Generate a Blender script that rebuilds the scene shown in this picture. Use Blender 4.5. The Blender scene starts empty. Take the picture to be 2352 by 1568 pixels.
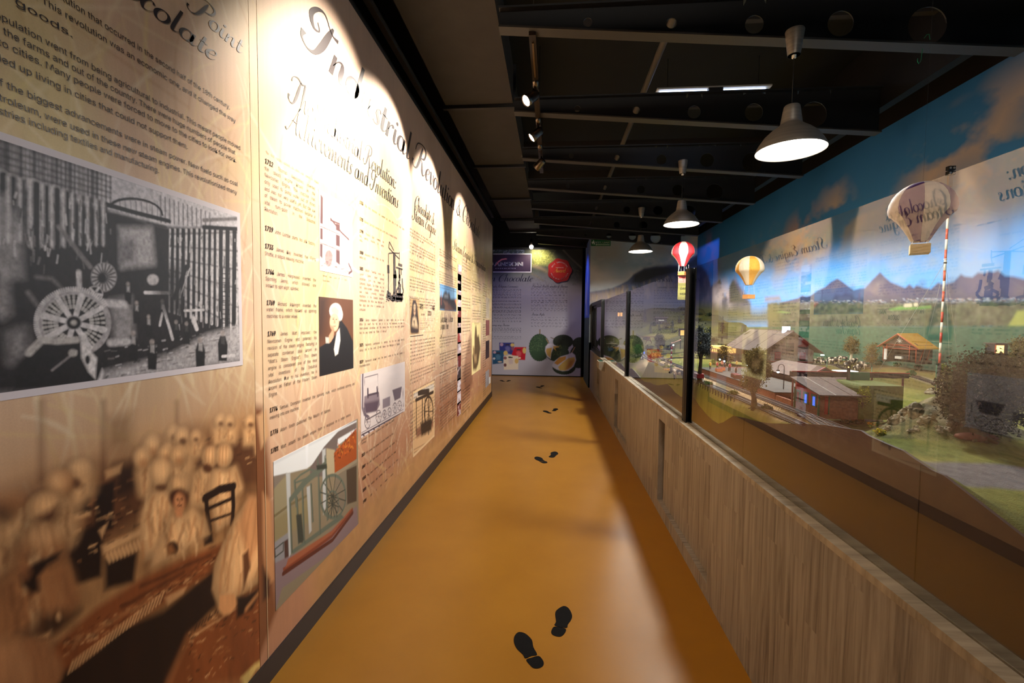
import bpy, bmesh, math, random
import numpy as np
from mathutils import Matrix, Vector
random.seed(7); RNG = np.random.default_rng(7)
C = bpy.context.scene.collection
PI = math.pi

# ------------------------------------------------------------------ camera
F = 1045.0; CAMZ = 1.5
_vy = np.array([91.0, 51.0, -F]); _vy /= np.linalg.norm(_vy)
_r = 0.010
_u = np.array([_r, 1.0, (_r * 91 + 51) / F]); _u /= np.linalg.norm(_u)
_vx = np.cross(_vy, _u)
# rows of R: world axis expressed in camera space -> camera-to-world rotation
R = np.array([_vx, _vy, _u])
cam = bpy.data.objects.new('camera', bpy.data.cameras.new('camera'))
C.objects.link(cam)
M = Matrix([list(R[0]) + [0], list(R[1]) + [0], list(R[2]) + [CAMZ], [0, 0, 0, 1]])
cam.matrix_world = M
cam.data.sensor_fit = 'HORIZONTAL'; cam.data.sensor_width = 36.0
cam.data.lens = 36.0 * F / 2352.0
cam.data.clip_start = 0.02; cam.data.clip_end = 100
bpy.context.scene.camera = cam
def ray(px, py):
    c = np.array([px - 1176.0, 784.0 - py, -F]); return R @ c
def onx(px, py, x):
    d = ray(px, py); t = x / d[0]; return np.array([x, d[1] * t, CAMZ + d[2] * t])
def ony(px, py, y):
    d = ray(px, py); t = y / d[1]; return np.array([d[0] * t, y, CAMZ + d[2] * t])
def proj(X, Y, z):
    """world -> photograph pixel (arrays allowed)"""
    p = np.stack(np.broadcast_arrays(X, Y, np.asarray(z, float) - CAMZ), -1) @ R; return 1176 - F * p[..., 0] / p[..., 2], 784 + F * p[..., 1] / p[..., 2]
def fix(X, Y, z=1.1): return ony(1267 + F * X / Y, 733 - F * (z - CAMZ) / Y, Y)   # sketch coordinates -> scene
def fx(X, Y): p = fix(X, Y); return float(p[0]), float(Y)
def onz(px, py, z):
    d = ray(px, py); t = (z - CAMZ) / d[2]; return np.array([d[0] * t, d[1] * t, z])

# ------------------------------------------------------------------ view, world, main lights
sc = bpy.context.scene
sc.view_settings.view_transform = 'Standard'; sc.view_settings.look = 'None'
sc.view_settings.gamma = 1.0; sc.view_settings.use_curve_mapping = False
sc.view_settings.exposure = 0.0
sc.cycles.max_bounces = 7; sc.cycles.transparent_max_bounces = 12
sc.cycles.sample_clamp_indirect = 6.0
sc.cycles.use_denoising = True
w = bpy.data.worlds.new('world'); sc.world = w; w.use_nodes = True
w.node_tree.nodes['Background'].inputs[0].default_value = (0.55, 0.6, 0.7, 1)
w.node_tree.nodes['Background'].inputs[1].default_value = 0.02
def lamp(name, kind, loc, energy, col=(1, 1, 1), aim=None, **kw):
    d = bpy.data.lights.new(name, kind); d.energy = energy; d.color = col
    for k, v in kw.items(): setattr(d, k, v)
    o = bpy.data.objects.new(name, d); C.objects.link(o); o.location = loc
    if aim is not None:
        o.rotation_euler = (Vector(aim) - Vector(loc)).to_track_quat('-Z', 'Y').to_euler()
    return o
WARM = (1.0, 0.90, 0.77)
XL = -1.142; XP = 0.852; XG = 0.899; XF = 0.938; XR = 3.08; YE = 10.1; YD = 11.92; ZT = 3.315; ZTL = 3.25; YLEND = 8.67
# spotlights of the ceiling track, each aimed at the printed wall
SPOTS = [((-0.14, 2.50, 3.24), (XL, 2.32, 2.38), 480, 63), ((-0.165, 3.62, 3.24), (XL, 3.02, 2.38), 330, 60),
         ((-0.15, 4.32, 3.24), (XL, 4.15, 2.38), 330, 60), ((-0.14, 5.15, 3.24), (XL, 5.75, 2.38), 300, 58)]
for i, (p, a, e, s) in enumerate(SPOTS):
    d_ = (Vector(a) - Vector(p)).normalized(); p = Vector((p[0] - .02, p[1], 3.215)) + d_ * .065   # just in front of the lens
    lamp('track_spot_light', 'SPOT', p, e, WARM, a, spot_size=math.radians(s + (8 if i == 0 else 0)), spot_blend=0.85 if i == 0 else 0.3, shadow_soft_size=0.03)
lamp('panel_spot_light', 'SPOT', (-0.42, 11.55, 3.36), 42, WARM, (-0.38, 11.95, 2.6), spot_size=math.radians(130), spot_blend=0.8, shadow_soft_size=0.03)
# blue accent spots of the exhibition over the far corner
lamp('blue_accent_light', 'SPOT', (2.2, 9.0, 3.7), 55, (0.22, 0.38, 1.0), (3.22, 9.4, 2.6), spot_size=math.radians(80), spot_blend=0.8, shadow_soft_size=0.05)
lamp('blue_accent_light', 'SPOT', (-0.6, 10.4, 3.45), 26, (0.20, 0.24, 1.0), (-1.0, 11.9, 2.0), spot_size=math.radians(85), spot_blend=0.9, shadow_soft_size=0.05)
lamp('blue_accent_light', 'SPOT', (-0.1, 10.9, 3.4), 90, (0.22, 0.32, 1.0), (0.86, 10.9, 1.9), spot_size=math.radians(75), spot_blend=0.8, shadow_soft_size=0.05)
# added fill light behind the camera, unseen and without a fixture
lamp('added_fill_light', 'AREA', (0.4, -1.4, 3.7), 38, (1.0, 0.92, 0.82), (0.5, 1.4, 0.3), shape='RECTANGLE', size=0.6, size_y=0.6)

# ------------------------------------------------------------------ helpers: colours, materials
def L(c):
    """sRGB 0-255 tuple or hex string to linear"""
    if isinstance(c, str): c = tuple(int(c[i:i + 2], 16) for i in (0, 2, 4))
    a = np.array(c[:3], float) / 255.0
    return np.where(a <= 0.04045, a / 12.92, ((a + 0.055) / 1.055) ** 2.4)
def L4(c): return tuple(L(c)) + (1.0,)
_mats = {}
def mat(name, col, rough=0.6, metal=0.0, spec=None, emit=None, estr=0.0, coat=0.0):
    if name in _mats: return _mats[name]
    m = bpy.data.materials.new(name); m.use_nodes = True
    b = m.node_tree.nodes['Principled BSDF']
    b.inputs['Base Color'].default_value = L4(col); b.inputs['Roughness'].default_value = rough
    b.inputs['Metallic'].default_value = metal
    if spec is not None: b.inputs['Specular IOR Level'].default_value = spec
    if emit is not None:
        b.inputs['Emission Color'].default_value = L4(emit); b.inputs['Emission Strength'].default_value = estr
    if coat: b.inputs['Coat Weight'].default_value = coat; b.inputs['Coat Roughness'].default_value = 0.15
    _mats[name] = m; return m
def noise_mat(name, cols, scale=5.0, detail=5.0, rough=0.7, stretch=(1, 1, 1), bump=0.0, pos=(0.3, 0.7), metal=0.0, bscale=None, dist=0.0, spec=None, coords='Object', nrough=0.55):
    """colour ramp over stretched noise"""
    if name in _mats: return _mats[name]
    m = bpy.data.materials.new(name); m.use_nodes = True; nt = m.node_tree; N = nt.nodes; K = nt.links
    b = N['Principled BSDF']; tc = N.new('ShaderNodeTexCoord'); mp = N.new('ShaderNodeMapping')
    mp.inputs['Scale'].default_value = stretch; K.new(tc.outputs[coords], mp.inputs[0])
    n = N.new('ShaderNodeTexNoise'); n.inputs['Scale'].default_value = scale; n.inputs['Detail'].default_value = detail
    n.inputs['Distortion'].default_value = dist; n.inputs['Roughness'].default_value = nrough
    K.new(mp.outputs[0], n.inputs['Vector'])
    r = N.new('ShaderNodeValToRGB'); K.new(n.outputs['Fac'], r.inputs[0])
    e = r.color_ramp.elements
    k = len(cols)
    while len(e) < k: e.new(0.5)
    for i, c in enumerate(cols):
        e[i].position = pos[0] + (pos[1] - pos[0]) * i / max(1, k - 1); e[i].color = L4(c)
    K.new(r.outputs[0], b.inputs['Base Color']); b.inputs['Roughness'].default_value = rough
    b.inputs['Metallic'].default_value = metal
    if spec is not None: b.inputs['Specular IOR Level'].default_value = spec
    if bump:
        bp = N.new('ShaderNodeBump'); bp.inputs['Strength'].default_value = bump; bp.inputs['Distance'].default_value = 0.01
        if bscale:
            n2 = N.new('ShaderNodeTexNoise'); n2.inputs['Scale'].default_value = bscale; n2.inputs['Detail'].default_value = 4
            K.new(mp.outputs[0], n2.inputs['Vector']); K.new(n2.outputs['Fac'], bp.inputs['Height'])
        else: K.new(n.outputs['Fac'], bp.inputs['Height'])
        K.new(bp.outputs[0], b.inputs['Normal'])
    _mats[name] = m; return m
def vmat(name, rough=0.5, spec=0.3, coat=0.0, bump=0.0, bscale=60, grain=0.0):
    """printed surface: colour from the mesh's colour attribute"""
    if name in _mats: return _mats[name]
    m = bpy.data.materials.new(name); m.use_nodes = True; nt = m.node_tree; N = nt.nodes; K = nt.links
    b = N['Principled BSDF']; v = N.new('ShaderNodeVertexColor'); v.layer_name = 'Col'
    out = v.outputs[0]
    if grain:
        tc = N.new('ShaderNodeTexCoord'); n = N.new('ShaderNodeTexNoise'); n.inputs['Scale'].default_value = bscale; n.inputs['Detail'].default_value = 4
        K.new(tc.outputs['Object'], n.inputs['Vector'])
        mr = N.new('ShaderNodeMapRange'); mr.inputs[1].default_value = 0.25; mr.inputs[2].default_value = 0.75
        mr.inputs[3].default_value = 1 - grain; mr.inputs[4].default_value = 1 + grain; K.new(n.outputs['Fac'], mr.inputs[0])
        mx = N.new('ShaderNodeVectorMath'); mx.operation = 'SCALE'; K.new(out, mx.inputs[0]); K.new(mr.outputs[0], mx.inputs['Scale']); out = mx.outputs[0]
    K.new(out, b.inputs['Base Color'])
    b.inputs['Roughness'].default_value = rough; b.inputs['Specular IOR Level'].default_value = spec
    if coat: b.inputs['Coat Weight'].default_value = coat; b.inputs['Coat Roughness'].default_value = 0.3
    if bump:
        tc = N.new('ShaderNodeTexCoord'); n = N.new('ShaderNodeTexNoise'); n.inputs['Scale'].default_value = bscale
        K.new(tc.outputs['Object'], n.inputs['Vector']); bp = N.new('ShaderNodeBump'); bp.inputs['Strength'].default_value = bump
        bp.inputs['Distance'].default_value = 0.01
        K.new(n.outputs['Fac'], bp.inputs['Height']); K.new(bp.outputs[0], b.inputs['Normal'])
    _mats[name] = m; return m

# ------------------------------------------------------------------ helpers: meshes
class MB:
    """collects shapes, builds one mesh object"""
    def __init__(s): s.v = []; s.f = []; s.sm = []
    def add(s, vs, fs, smooth=False, T=None):
        o = len(s.v)
        if T is not None: vs = [tuple(T @ Vector(p)) for p in vs]
        s.v += [tuple(map(float, p)) for p in vs]
        s.f += [tuple(i + o for i in f) for f in fs]; s.sm += [smooth] * len(fs)
        return s
    def box(s, a, b, T=None):
        x0, y0, z0 = a; x1, y1, z1 = b
        vs = [(x0, y0, z0), (x1, y0, z0), (x1, y1, z0), (x0, y1, z0), (x0, y0, z1), (x1, y0, z1), (x1, y1, z1), (x0, y1, z1)]
        return s.add(vs, [(0, 3, 2, 1), (4, 5, 6, 7), (0, 1, 5, 4), (1, 2, 6, 5), (2, 3, 7, 6), (3, 0, 4, 7)], T=T)
    def prism(s, poly, axis, a, b, T=None):
        """poly 2-D points extruded along axis ('x','y','z') from a to b"""
        n = len(poly)
        def p3(p, t): return {'x': (t, p[0], p[1]), 'y': (p[0], t, p[1]), 'z': (p[0], p[1], t)}[axis]
        vs = [p3(p, a) for p in poly] + [p3(p, b) for p in poly]
        fs = [tuple(range(n))[::-1], tuple(range(n, 2 * n))] + [(i, (i + 1) % n, n + (i + 1) % n, n + i) for i in range(n)]
        return s.add(vs, fs, T=T)
    def lathe(s, prof, n=24, c=(0, 0, 0), smooth=True, T=None, axis='z', cap=True):
        vs = []; fs = []
        for (r, z) in prof:
            for k in range(n):
                a = 2 * PI * k / n; p = (r * math.cos(a), r * math.sin(a), z)
                if axis == 'x': p = (p[2], p[0], p[1])
                if axis == 'y': p = (p[0], p[2], p[1])
                vs.append((p[0] + c[0], p[1] + c[1], p[2] + c[2]))
        m = len(prof)
        for i in range(m - 1):
            for k in range(n):
                fs.append((i * n + k, i * n + (k + 1) % n, (i + 1) * n + (k + 1) % n, (i + 1) * n + k))
        s.add(vs, fs, smooth, T)
        if not cap: return s
        if prof[0][0] > 1e-6: s.add(vs[:n], [tuple(range(n))[::-1]], False, T)
        if prof[-1][0] > 1e-6: s.add(vs[-n:], [tuple(range(n))], False, T)
        return s
    def tube(s, pts, r, n=8, smooth=True, cap=True):
        pts = [Vector(p) for p in pts]; vs = []; fs = []; m = len(pts)
        rs = r if isinstance(r, (list, tuple)) else [r] * m
        up = Vector((0, 0, 1)); prev = None
        for i, p in enumerate(pts):
            d = (pts[min(i + 1, m - 1)] - pts[max(i - 1, 0)]).normalized()
            if prev is None:
                a = up.cross(d) if abs(d.z) < 0.95 else Vector((1, 0, 0)).cross(d)
            else: a = prev - d * prev.dot(d)
            a.normalize(); prev = a; b = d.cross(a)
            for k in range(n):
                t = 2 * PI * k / n; vs.append(tuple(p + (a * math.cos(t) + b * math.sin(t)) * rs[i]))
        for i in range(m - 1):
            for k in range(n): fs.append((i * n + k, i * n + (k + 1) % n, (i + 1) * n + (k + 1) % n, (i + 1) * n + k))
        if cap: fs += [tuple(range(n))[::-1], tuple(range((m - 1) * n, m * n))]
        return s.add(vs, fs, smooth)
    def blob(s, c, r, n=10, m=7, jit=0.0, rng=random):
        """rounded lump with uneven surface"""
        vs = []; fs = []; rx, ry, rz = (r, r, r) if not isinstance(r, (tuple, list)) else r
        for i in range(m + 1):
            ph = PI * i / m
            for k in range(n):
                a = 2 * PI * k / n; j = 1 + (rng.random() - .5) * 2 * jit
                vs.append((c[0] + rx * math.sin(ph) * math.cos(a) * j, c[1] + ry * math.sin(ph) * math.sin(a) * j, c[2] + rz * math.cos(ph) * (j if 0 < i < m else 1)))
        for i in range(m):
            for k in range(n): fs.append((i * n + k, (i + 1) * n + k, (i + 1) * n + (k + 1) % n, i * n + (k + 1) % n))
        return s.add(vs, fs, True)
    def build(s, name, m, parent=None, label=None, origin=None, bevel=0):
        me = bpy.data.meshes.new(name); vs = s.v
        if origin is not None: vs = [(a - origin[0], b - origin[1], c - origin[2]) for a, b, c in vs]
        me.from_pydata(vs, [], s.f); me.polygons.foreach_set('use_smooth', s.sm)
        if m: me.materials.append(m)
        me.update()
        o = bpy.data.objects.new(name, me); C.objects.link(o)
        if origin is not None: o.location = origin
        if parent: o.parent = parent
        if label: o['label'] = label
        if bevel:
            b = o.modifiers.new('bevel', 'BEVEL'); b.width = bevel; b.segments = 2; b.limit_method = 'ANGLE'
        return o
def npmesh(name, V, Fq, m, cols=None, parent=None, smooth=False, label=None):
    """mesh from numpy arrays (quads or tris)"""
    me = bpy.data.meshes.new(name); V = np.ascontiguousarray(V, np.float32); Fq = np.ascontiguousarray(Fq, np.int32)
    k = Fq.shape[1]
    me.vertices.add(len(V)); me.vertices.foreach_set('co', V.ravel())
    me.loops.add(Fq.size); me.loops.foreach_set('vertex_index', Fq.ravel())
    me.polygons.add(len(Fq)); me.polygons.foreach_set('loop_start', np.arange(0, Fq.size, k, dtype=np.int32))
    me.polygons.foreach_set('loop_total', np.full(len(Fq), k, np.int32))
    me.polygons.foreach_set('use_smooth', np.full(len(Fq), smooth, bool))
    me.update(calc_edges=True)
    if cols is not None:
        a = me.color_attributes.new('Col', 'FLOAT_COLOR', 'POINT')
        c4 = np.ones((len(V), 4), np.float32); c4[:, :3] = cols; a.data.foreach_set('color', c4.ravel())
    if m: me.materials.append(m)
    o = bpy.data.objects.new(name, me); C.objects.link(o)
    if parent: o.parent = parent
    if label: o['label'] = label
    return o
def empty(name, loc=(0, 0, 0), label=None, cat=None, group=None, rz=0):
    o = bpy.data.objects.new(name, None); C.objects.link(o); o.location = loc; o.rotation_euler = (0, 0, rz)
    o.empty_display_size = 0.05
    return tag(o, label, cat, group)
def tag(o, label=None, cat=None, group=None, kind=None):
    if label: o['label'] = label
    if cat: o['category'] = cat
    if group: o['group'] = group
    if kind: o['kind'] = kind
    return o
def struct(o, label=None):
    o['kind'] = 'structure'
    if label: o['label'] = label
    return o
def keep(o, parent):
    """parent without moving (parent has only a location)"""
    o.parent = parent; o.location = Vector(o.location) - Vector(parent.location); return o
def dup(o, parent=None, label=None, group=None):
    c = o.copy(); C.objects.link(c)
    if parent: c.parent = parent
    for ch in list(o.children): dup(ch, c)
    if label: c['label'] = label
    if group: c['group'] = group
    return c

# ------------------------------------------------------------------ helpers: noise and painted prints
def fbm(x, y, seed=0, oct=5, gain=0.5):
    r = np.random.default_rng(seed); out = np.zeros(np.broadcast(x, y).shape); amp = 1.0; tot = 0
    tab = r.random((64, 64))
    for o in range(oct):
        f = 2.0 ** o; X = x * f + 17.3 * o; Y = y * f + 5.1 * o
        xi = np.floor(X).astype(int); yi = np.floor(Y).astype(int); fx = X - xi; fy = Y - yi
        fx = fx * fx * (3 - 2 * fx); fy = fy * fy * (3 - 2 * fy)
        a = tab[xi % 64, yi % 64]; b = tab[(xi + 1) % 64, yi % 64]; c = tab[xi % 64, (yi + 1) % 64]; d = tab[(xi + 1) % 64, (yi + 1) % 64]
        out += amp * ((a * (1 - fx) + b * fx) * (1 - fy) + (c * (1 - fx) + d * fx) * fy); tot += amp; amp *= gain
    return out / tot
class Canvas:
    """a flat printed sheet: grid of points in plane (u,v), colours painted with numpy.
    All shapes are given in photograph pixels and carried onto the plane by proj(px,py)->(u,v)."""
    def __init__(s, us, vs, proj, base=(128, 128, 128)):
        s.us = np.asarray(us, float); s.vs = np.asarray(vs, float); s.proj = proj
        s.U, s.V = np.meshgrid(s.us, s.vs); s.c = np.zeros(s.U.shape + (3,)); s.c[:] = L(base)
    def P(s, pts): return np.array([s.proj(*p) for p in pts])
    def _box(s, q, pad):
        i0, i1 = np.searchsorted(s.us, [q[:, 0].min() - pad, q[:, 0].max() + pad]); j0, j1 = np.searchsorted(s.vs, [q[:, 1].min() - pad, q[:, 1].max() + pad])
        return slice(j0, max(j1, j0)), slice(i0, max(i1, i0))
    def _blend(s, sl, a, col, tex=None):
        col = L(col) if not isinstance(col, np.ndarray) else col
        a = a[..., None]
        s.c[sl] = s.c[sl] * (1 - a) + col * a
    def poly(s, pts, col, soft=0.002, alpha=1.0, raw=False):
        q = np.array(pts, float) if raw else s.P(pts); sl = s._box(q, soft)
        X = s.U[sl]; Y = s.V[sl]
        if X.size == 0: return
        ins = np.zeros(X.shape, bool); dm = np.full(X.shape, 1e9); n = len(q)
        for i in range(n):
            x1, y1 = q[i]; x2, y2 = q[(i + 1) % n]
            if y1 != y2:
                c = ((y1 > Y) != (y2 > Y)) & (X < (x2 - x1) * (Y - y1) / (y2 - y1) + x1); ins ^= c
            dx, dy = x2 - x1, y2 - y1; l2 = dx * dx + dy * dy + 1e-12
            t = np.clip(((X - x1) * dx + (Y - y1) * dy) / l2, 0, 1)
            dm = np.minimum(dm, (X - x1 - t * dx) ** 2 + (Y - y1 - t * dy) ** 2)
        sd = np.where(ins, 1, -1) * np.sqrt(dm)
        s._blend(sl, np.clip(0.5 + sd / soft * 0.5, 0, 1) * alpha, col)
    def line(s, pts, w, col, soft=0.0015, alpha=1.0, raw=False):
        q = np.array(pts, float) if raw else s.P(pts); wmax = max(w) if isinstance(w, (list, tuple)) else w
        sl = s._box(q, wmax + soft); X = s.U[sl]; Y = s.V[sl]
        if X.size == 0: return
        a = np.zeros(X.shape)
        for i in range(len(q) - 1):
            x1, y1 = q[i]; x2, y2 = q[i + 1]; dx, dy = x2 - x1, y2 - y1; l2 = dx * dx + dy * dy + 1e-12
            t = np.clip(((X - x1) * dx + (Y - y1) * dy) / l2, 0, 1)
            d = np.sqrt((X - x1 - t * dx) ** 2 + (Y - y1 - t * dy) ** 2)
            ww = w[i] + (w[i + 1] - w[i]) * t if isinstance(w, (list, tuple)) else w
            a = np.maximum(a, np.clip(0.5 + (ww / 2 - d) / soft * 0.5, 0, 1))
        s._blend(sl, a * alpha, col)
    def ell(s, c, rx, ry, col, soft=0.002, alpha=1.0, n=20, rot=0.0):
        """ellipse in pixels"""
        pts = []
        for k in range(n):
            a = 2 * PI * k / n; x = rx * math.cos(a); y = ry * math.sin(a)
            pts.append((c[0] + x * math.cos(rot) - y * math.sin(rot), c[1] + x * math.sin(rot) + y * math.cos(rot)))
        s.poly(pts, col, soft, alpha)
    def mesh(s, name, m, to3, parent=None, label=None, skirt=None):
        nv, nu = s.U.shape; V = to3(s.U.ravel(), s.V.ravel())
        i = np.arange(nv * nu).reshape(nv, nu)
        q = np.stack([i[:-1, :-1], i[:-1, 1:], i[1:, 1:], i[1:, :-1]], -1).reshape(-1, 4)
        cols = s.c.reshape(-1, 3)
        if skirt is not None:
            ring = np.concatenate([i[0, :], i[1:, -1], i[-1, :-1][::-1], i[1:-1, 0][::-1]])
            n0 = len(V); Vr = V[ring] + np.array(skirt); V = np.concatenate([V, Vr]); cols = np.concatenate([cols, cols[ring]])
            a = ring; b = np.roll(ring, -1); ia = n0 + np.arange(len(ring)); ib = np.roll(ia, -1)
            q = np.concatenate([q, np.stack([a, ia, ib, b], -1)])
        return npmesh(name, V, q, m, np.clip(cols, 0, 1), parent, label=label)
def to_left(off): return lambda u, v: np.stack([np.full(u.shape, XL + off), u, v], -1)
def to_right(off): return lambda u, v: np.stack([np.full(u.shape, XR - off), u, v], -1)
def to_back(y, off): return lambda u, v: np.stack([u, np.full(u.shape, y - off), v], -1)
def pl(px, py): p = onx(px, py, XL); return p[1], p[2]
def pr(px, py): p = onx(px, py, XR); return p[1], p[2]
def pe(px, py): p = ony(px, py, YE); return p[0], p[2]
def pd(px, py): p = ony(px, py, YD); return p[0], p[2]

# ------------------------------------------------------------------ helpers: lettering
_gl = {}
import os
try: FONT = bpy.data.fonts.load(os.path.join(bpy.utils.system_resource('DATAFILES'), 'fonts', 'Inter.woff2'))
except Exception: FONT = None
def _glyph(ch):
    if ch in _gl: return _gl[ch]
    def mk(t):
        cu = bpy.data.curves.new('t', 'FONT'); cu.body = t; cu.size = 1.0; cu.resolution_u = 2
        if FONT: cu.font = FONT
        o = bpy.data.objects.new('t', cu); C.objects.link(o); bpy.context.view_layer.update()
        me = bpy.data.meshes.new_from_object(o.evaluated_get(bpy.context.evaluated_depsgraph_get()))
        v = np.array([x.co[:2] for x in me.vertices]).reshape(-1, 2)
        me.calc_loop_triangles(); t3 = np.array([tuple(t.vertices) for t in me.loop_triangles], int).reshape(-1, 3)
        bpy.data.objects.remove(o); bpy.data.curves.remove(cu); bpy.data.meshes.remove(me)
        return v, t3
    v1 = mk('H' + ch + 'H')[0][:, 0].max() if ch != ' ' else mk('H H')[0][:, 0].max()
    vh = mk('HH')[0][:, 0].max(); adv = v1 - vh
    if ch == ' ': g = (np.zeros((0, 2)), np.zeros((0, 3), int), adv)
    else: v, t = mk(ch); g = (v, t, adv)
    _gl[ch] = g; return g
def sans(text, size=1.0, cond=1.0, italic=0.0, bold=0.0):
    """-> (verts, tris, width): text set from the origin; bold thickens by a doubled impression"""
    V = []; T = []; x = 0; n = 0
    for ch in text:
        v, t, a = _glyph(ch)
        for k in ([0.0] if not bold else [0.0, bold, -bold]):
            if len(v): V.append(v + [x + k, 0]); T.append(t + n); n += len(v)
        x += a
    if not V: return np.zeros((0, 2)), np.zeros((0, 3), int), 0
    V = np.concatenate(V); T = np.concatenate(T); V = V.copy(); V[:, 0] += italic * V[:, 1]
    V[:, 0] *= cond; return V * size, T, x * size * cond
def _o(cx, rx, a0=0, full=360, w0=.05, w1=.2, ry=.5, cy=.5, n=14):
    r = []
    for k in range(n + 1):
        a = math.radians(a0 + full * k / n); r.append((cx + rx * math.cos(a), cy + ry * math.sin(a), w0 + (w1 - w0) * abs(math.cos(a)) ** 1.3))
    return r
_st = lambda x, top, b=0.0: [(x, top, .17), (x, .35, .21), (x + .1, .05, .13), (x + .3, .12, .04), (x + .42, .3, .03)]
_arch = lambda x, e=True: [(x, .45, .03), (x + .2, .88, .05), (x + .42, .97, .12), (x + .5, .7, .2), (x + .5, .3, .21)] + ([(x + .6, .04, .13), (x + .78, .12, .04), (x + .9, .3, .03)] if e else [(x + .5, 0, .2)])
_capstem = [(.95, 2.05, .08), (.86, 1.5, .22), (.72, .7, .25), (.5, .12, .15), (.15, -.02, .05), (-.15, .2, .08), (-.15, .5, .2)]
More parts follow.
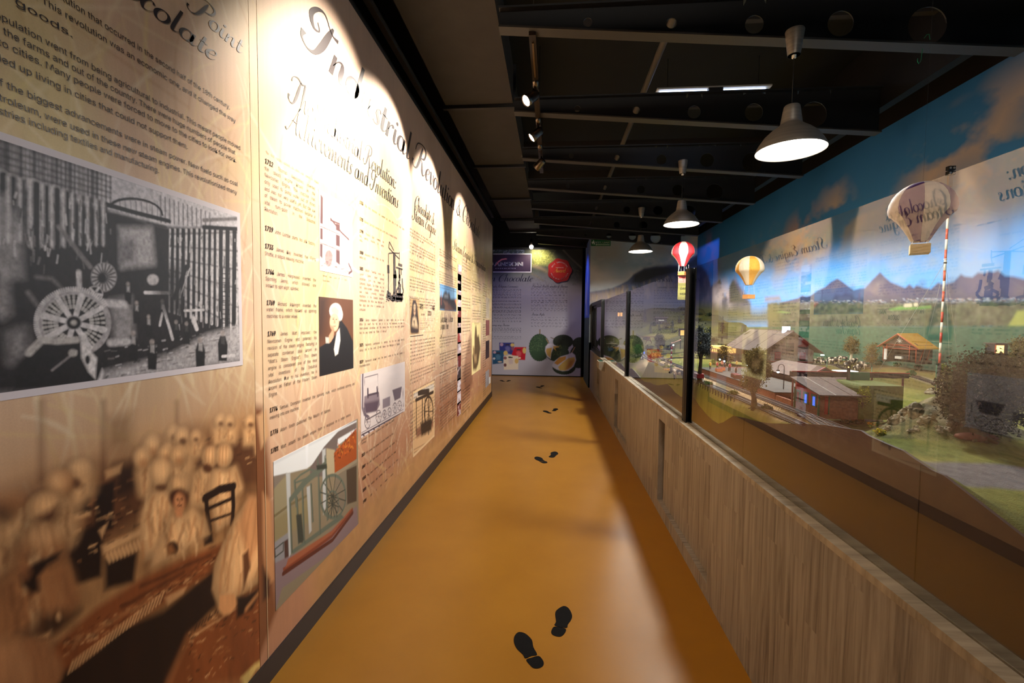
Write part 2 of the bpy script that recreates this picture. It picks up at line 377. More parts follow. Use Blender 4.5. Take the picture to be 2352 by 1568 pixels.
SG = {
 'i': ([_st(.2, 1.0), _o(.24, .07, ry=.07, cy=1.45, w0=.1, w1=.1, n=6)], .55), 'l': ([_st(.2, 2.1)], .55),
 't': ([_st(.2, 1.55), [(-.02, 1.0, .05), (.5, 1.0, .05)]], .55),
 'n': ([[(.18, 1.0, .16), (.18, 0, .2)], _arch(.18)], 1.05), 'u': ([[(.18, 1, .18), (.18, .3, .2), (.3, .03, .1), (.5, .15, .04), (.66, .6, .04)], _st(.68, 1.0)], 1.05),
 'm': ([[(.18, 1.0, .16), (.18, 0, .2)], _arch(.18, False), _arch(.68)], 1.55),
 'o': ([_o(.42, .34)], .85), 'a': ([_o(.42, .34), _st(.76, 1.0)], 1.12), 'd': ([_o(.42, .34), _st(.76, 2.1)], 1.12),
 'r': ([[(.18, 1.0, .16), (.18, 0, .2)], [(.18, .45, .03), (.38, .88, .05), (.58, 1.0, .12), (.66, .86, .18)]], .72),
 'e': ([[(.12, .42, .03), (.55, .6, .04), (.62, .85, .1), (.42, 1.0, .05), (.16, .72, .17), (.12, .35, .22), (.3, .02, .1), (.55, .08, .04), (.72, .28, .03)]], .72),
 'c': ([[(.6, .82, .16), (.5, .99, .06), (.3, .93, .1), (.12, .5, .22), (.26, .05, .12), (.5, .04, .04), (.7, .28, .03)]], .7),
 'v': ([[(.05, .9, .05), (.18, .98, .12), (.28, .5, .2), (.42, .02, .1), (.6, .3, .05), (.72, .8, .08), (.62, .98, .14)]], .82),
 's': ([[(.08, .14, .14), (.2, 0, .05), (.44, .06, .1), (.48, .32, .18), (.26, .62, .18), (.26, .9, .08), (.46, 1, .05), (.56, .82, .1)]], .66),
 'h': ([[(.18, 2.1, .16), (.18, 0, .2)], _arch(.18)], 1.05), 'b': ([[(.18, 2.1, .16), (.18, .1, .18)], _o(.5, .32)], .9),
 'p': ([[(.18, 1.05, .16), (.18, -.85, .2)], _o(.5, .32)], .92),
 'g': ([_o(.42, .34), [(.76, 1, .18), (.76, -.3, .2), (.6, -.85, .1), (.28, -.92, .05), (.16, -.6, .05), (.55, -.2, .03), (1.05, .3, .03)]], 1.1),
 'y': ([[(.18, 1, .18), (.18, .3, .2), (.3, .03, .1), (.5, .15, .04), (.66, .6, .04)], [(.68, 1, .18), (.68, -.3, .2), (.5, -.85, .1), (.2, -.9, .05)]], 1.0),
 'f': ([[(.6, 2.0, .12), (.45, 2.12, .05), (.25, 1.7, .14), (.2, .8, .2), (.1, -.6, .14), (-.1, -.9, .06)], [(0, 1, .05), (.5, 1, .05)]], .55),
 'w': ([[(.05, .95, .1), (.2, .5, .2), (.32, .02, .1), (.5, .5, .04)], [(.5, 1, .16), (.58, .4, .2), (.72, .02, .1), (.95, .5, .05), (1.0, .95, .12)]], 1.15),
 ':': ([_o(.2, .07, ry=.07, cy=.1, w0=.1, w1=.1, n=6), _o(.26, .07, ry=.07, cy=.85, w0=.1, w1=.1, n=6)], .45),
 'I': ([_capstem, [(.25, 1.5, .03), (.42, 1.2, .05), (.15, 1.1, .1), (-.1, 1.55, .17), (.1, 2.05, .14), (.45, 2.2, .06), (.95, 1.75, .04), (1.35, 1.75, .16)]], 1.25),
 'R': ([_capstem, [(-.05, 1.3, .05), (.15, 1.95, .08), (.9, 2.25, .06), (1.5, 2.0, .16), (1.4, 1.35, .16), (.9, 1.1, .04), (1.15, .9, .1), (1.35, .25, .22), (1.6, .0, .1), (1.85, .25, .03)]], 1.9),
 'P': ([_capstem, [(-.05, 1.3, .05), (.15, 1.95, .08), (.9, 2.25, .06), (1.5, 2.0, .16), (1.45, 1.35, .16), (.95, 1.05, .04)]], 1.5),
 'C': ([[(1.25, 1.55, .14), (1.3, 2.0, .06), (.95, 2.2, .05), (.4, 1.7, .14), (.12, .9, .24), (.3, .15, .16), (.7, -.02, .05), (1.15, .4, .04), (1.1, .8, .04), (.8, .75, .05)]], 1.35),
 'S': ([[(-.1, .5, .2), (-.12, .15, .08), (.25, -.03, .05), (.7, .25, .16), (.75, .8, .23), (.5, 1.35, .2), (.55, 1.95, .08), (.95, 2.15, .05), (1.15, 1.85, .13)]], 1.2),
 'E': ([[(1.15, 1.85, .14), (1.0, 2.15, .05), (.55, 2.1, .1), (.4, 1.6, .2), (.75, 1.15, .05), (.4, 1.05, .1), (.12, .5, .24), (.4, 0, .12), (.9, .1, .05), (1.05, .5, .12)]], 1.2),
 'T': ([_capstem, [(-.15, 1.6, .14), (-.05, 2.0, .06), (.5, 2.2, .1), (1.1, 2.0, .12), (1.6, 2.2, .05)]], 1.35),
 'A': ([[(-.2, .1, .12), (.1, .0, .05), (.7, 1.2, .05), (1.1, 2.15, .06)], [(1.08, 2.15, .18), (1.12, 1.0, .24), (1.2, .2, .2), (1.4, .0, .08), (1.6, .3, .03)], [(.4, .85, .04), (1.15, .85, .05)]], 1.5),
 'D': ([_capstem, [(.1, 1.8, .08), (.6, 2.2, .06), (1.4, 1.9, .16), (1.6, 1.0, .22), (1.1, .1, .1), (.5, .05, .04)]], 1.75),
 'H': ([_capstem, [(1.5, 2.1, .12), (1.4, 1.0, .22), (1.3, .1, .14), (1.6, .1, .04)], [(.7, 1.1, .05), (1.45, 1.1, .05)]], 1.7),
 'M': ([_capstem, [(.95, 2.1, .1), (1.1, .3, .22)], [(1.1, .3, .04), (1.8, 2.1, .05)], [(1.8, 2.1, .1), (1.75, .3, .22), (2.0, .0, .06)]], 2.1),
 'N': ([_capstem, [(.95, 2.1, .1), (1.3, .1, .22)], [(1.3, .1, .04), (1.7, 2.1, .06)]], 1.75),
 '&': ([[(1.1, .95, .05), (.95, .3, .06), (.5, -.03, .12), (.1, .3, .14), (.2, .8, .06), (.75, 1.3, .06), (.7, 1.75, .12), (.45, 1.7, .06), (.5, 1.2, .1), (.8, .5, .2), (1.15, .05, .1), (1.35, .2, .03)]], 1.4),
 ' ': ([], .6),
}
def _catmull(pts, k=5):
    P = np.array(pts, float)
    if len(P) < 3: return np.concatenate([P[0:1] + (P[1:2] - P[0:1]) * t for t in np.linspace(0, 1, 3)])
    Q = np.concatenate([2 * P[:1] - P[1:2], P, 2 * P[-1:] - P[-2:-1]]); out = []
    for i in range(1, len(Q) - 2):
        for j in range(k):
            t = j / k
            out.append(0.5 * ((2 * Q[i]) + (-Q[i - 1] + Q[i + 1]) * t + (2 * Q[i - 1] - 5 * Q[i] + 4 * Q[i + 1] - Q[i + 2]) * t * t + (-Q[i - 1] + 3 * Q[i] - 3 * Q[i + 1] + Q[i + 2]) * t ** 3))
    out.append(Q[-2]); return np.array(out)
_sgc = {}
def script(text, size=1.0, slant=0.32, k=5, weight=1.0):
    """slanted copperplate lettering; size = x-height"""
    V = []; T = []; x = 0; n = 0
    for ch in text:
        st, adv = SG.get(ch, SG['o'])
        key = (ch, weight, k)
        if key not in _sgc:
            vs = []; ts = []; m = 0
            for s_ in st:
                c = _catmull(s_, k); d = np.gradient(c[:, :2], axis=0); d /= np.linalg.norm(d, axis=1, keepdims=True) + 1e-9
                nrm = np.stack([-d[:, 1], d[:, 0]], -1); w_ = c[:, 2:3] / 2 * weight
                vs += [c[:, :2] + nrm * w_, c[:, :2] - nrm * w_]; q = len(c)
                for i in range(q - 1): ts += [(m + i, m + q + i, m + q + i + 1), (m + i, m + q + i + 1, m + i + 1)]
                m += 2 * q
            _sgc[key] = (np.concatenate(vs) if vs else np.zeros((0, 2)), np.array(ts, int).reshape(-1, 3))
        v, t = _sgc[key]
        if len(v): V.append(v + [x, 0]); T.append(t + n); n += len(v)
        x += adv
    V = np.concatenate(V); T = np.concatenate(T); V = V.copy(); V[:, 0] += slant * V[:, 1]
    return V * size, T, x * size
class Print:
    """collects lettering on one plane"""
    def __init__(s): s.V = []; s.T = []; s.n = 0
    def put(s, g, u, v, width=None, flip=False):
        V, T, wd = g
        if len(V) == 0: return
        V = V.copy()
        if width: V[:, 0] *= width / wd
        if flip: V[:, 0] *= -1
        s.V.append(V + [u, v]); s.T.append(T + s.n); s.n += len(V)
    def just(s, text, u, v, width, size, cond=0.7, bold=0.0, italic=0.0, flip=False, lead=None):
        """one line set to full width: word gaps stretched; lead = bold first word"""
        words = text.split(' '); gs = []
        if lead: gs.append(sans(lead, size * 1.30, 0.78, 0.14, 0.035))
        gs += [sans(t, size, cond, italic, bold) for t in words]
        tot = sum(g[2] for g in gs); gap = (width - tot) / max(1, len(gs) - 1) if width else size * cond * .3
        sc_ = 1.0
        if gap < size * .1: sc_ = width / (tot + size * .14 * (len(gs) - 1)); gap = size * .14 * sc_
        x = u
        for g in gs:
            s.put((g[0] * [sc_, 1], g[1], 1), x, v, None, flip); x += (g[2] * sc_ + gap) * (-1 if flip else 1)
    def mesh(s, name, m, to3, parent=None, label=None):
        V = np.concatenate(s.V); T = np.concatenate(s.T)
        return npmesh(name, to3(V[:, 0], V[:, 1]), T, m, None, parent, label=label)
# ================================================================== STRUCTURE
Y0 = -2.6
m_floor = noise_mat('floor_vinyl_orange', [(158, 106, 29), (166, 113, 33)], 3, 3, rough=0.33, bump=0.02, bscale=90, spec=0.27)
_b = m_floor.node_tree.nodes['Principled BSDF']
m_black = mat('matt_black_paint', (16, 15, 15), 0.6)
m_deck = noise_mat('dark_deck_paint', [(14, 12, 11), (20, 18, 16)], 4, 4, rough=0.8)
m_upper = noise_mat('dark_brown_upper_wall', [(28, 23, 20), (36, 30, 26)], 2, 4, rough=0.85)
m_beam = mat('black_steel_beam', (17, 16, 16), 0.5)
m_flange = mat('grey_steel_flange', (52, 50, 48), 0.55)
m_duct = noise_mat('duct_insulation_board', [(52, 49, 46), (58, 55, 51)], 6, 4, rough=0.8)
m_kick = mat('black_brown_kickboard', (38, 28, 25), 0.45)
o = MB().box((-3.2, Y0, -0.1), (3.6, 12.6, 0)).build('floor', m_floor); struct(o, 'glossy mustard orange floor of the corridor')
o = MB().box((-3.2, Y0, 4.25), (3.6, 12.6, 4.3)).build('ceiling', m_deck); struct(o, 'dark ceiling deck above the steel beams')
# left wall carrying the printed sheets
wl = MB().box((XL - 0.12, Y0, 0), (XL - 0.002, YLEND, ZTL)).build('wall_left', mat('panel_core_brown', (96, 70, 50), 0.6)); struct(wl, 'long partition wall carrying the printed history panels')
b = MB()
b.box((XL - 0.16, Y0, ZTL), (XL - 0.02, YLEND, ZTL + 0.05)); b.box((XL - 0.20, Y0, ZTL + 0.05), (XL - 0.08, YLEND, ZTL + 0.16)); b.box((XL - 0.02, Y0, ZTL + 0.16), (XL + 0.02, YLEND, ZTL + 0.2))
o = b.build('trim_1', m_black); struct(o, 'black rail along the top of the printed partition')
o = MB().box((XL - 0.13, YLEND, 0), (XL + 0.004, YLEND + 0.03, ZTL)).build('trim_2', m_black); struct(o, 'black edge strip at the end of the partition')
o = MB().box((XL - 0.002, Y0, 0), (XL + 0.012, YLEND + 0.03, 0.095)).build('baseboard_left', m_kick); struct(o, 'dark brown kickboard under the printed partition')
o = MB().box((-1.62, Y0, ZT + 0.2), (-1.55, 12.6, 4.25)).build('wall_left_upper', m_black); struct(o, 'black upper wall above the partition')
o = MB().box((-3.2, Y0, 0), (-3.1, 12.6, 4.25)).build('wall_far_left', m_upper); struct(o)
o = MB().box((-3.2, Y0 - 0.1, 0), (3.6, Y0, 4.25)).build('wall_front', m_upper); struct(o)
o = MB().box((-3.2, 12.5, 0), (3.6, 12.6, 4.25)).build('wall_back', m_deck); struct(o, 'black wall behind the far panel')
# right side
o = MB().box((XR + 0.002, Y0, 0), (XR + 0.1, YE + 0.1, ZT)).build('wall_right', mat('mural_core', (40, 70, 95), 0.7)); struct(o, 'wall carrying the painted sky mural')
o = MB().box((XR + 0.1, Y0, 0), (XR + 0.2, 12.6, 4.25)).build('wall_right_upper', m_upper); struct(o, 'dark brown wall above the mural')
XEL = ony(1356, 600, YE)[0]
o = MB().box((XEL + 0.004, YE + 0.002, 0), (XR + 0.1, YE + 0.1, ZT)).build('wall_diorama_end', mat('mural_core2', (70, 78, 80), 0.7)); struct(o, 'end wall of the model landscape with cloudy mountain mural')
# mural return (jamb) of the end wall, blue lamp light put into its colour
cv = Canvas(np.linspace(YE + 0.002, YD - 0.35, 30), np.linspace(0.0, ZT, 120), None, (64, 92, 170))
cv.c[:] = L((70, 96, 168)); cv.c[cv.V < 1.55] = L((58, 74, 66)); cv.c *= (0.8 + 0.4 * fbm(cv.U * 3, cv.V * 4, 3))[..., None]
cl = fbm(cv.U * 4, cv.V * 3, 8); k = np.clip((cl - .5) * 4, 0, 1)[..., None] * (cv.V > 1.6)[..., None]; cv.c = cv.c * (1 - k) + L((150, 140, 160)) * k
o = cv.mesh('wall_return', vmat('mural_print', 0.6, 0.2), lambda u, v: np.stack([np.full(u.shape, XEL), u, v], -1), skirt=(0.05, 0, 0)); struct(o, 'narrow mural return beside the end wall, blue light put into its colour')

# ---- steel beams with round holes, deepening to the right
def beam(y, xl=-0.36, xr=2.72, zt=3.455, zl=3.352, zr=3.098, holes=()):
    zb = lambda x: zl + (zr - zl) * (x - xl) / (xr - xl)
    root = empty('ceiling_beam', (0, y, 0)); root['kind'] = 'structure'; root['label'] = 'dark steel ceiling beam with round holes, tapering to the left'
    b = MB(); t = 0.004
    cuts = [xl]
    for (hx, hr, hz_) in holes: cuts += [hx - hr * 1.25, hx + hr * 1.25]
    cuts.append(xr)
    for i in range(0, len(cuts) - 1):
        x0, x1 = cuts[i], cuts[i + 1]
        if i % 2 == 0:
            b.prism([(x0, zb(x0)), (x1, zb(x1)), (x1, zt), (x0, zt)], 'y', -t, t)
        else:
            hx, hr, hz_ = holes[i // 2]; hz = min(max(hz_, zb(hx) + hr + .01), zt - hr - .006)
            cor = [(x0, zb(x0)), (x1, zb(x1)), (x1, zt), (x0, zt)]; n = 28; out = []; inn = []
            for k in range(n):
                a = 2 * PI * (k + .5) / n; d = (math.cos(a), math.sin(a)); best = 9
                for j in range(4):
                    p, q = cor[j], cor[(j + 1) % 4]; ex, ez = q[0] - p[0], q[1] - p[1]
                    den = d[0] * ez - d[1] * ex
                    if abs(den) < 1e-9: continue
                    tt = ((p[0] - hx) * ez - (p[1] - hz) * ex) / den; ss = ((p[0] - hx) * d[1] - (p[1] - hz) * d[0]) / den
                    if tt > 0 and -1e-6 <= ss <= 1 + 1e-6: best = min(best, tt)
                out.append((hx + d[0] * best, hz + d[1] * best)); inn.append((hx + d[0] * hr, hz + d[1] * hr))
            for yy in (-t, t): b.add([(p[0], yy, p[1]) for p in out + inn], [(k, (k + 1) % n, n + (k + 1) % n, n + k) for k in range(n)])
            b.add([(p[0], -t, p[1]) for p in inn] + [(p[0], t, p[1]) for p in inn], [(k, (k + 1) % n, n + (k + 1) % n, n + k) for k in range(n)])
    b.build('web', m_beam, root)
    f = MB()
    f.prism([(xl, zb(xl) - .012), (xr, zb(xr) - .012), (xr, zb(xr)), (xl, zb(xl))], 'y', -0.045, 0.045).build('bottom_flange', m_flange, root)
    MB().box((xl, -0.045, zt), (xr, 0.045, zt + .012)).build('top_flange', m_beam, root)
    return root
HY = [ony(px, py, 2.99) for px, py in ((1350, 52), (1542, 54), (1732, 57), (1930, 55), (2129, 60))]
HR = [.028, .032, .055, .075, .108]
for k in range(8):
    y = 2.99 + 1.18 * k
    if k == 0: hs = [(p[0], r, p[2]) for p, r in zip(HY, HR)]
    beam(y, holes=hs)
beam(1.81, holes=hs)
o = MB().box((2.722, Y0, 3.30), (2.80, 12.4, 3.9)).build('trim_3', m_beam); struct(o, 'dark lengthways girder carrying the beam ends')
# purlins and duct
for i, y in enumerate((3.6, 5.0, 6.2, 7.4)):
    o = MB().box((-0.5, y, 3.72), (3.3, y + 0.05, 3.86)).build('trim_%d' % (10 + i), mat('brown_purlin', (40, 34, 30), 0.7)); struct(o, 'dull brown purlin above the beams')
d = empty('air_duct', (-0.7, 0, 3.6), 'long boxed air duct with flanged joints running above the printed wall', 'duct')
ys = [Y0, 0.6, 2.35, 2.8, 4.55, 6.3, 8.0, 9.6]
for a, e in zip(ys[:-1], ys[1:]):
    keep(MB().box((-1.075, a + .004, 3.6), (-0.405, e - .004, 3.95)).build('duct_section', m_duct), d)
for y in ys[3:] + [0.6]:
    keep(MB().box((-1.10, y - .02, 3.565), (-0.38, y + .02, 3.97)).build('joint_flange', m_beam), d)
keep(MB().box((-1.0, 9.62, 3.55), (-0.30, 10.6, 3.85)).build('duct_outlet', m_duct), d)
keep(MB().box((-0.99, 10.6, 3.50), (-0.28, 10.66, 3.87)).build('joint_flange', m_beam), d)
p = MB().tube([(0.83, Y0, 3.64), (0.83, 11.5, 3.64)], 0.028, 10).build('conduit_pipe', mat('grey_pipe', (80, 73, 66), .6)); tag(p, 'straight grey conduit pipe running lengthways above the steel beams', 'pipe')
# second dark conduit and slim cables high on the right
p = MB().tube([(3.0, 2.4, 3.75), (2.95, 3.4, 3.66), (2.7, 4.6, 3.64)], 0.008, 6).build('ceiling_cable', m_black); tag(p, 'thin dark cable slung high over the mural', 'cable')
# fluorescent batten
fy = 4.52; fx0 = ony(1507, 211, fy); fx1 = ony(1768, 206, fy)
t = empty('ceiling_light', ((fx0[0] + fx1[0]) / 2, fy, fx0[2]), 'slim fluorescent batten glowing bluish white between dark beams', 'light')
h = (fx1[0] - fx0[0]) / 2
MB().box((-h, -.05, 0), (h, .05, .014)).build('housing', mat('white_housing', (190, 188, 180), .5), t)
for x in (-h + .03, -h * .0 + .02):
    MB().tube([(x, 0, -.012), (x + h - .06, 0, -.012)], .013, 8).build('tube', mat('fluorescent_tube', (220, 230, 255), .4, emit=(200, 220, 255), estr=5.0), t)
MB().box((-.05, -.055, -.03), (.08, .055, -.001)).build('clip', m_beam, t)
MB().tube([(-h * .8, 0, .03), (-h * .8, 0, .3)], .003, 5).build('suspension_wire', m_beam, t); MB().tube([(h * .8, 0, .03), (h * .8, 0, .3)], .003, 5).build('suspension_wire', m_beam, t)
# green hook wire hanging in the largest hole
q = [(HY[4][0] - .02, 2.98, HY[4][2] - .075), (HY[4][0] - .012, 2.97, HY[4][2] - .06), (HY[4][0] + .0, 2.97, HY[4][2] - .058), (HY[4][0] + .006, 2.97, HY[4][2] - .09)]
p = MB().tube(q, .0018, 5).build('wire_hook', mat('green_wire', (30, 150, 100), .4)); tag(p, 'small green wire hook hanging from the nearest beam', 'hook')
q = [ony(2119, 112, 2.955), ony(2117, 126, 2.95), ony(2115, 140, 2.94), ony(2110, 146, 2.9), ony(2107, 140, 2.9), ony(2108, 134, 2.9)]
p = MB().tube(q, .0018, 5).build('wire_hook', _mats['green_wire']); tag(p, 'looped end of green wire dangling below the nearest beam', 'hook')

# ---- footprints on the floor
def spr(pts, k=4):
    P = np.array(pts, float); n = len(P); out = []
    for i in range(n):
        a, b_, c_, d_ = P[(i - 1) % n], P[i], P[(i + 1) % n], P[(i + 2) % n]
        for j in range(k):
            t = j / k; out.append(0.5 * ((2 * b_) + (-a + c_) * t + (2 * a - 5 * b_ + 4 * c_ - d_) * t * t + (-a + 3 * b_ - 3 * c_ + d_) * t ** 3))
    return out
zc = lambda x, y: (1160 + x * 180 / 1660, 1380 + y * 170 / 1568)
Rsole = [zc(*p) for p in ((1055, 525), (1080, 440), (1060, 280), (1100, 190), (1240, 108), (1350, 160), (1420, 300), (1400, 400), (1330, 500), (1300, 570))]
Rheel = [zc(*p) for p in ((1040, 548), (1160, 560), (1290, 598), (1260, 690), (1200, 745), (1130, 757), (1020, 725), (978, 670), (995, 600))]
Lsole = [zc(*p) for p in ((430, 1218), (380, 1140), (250, 1010), (190, 880), (195, 760), (260, 675), (340, 662), (450, 705), (570, 830), (600, 980), (680, 1138), (560, 1165))]
Lheel = [zc(*p) for p in ((448, 1250), (560, 1205), (710, 1168), (790, 1240), (822, 1320), (790, 1390), (700, 1428), (600, 1420), (530, 1360))]
m_foot = noise_mat('footprint_vinyl', [(13, 11, 10), (20, 17, 16)], 60, 4, rough=.8, spec=.1)
def foot_poly(pts): return [(onz(x, y, 0)[0], onz(x, y, 0)[1]) for x, y in pts]
def flat(poly, sharp=()):
    return poly
def make_foot(sole, heel, label):
    S = np.array(foot_poly(spr(sole, 3))); H = np.array(foot_poly(spr(heel, 3))); c = S.mean(0)
    r = empty('footprint_sticker', (c[0], c[1], 0.0012), label, 'footprint', 'footprint stickers leading down the corridor')
    for nm, Q in (('sole_print', S), ('heel_print', H)):
        b = MB().prism([tuple(q - c) for q in Q], 'z', -0.001, 0.0006); b.build(nm, m_foot, r)
    return r, c
rf, cR = make_foot(Rsole, Rheel, 'black footprint sticker on orange floor, the nearest right foot')
lf, cL = make_foot(Lsole, Lheel, 'black footprint sticker on orange floor, the nearest left foot')
names = ['second', 'third', 'fourth']
for i, (lp, rp) in enumerate((((1238, 1054), (1273, 1042)), ((1254, 945), (1276, 940)), ((1236, 889), (1246, 886)), ((1152, 874), (1169, 874)))):
    for src, cc, pp, side in ((lf, cL, lp, 'left'), (rf, cR, rp, 'right')):
        d_ = dup(src); q = onz(pp[0], pp[1], 0); d_.location = (q[0], q[1], 0.0012)
        d_['label'] = ('black %s footprint sticker in the %s pair along the corridor' % (side, names[i])) if i < 3 else 'black %s footprint sticker near the foot of the printed partition end' % side

# ================================================================== PLINTH under the glass
def wood_mat(name, vertical=True, c=((122, 104, 82), (158, 138, 112), (176, 157, 130)), sy=12.0):
    m = bpy.data.materials.new(name); m.use_nodes = True; nt = m.node_tree; N = nt.nodes; K = nt.links; b = N['Principled BSDF']
    tc = N.new('ShaderNodeTexCoord'); sp = N.new('ShaderNodeSeparateXYZ'); K.new(tc.outputs['Object'], sp.inputs[0])
    def mth(op, a, bb=None):
        n = N.new('ShaderNodeMath'); n.operation = op
        for i, v in enumerate((a, bb)):
            if v is None: continue
            if isinstance(v, (int, float)): n.inputs[i].default_value = v
            else: K.new(v, n.inputs[i])
        return n.outputs[0]
    col = mth('FLOOR', mth('MULTIPLY', sp.outputs['Y'], 11.0))
    wn = N.new('ShaderNodeTexWhiteNoise'); wn.noise_dimensions = '1D'; K.new(col, wn.inputs['W'])
    off = mth('MULTIPLY', wn.outputs['Value'], 7.0)
    row = mth('FLOOR', mth('MULTIPLY', mth('ADD', sp.outputs['Z'], off), 1.7))
    wn2 = N.new('ShaderNodeTexWhiteNoise'); wn2.noise_dimensions = '2D'; cb = N.new('ShaderNodeCombineXYZ'); K.new(col, cb.inputs[0]); K.new(row, cb.inputs[1]); K.new(cb.outputs[0], wn2.inputs['Vector'])
    mp = N.new('ShaderNodeMapping'); mp.inputs['Scale'].default_value = (3, 26, 1.4) if vertical else (1.5, 16, 3)
    add = N.new('ShaderNodeVectorMath'); add.operation = 'ADD'; K.new(tc.outputs['Object'], add.inputs[0])
    sc2 = N.new('ShaderNodeCombineXYZ'); K.new(mth('MULTIPLY', wn2.outputs['Value'], 5.0), sc2.inputs[2]); K.new(sc2.outputs[0], add.inputs[1])
    K.new(add.outputs[0], mp.inputs[0])
    n1 = N.new('ShaderNodeTexNoise'); n1.inputs['Scale'].default_value = 1.6; n1.inputs['Detail'].default_value = 8; n1.inputs['Roughness'].default_value = .62; n1.inputs['Distortion'].default_value = .5; K.new(mp.outputs[0], n1.inputs['Vector'])
    f = mth('ADD', n1.outputs['Fac'], mth('MULTIPLY', mth('SUBTRACT', wn2.outputs['Value'], 0.5), 0.10))
    r = N.new('ShaderNodeValToRGB'); K.new(f, r.inputs[0]); e = r.color_ramp.elements; e.new(.5)
    for i, (p_, cc) in enumerate(zip((.28, .5, .72), c)): e[i].position = p_; e[i].color = L4(cc)
    K.new(r.outputs[0], b.inputs['Base Color']); b.inputs['Roughness'].default_value = .55; b.inputs['Specular IOR Level'].default_value = .35
    bp = N.new('ShaderNodeBump'); bp.inputs['Strength'].default_value = .15; bp.inputs['Distance'].default_value = .003; K.new(n1.outputs['Fac'], bp.inputs['Height']); K.new(bp.outputs[0], b.inputs['Normal'])
    return m
WC = ((108, 99, 90), (152, 142, 128), (174, 164, 150))
m_wood = wood_mat('plinth_woodgrain', True, WC)
m_ledge = wood_mat('ledge_woodgrain', False, ((130, 118, 100), (166, 152, 130), (186, 172, 148)))
plinth = empty('display_plinth', (XP, 0, 0), 'long woodgrain plinth with recessed access panels below the model railway glass', 'plinth')
YF0 = -2.5; YF1 = 10.08; ZL = 0.836
def yat(px, py): return onx(px, py, XP)[1]
opens = [(yat(1632, 1082), yat(1513, 1000)), (yat(1440, 920), yat(1412, 900)), (yat(1380.5, 870), yat(1371, 870)), (-0.6, 0.4)]
opens = [(a, b_) for a, b_ in sorted(opens)]; ZO0, ZO1 = 0.088, 0.73
b = MB(); y = YF0
for a, e in opens:
    b.box((0, y, 0), (0.05, a, ZL - .022)); b.box((0, a, 0), (0.05, e, ZO0)); b.box((0, a, ZO1), (0.05, e, ZL - .022)); y = e
b.box((0, y, 0), (0.05, YF1, ZL - .022))
b.build('front_board', m_wood, plinth)
MB().box((0.066, YF0, 0.0), (0.076, YF1, ZL - .03)).build('inner_board', m_black, plinth)
MB().box((-.002, YF0, ZL - .022), (0.0405, YF1, ZL)).build('ledge_board', m_ledge, plinth)
MB().box((0.0475, YF0, ZL - .022), (0.0865, YF1, ZL)).build('ledge_board', m_ledge, plinth)
for a, e in opens:
    pn = MB().box((0.034, a + .002, ZO0 + .002), (0.05, e - .045, ZO1 - .002)).build('access_panel', m_wood, plinth)
    lk = MB().lathe([(0.0, -.004), (.009, -.004), (.009, .002), (.0, .002)], 12, (0.032, a + .045, ZO1 - .075), axis='x'); k_ = lk.build('lock', mat('lock_steel', (150, 140, 120), .3, 1.0), pn)
# glass
def glass_mat():
    m = bpy.data.materials.new('clear_glass'); m.use_nodes = True; nt = m.node_tree; N = nt.nodes; K = nt.links
    for n in list(N):
        if n.type != 'OUTPUT_MATERIAL': N.remove(n)
    out = [n for n in N if n.type == 'OUTPUT_MATERIAL'][0]
    t = N.new('ShaderNodeBsdfTransparent'); t.inputs[0].default_value = (0.955, 0.975, 0.97, 1)
    g = N.new('ShaderNodeBsdfGlossy'); g.inputs['Roughness'].default_value = 0.0; g.inputs[0].default_value = (1, 1, 1, 1)
    fr = N.new('ShaderNodeFresnel'); fr.inputs['IOR'].default_value = 1.5
    # both faces of the thin pane reflect; counted once on the outward face
    ge = N.new('ShaderNodeNewGeometry'); inv = N.new('ShaderNodeMath'); inv.operation = 'SUBTRACT'; inv.inputs[0].default_value = 1.0; K.new(ge.outputs['Backfacing'], inv.inputs[1])
    m2 = N.new('ShaderNodeMath'); m2.operation = 'MULTIPLY'; K.new(fr.outputs[0], m2.inputs[0]); K.new(inv.outputs[0], m2.inputs[1])
    m3 = N.new('ShaderNodeMath'); m3.operation = 'MULTIPLY'; m3.inputs[1].default_value = 1.85; m3.use_clamp = True; K.new(m2.outputs[0], m3.inputs[0])
    mx = N.new('ShaderNodeMixShader'); K.new(m3.outputs[0], mx.inputs[0]); K.new(t.outputs[0], mx.inputs[1]); K.new(g.outputs[0], mx.inputs[2]); K.new(mx.outputs[0], out.inputs[0])
    return m
m_glass = glass_mat()
ZG = onx(1614, 607, XG)[2]
YP1 = onx(1578, 964, XG)[1]; YP2 = onx(1440, 862, XG)[1]; YP3 = onx(1383, 822, XG)[1]
ZG = 1.839
glabels = ['near glass pane reflecting the bright heading of the opposite wall', 'glass pane between the two nearer black posts', 'narrow-looking glass pane before the black framed window', 'nearest glass pane running out of the frame on the right']
GS = empty('glass_screen', (XG, 0, ZL), 'line of tall clear glass sheets standing on the plinth ledge', 'glass screen')
for i, (a, e) in enumerate(((0.62, YP1 - .012), (YP1 + .03, YP2 - .012), (YP2 + .03, YP3 - .034))):
    if i == 0: a = -1.8
    g = MB().box((XG - .003, a, ZL + .0005), (XG + .003, e, ZG)).build('glass_pane', m_glass); keep(g, GS); g['label'] = glabels[i]
m_post = mat('black_anodised_aluminium', (22, 21, 20), .35, .6)
m_silver = mat('brushed_aluminium', (150, 145, 138), .35, 1.0)
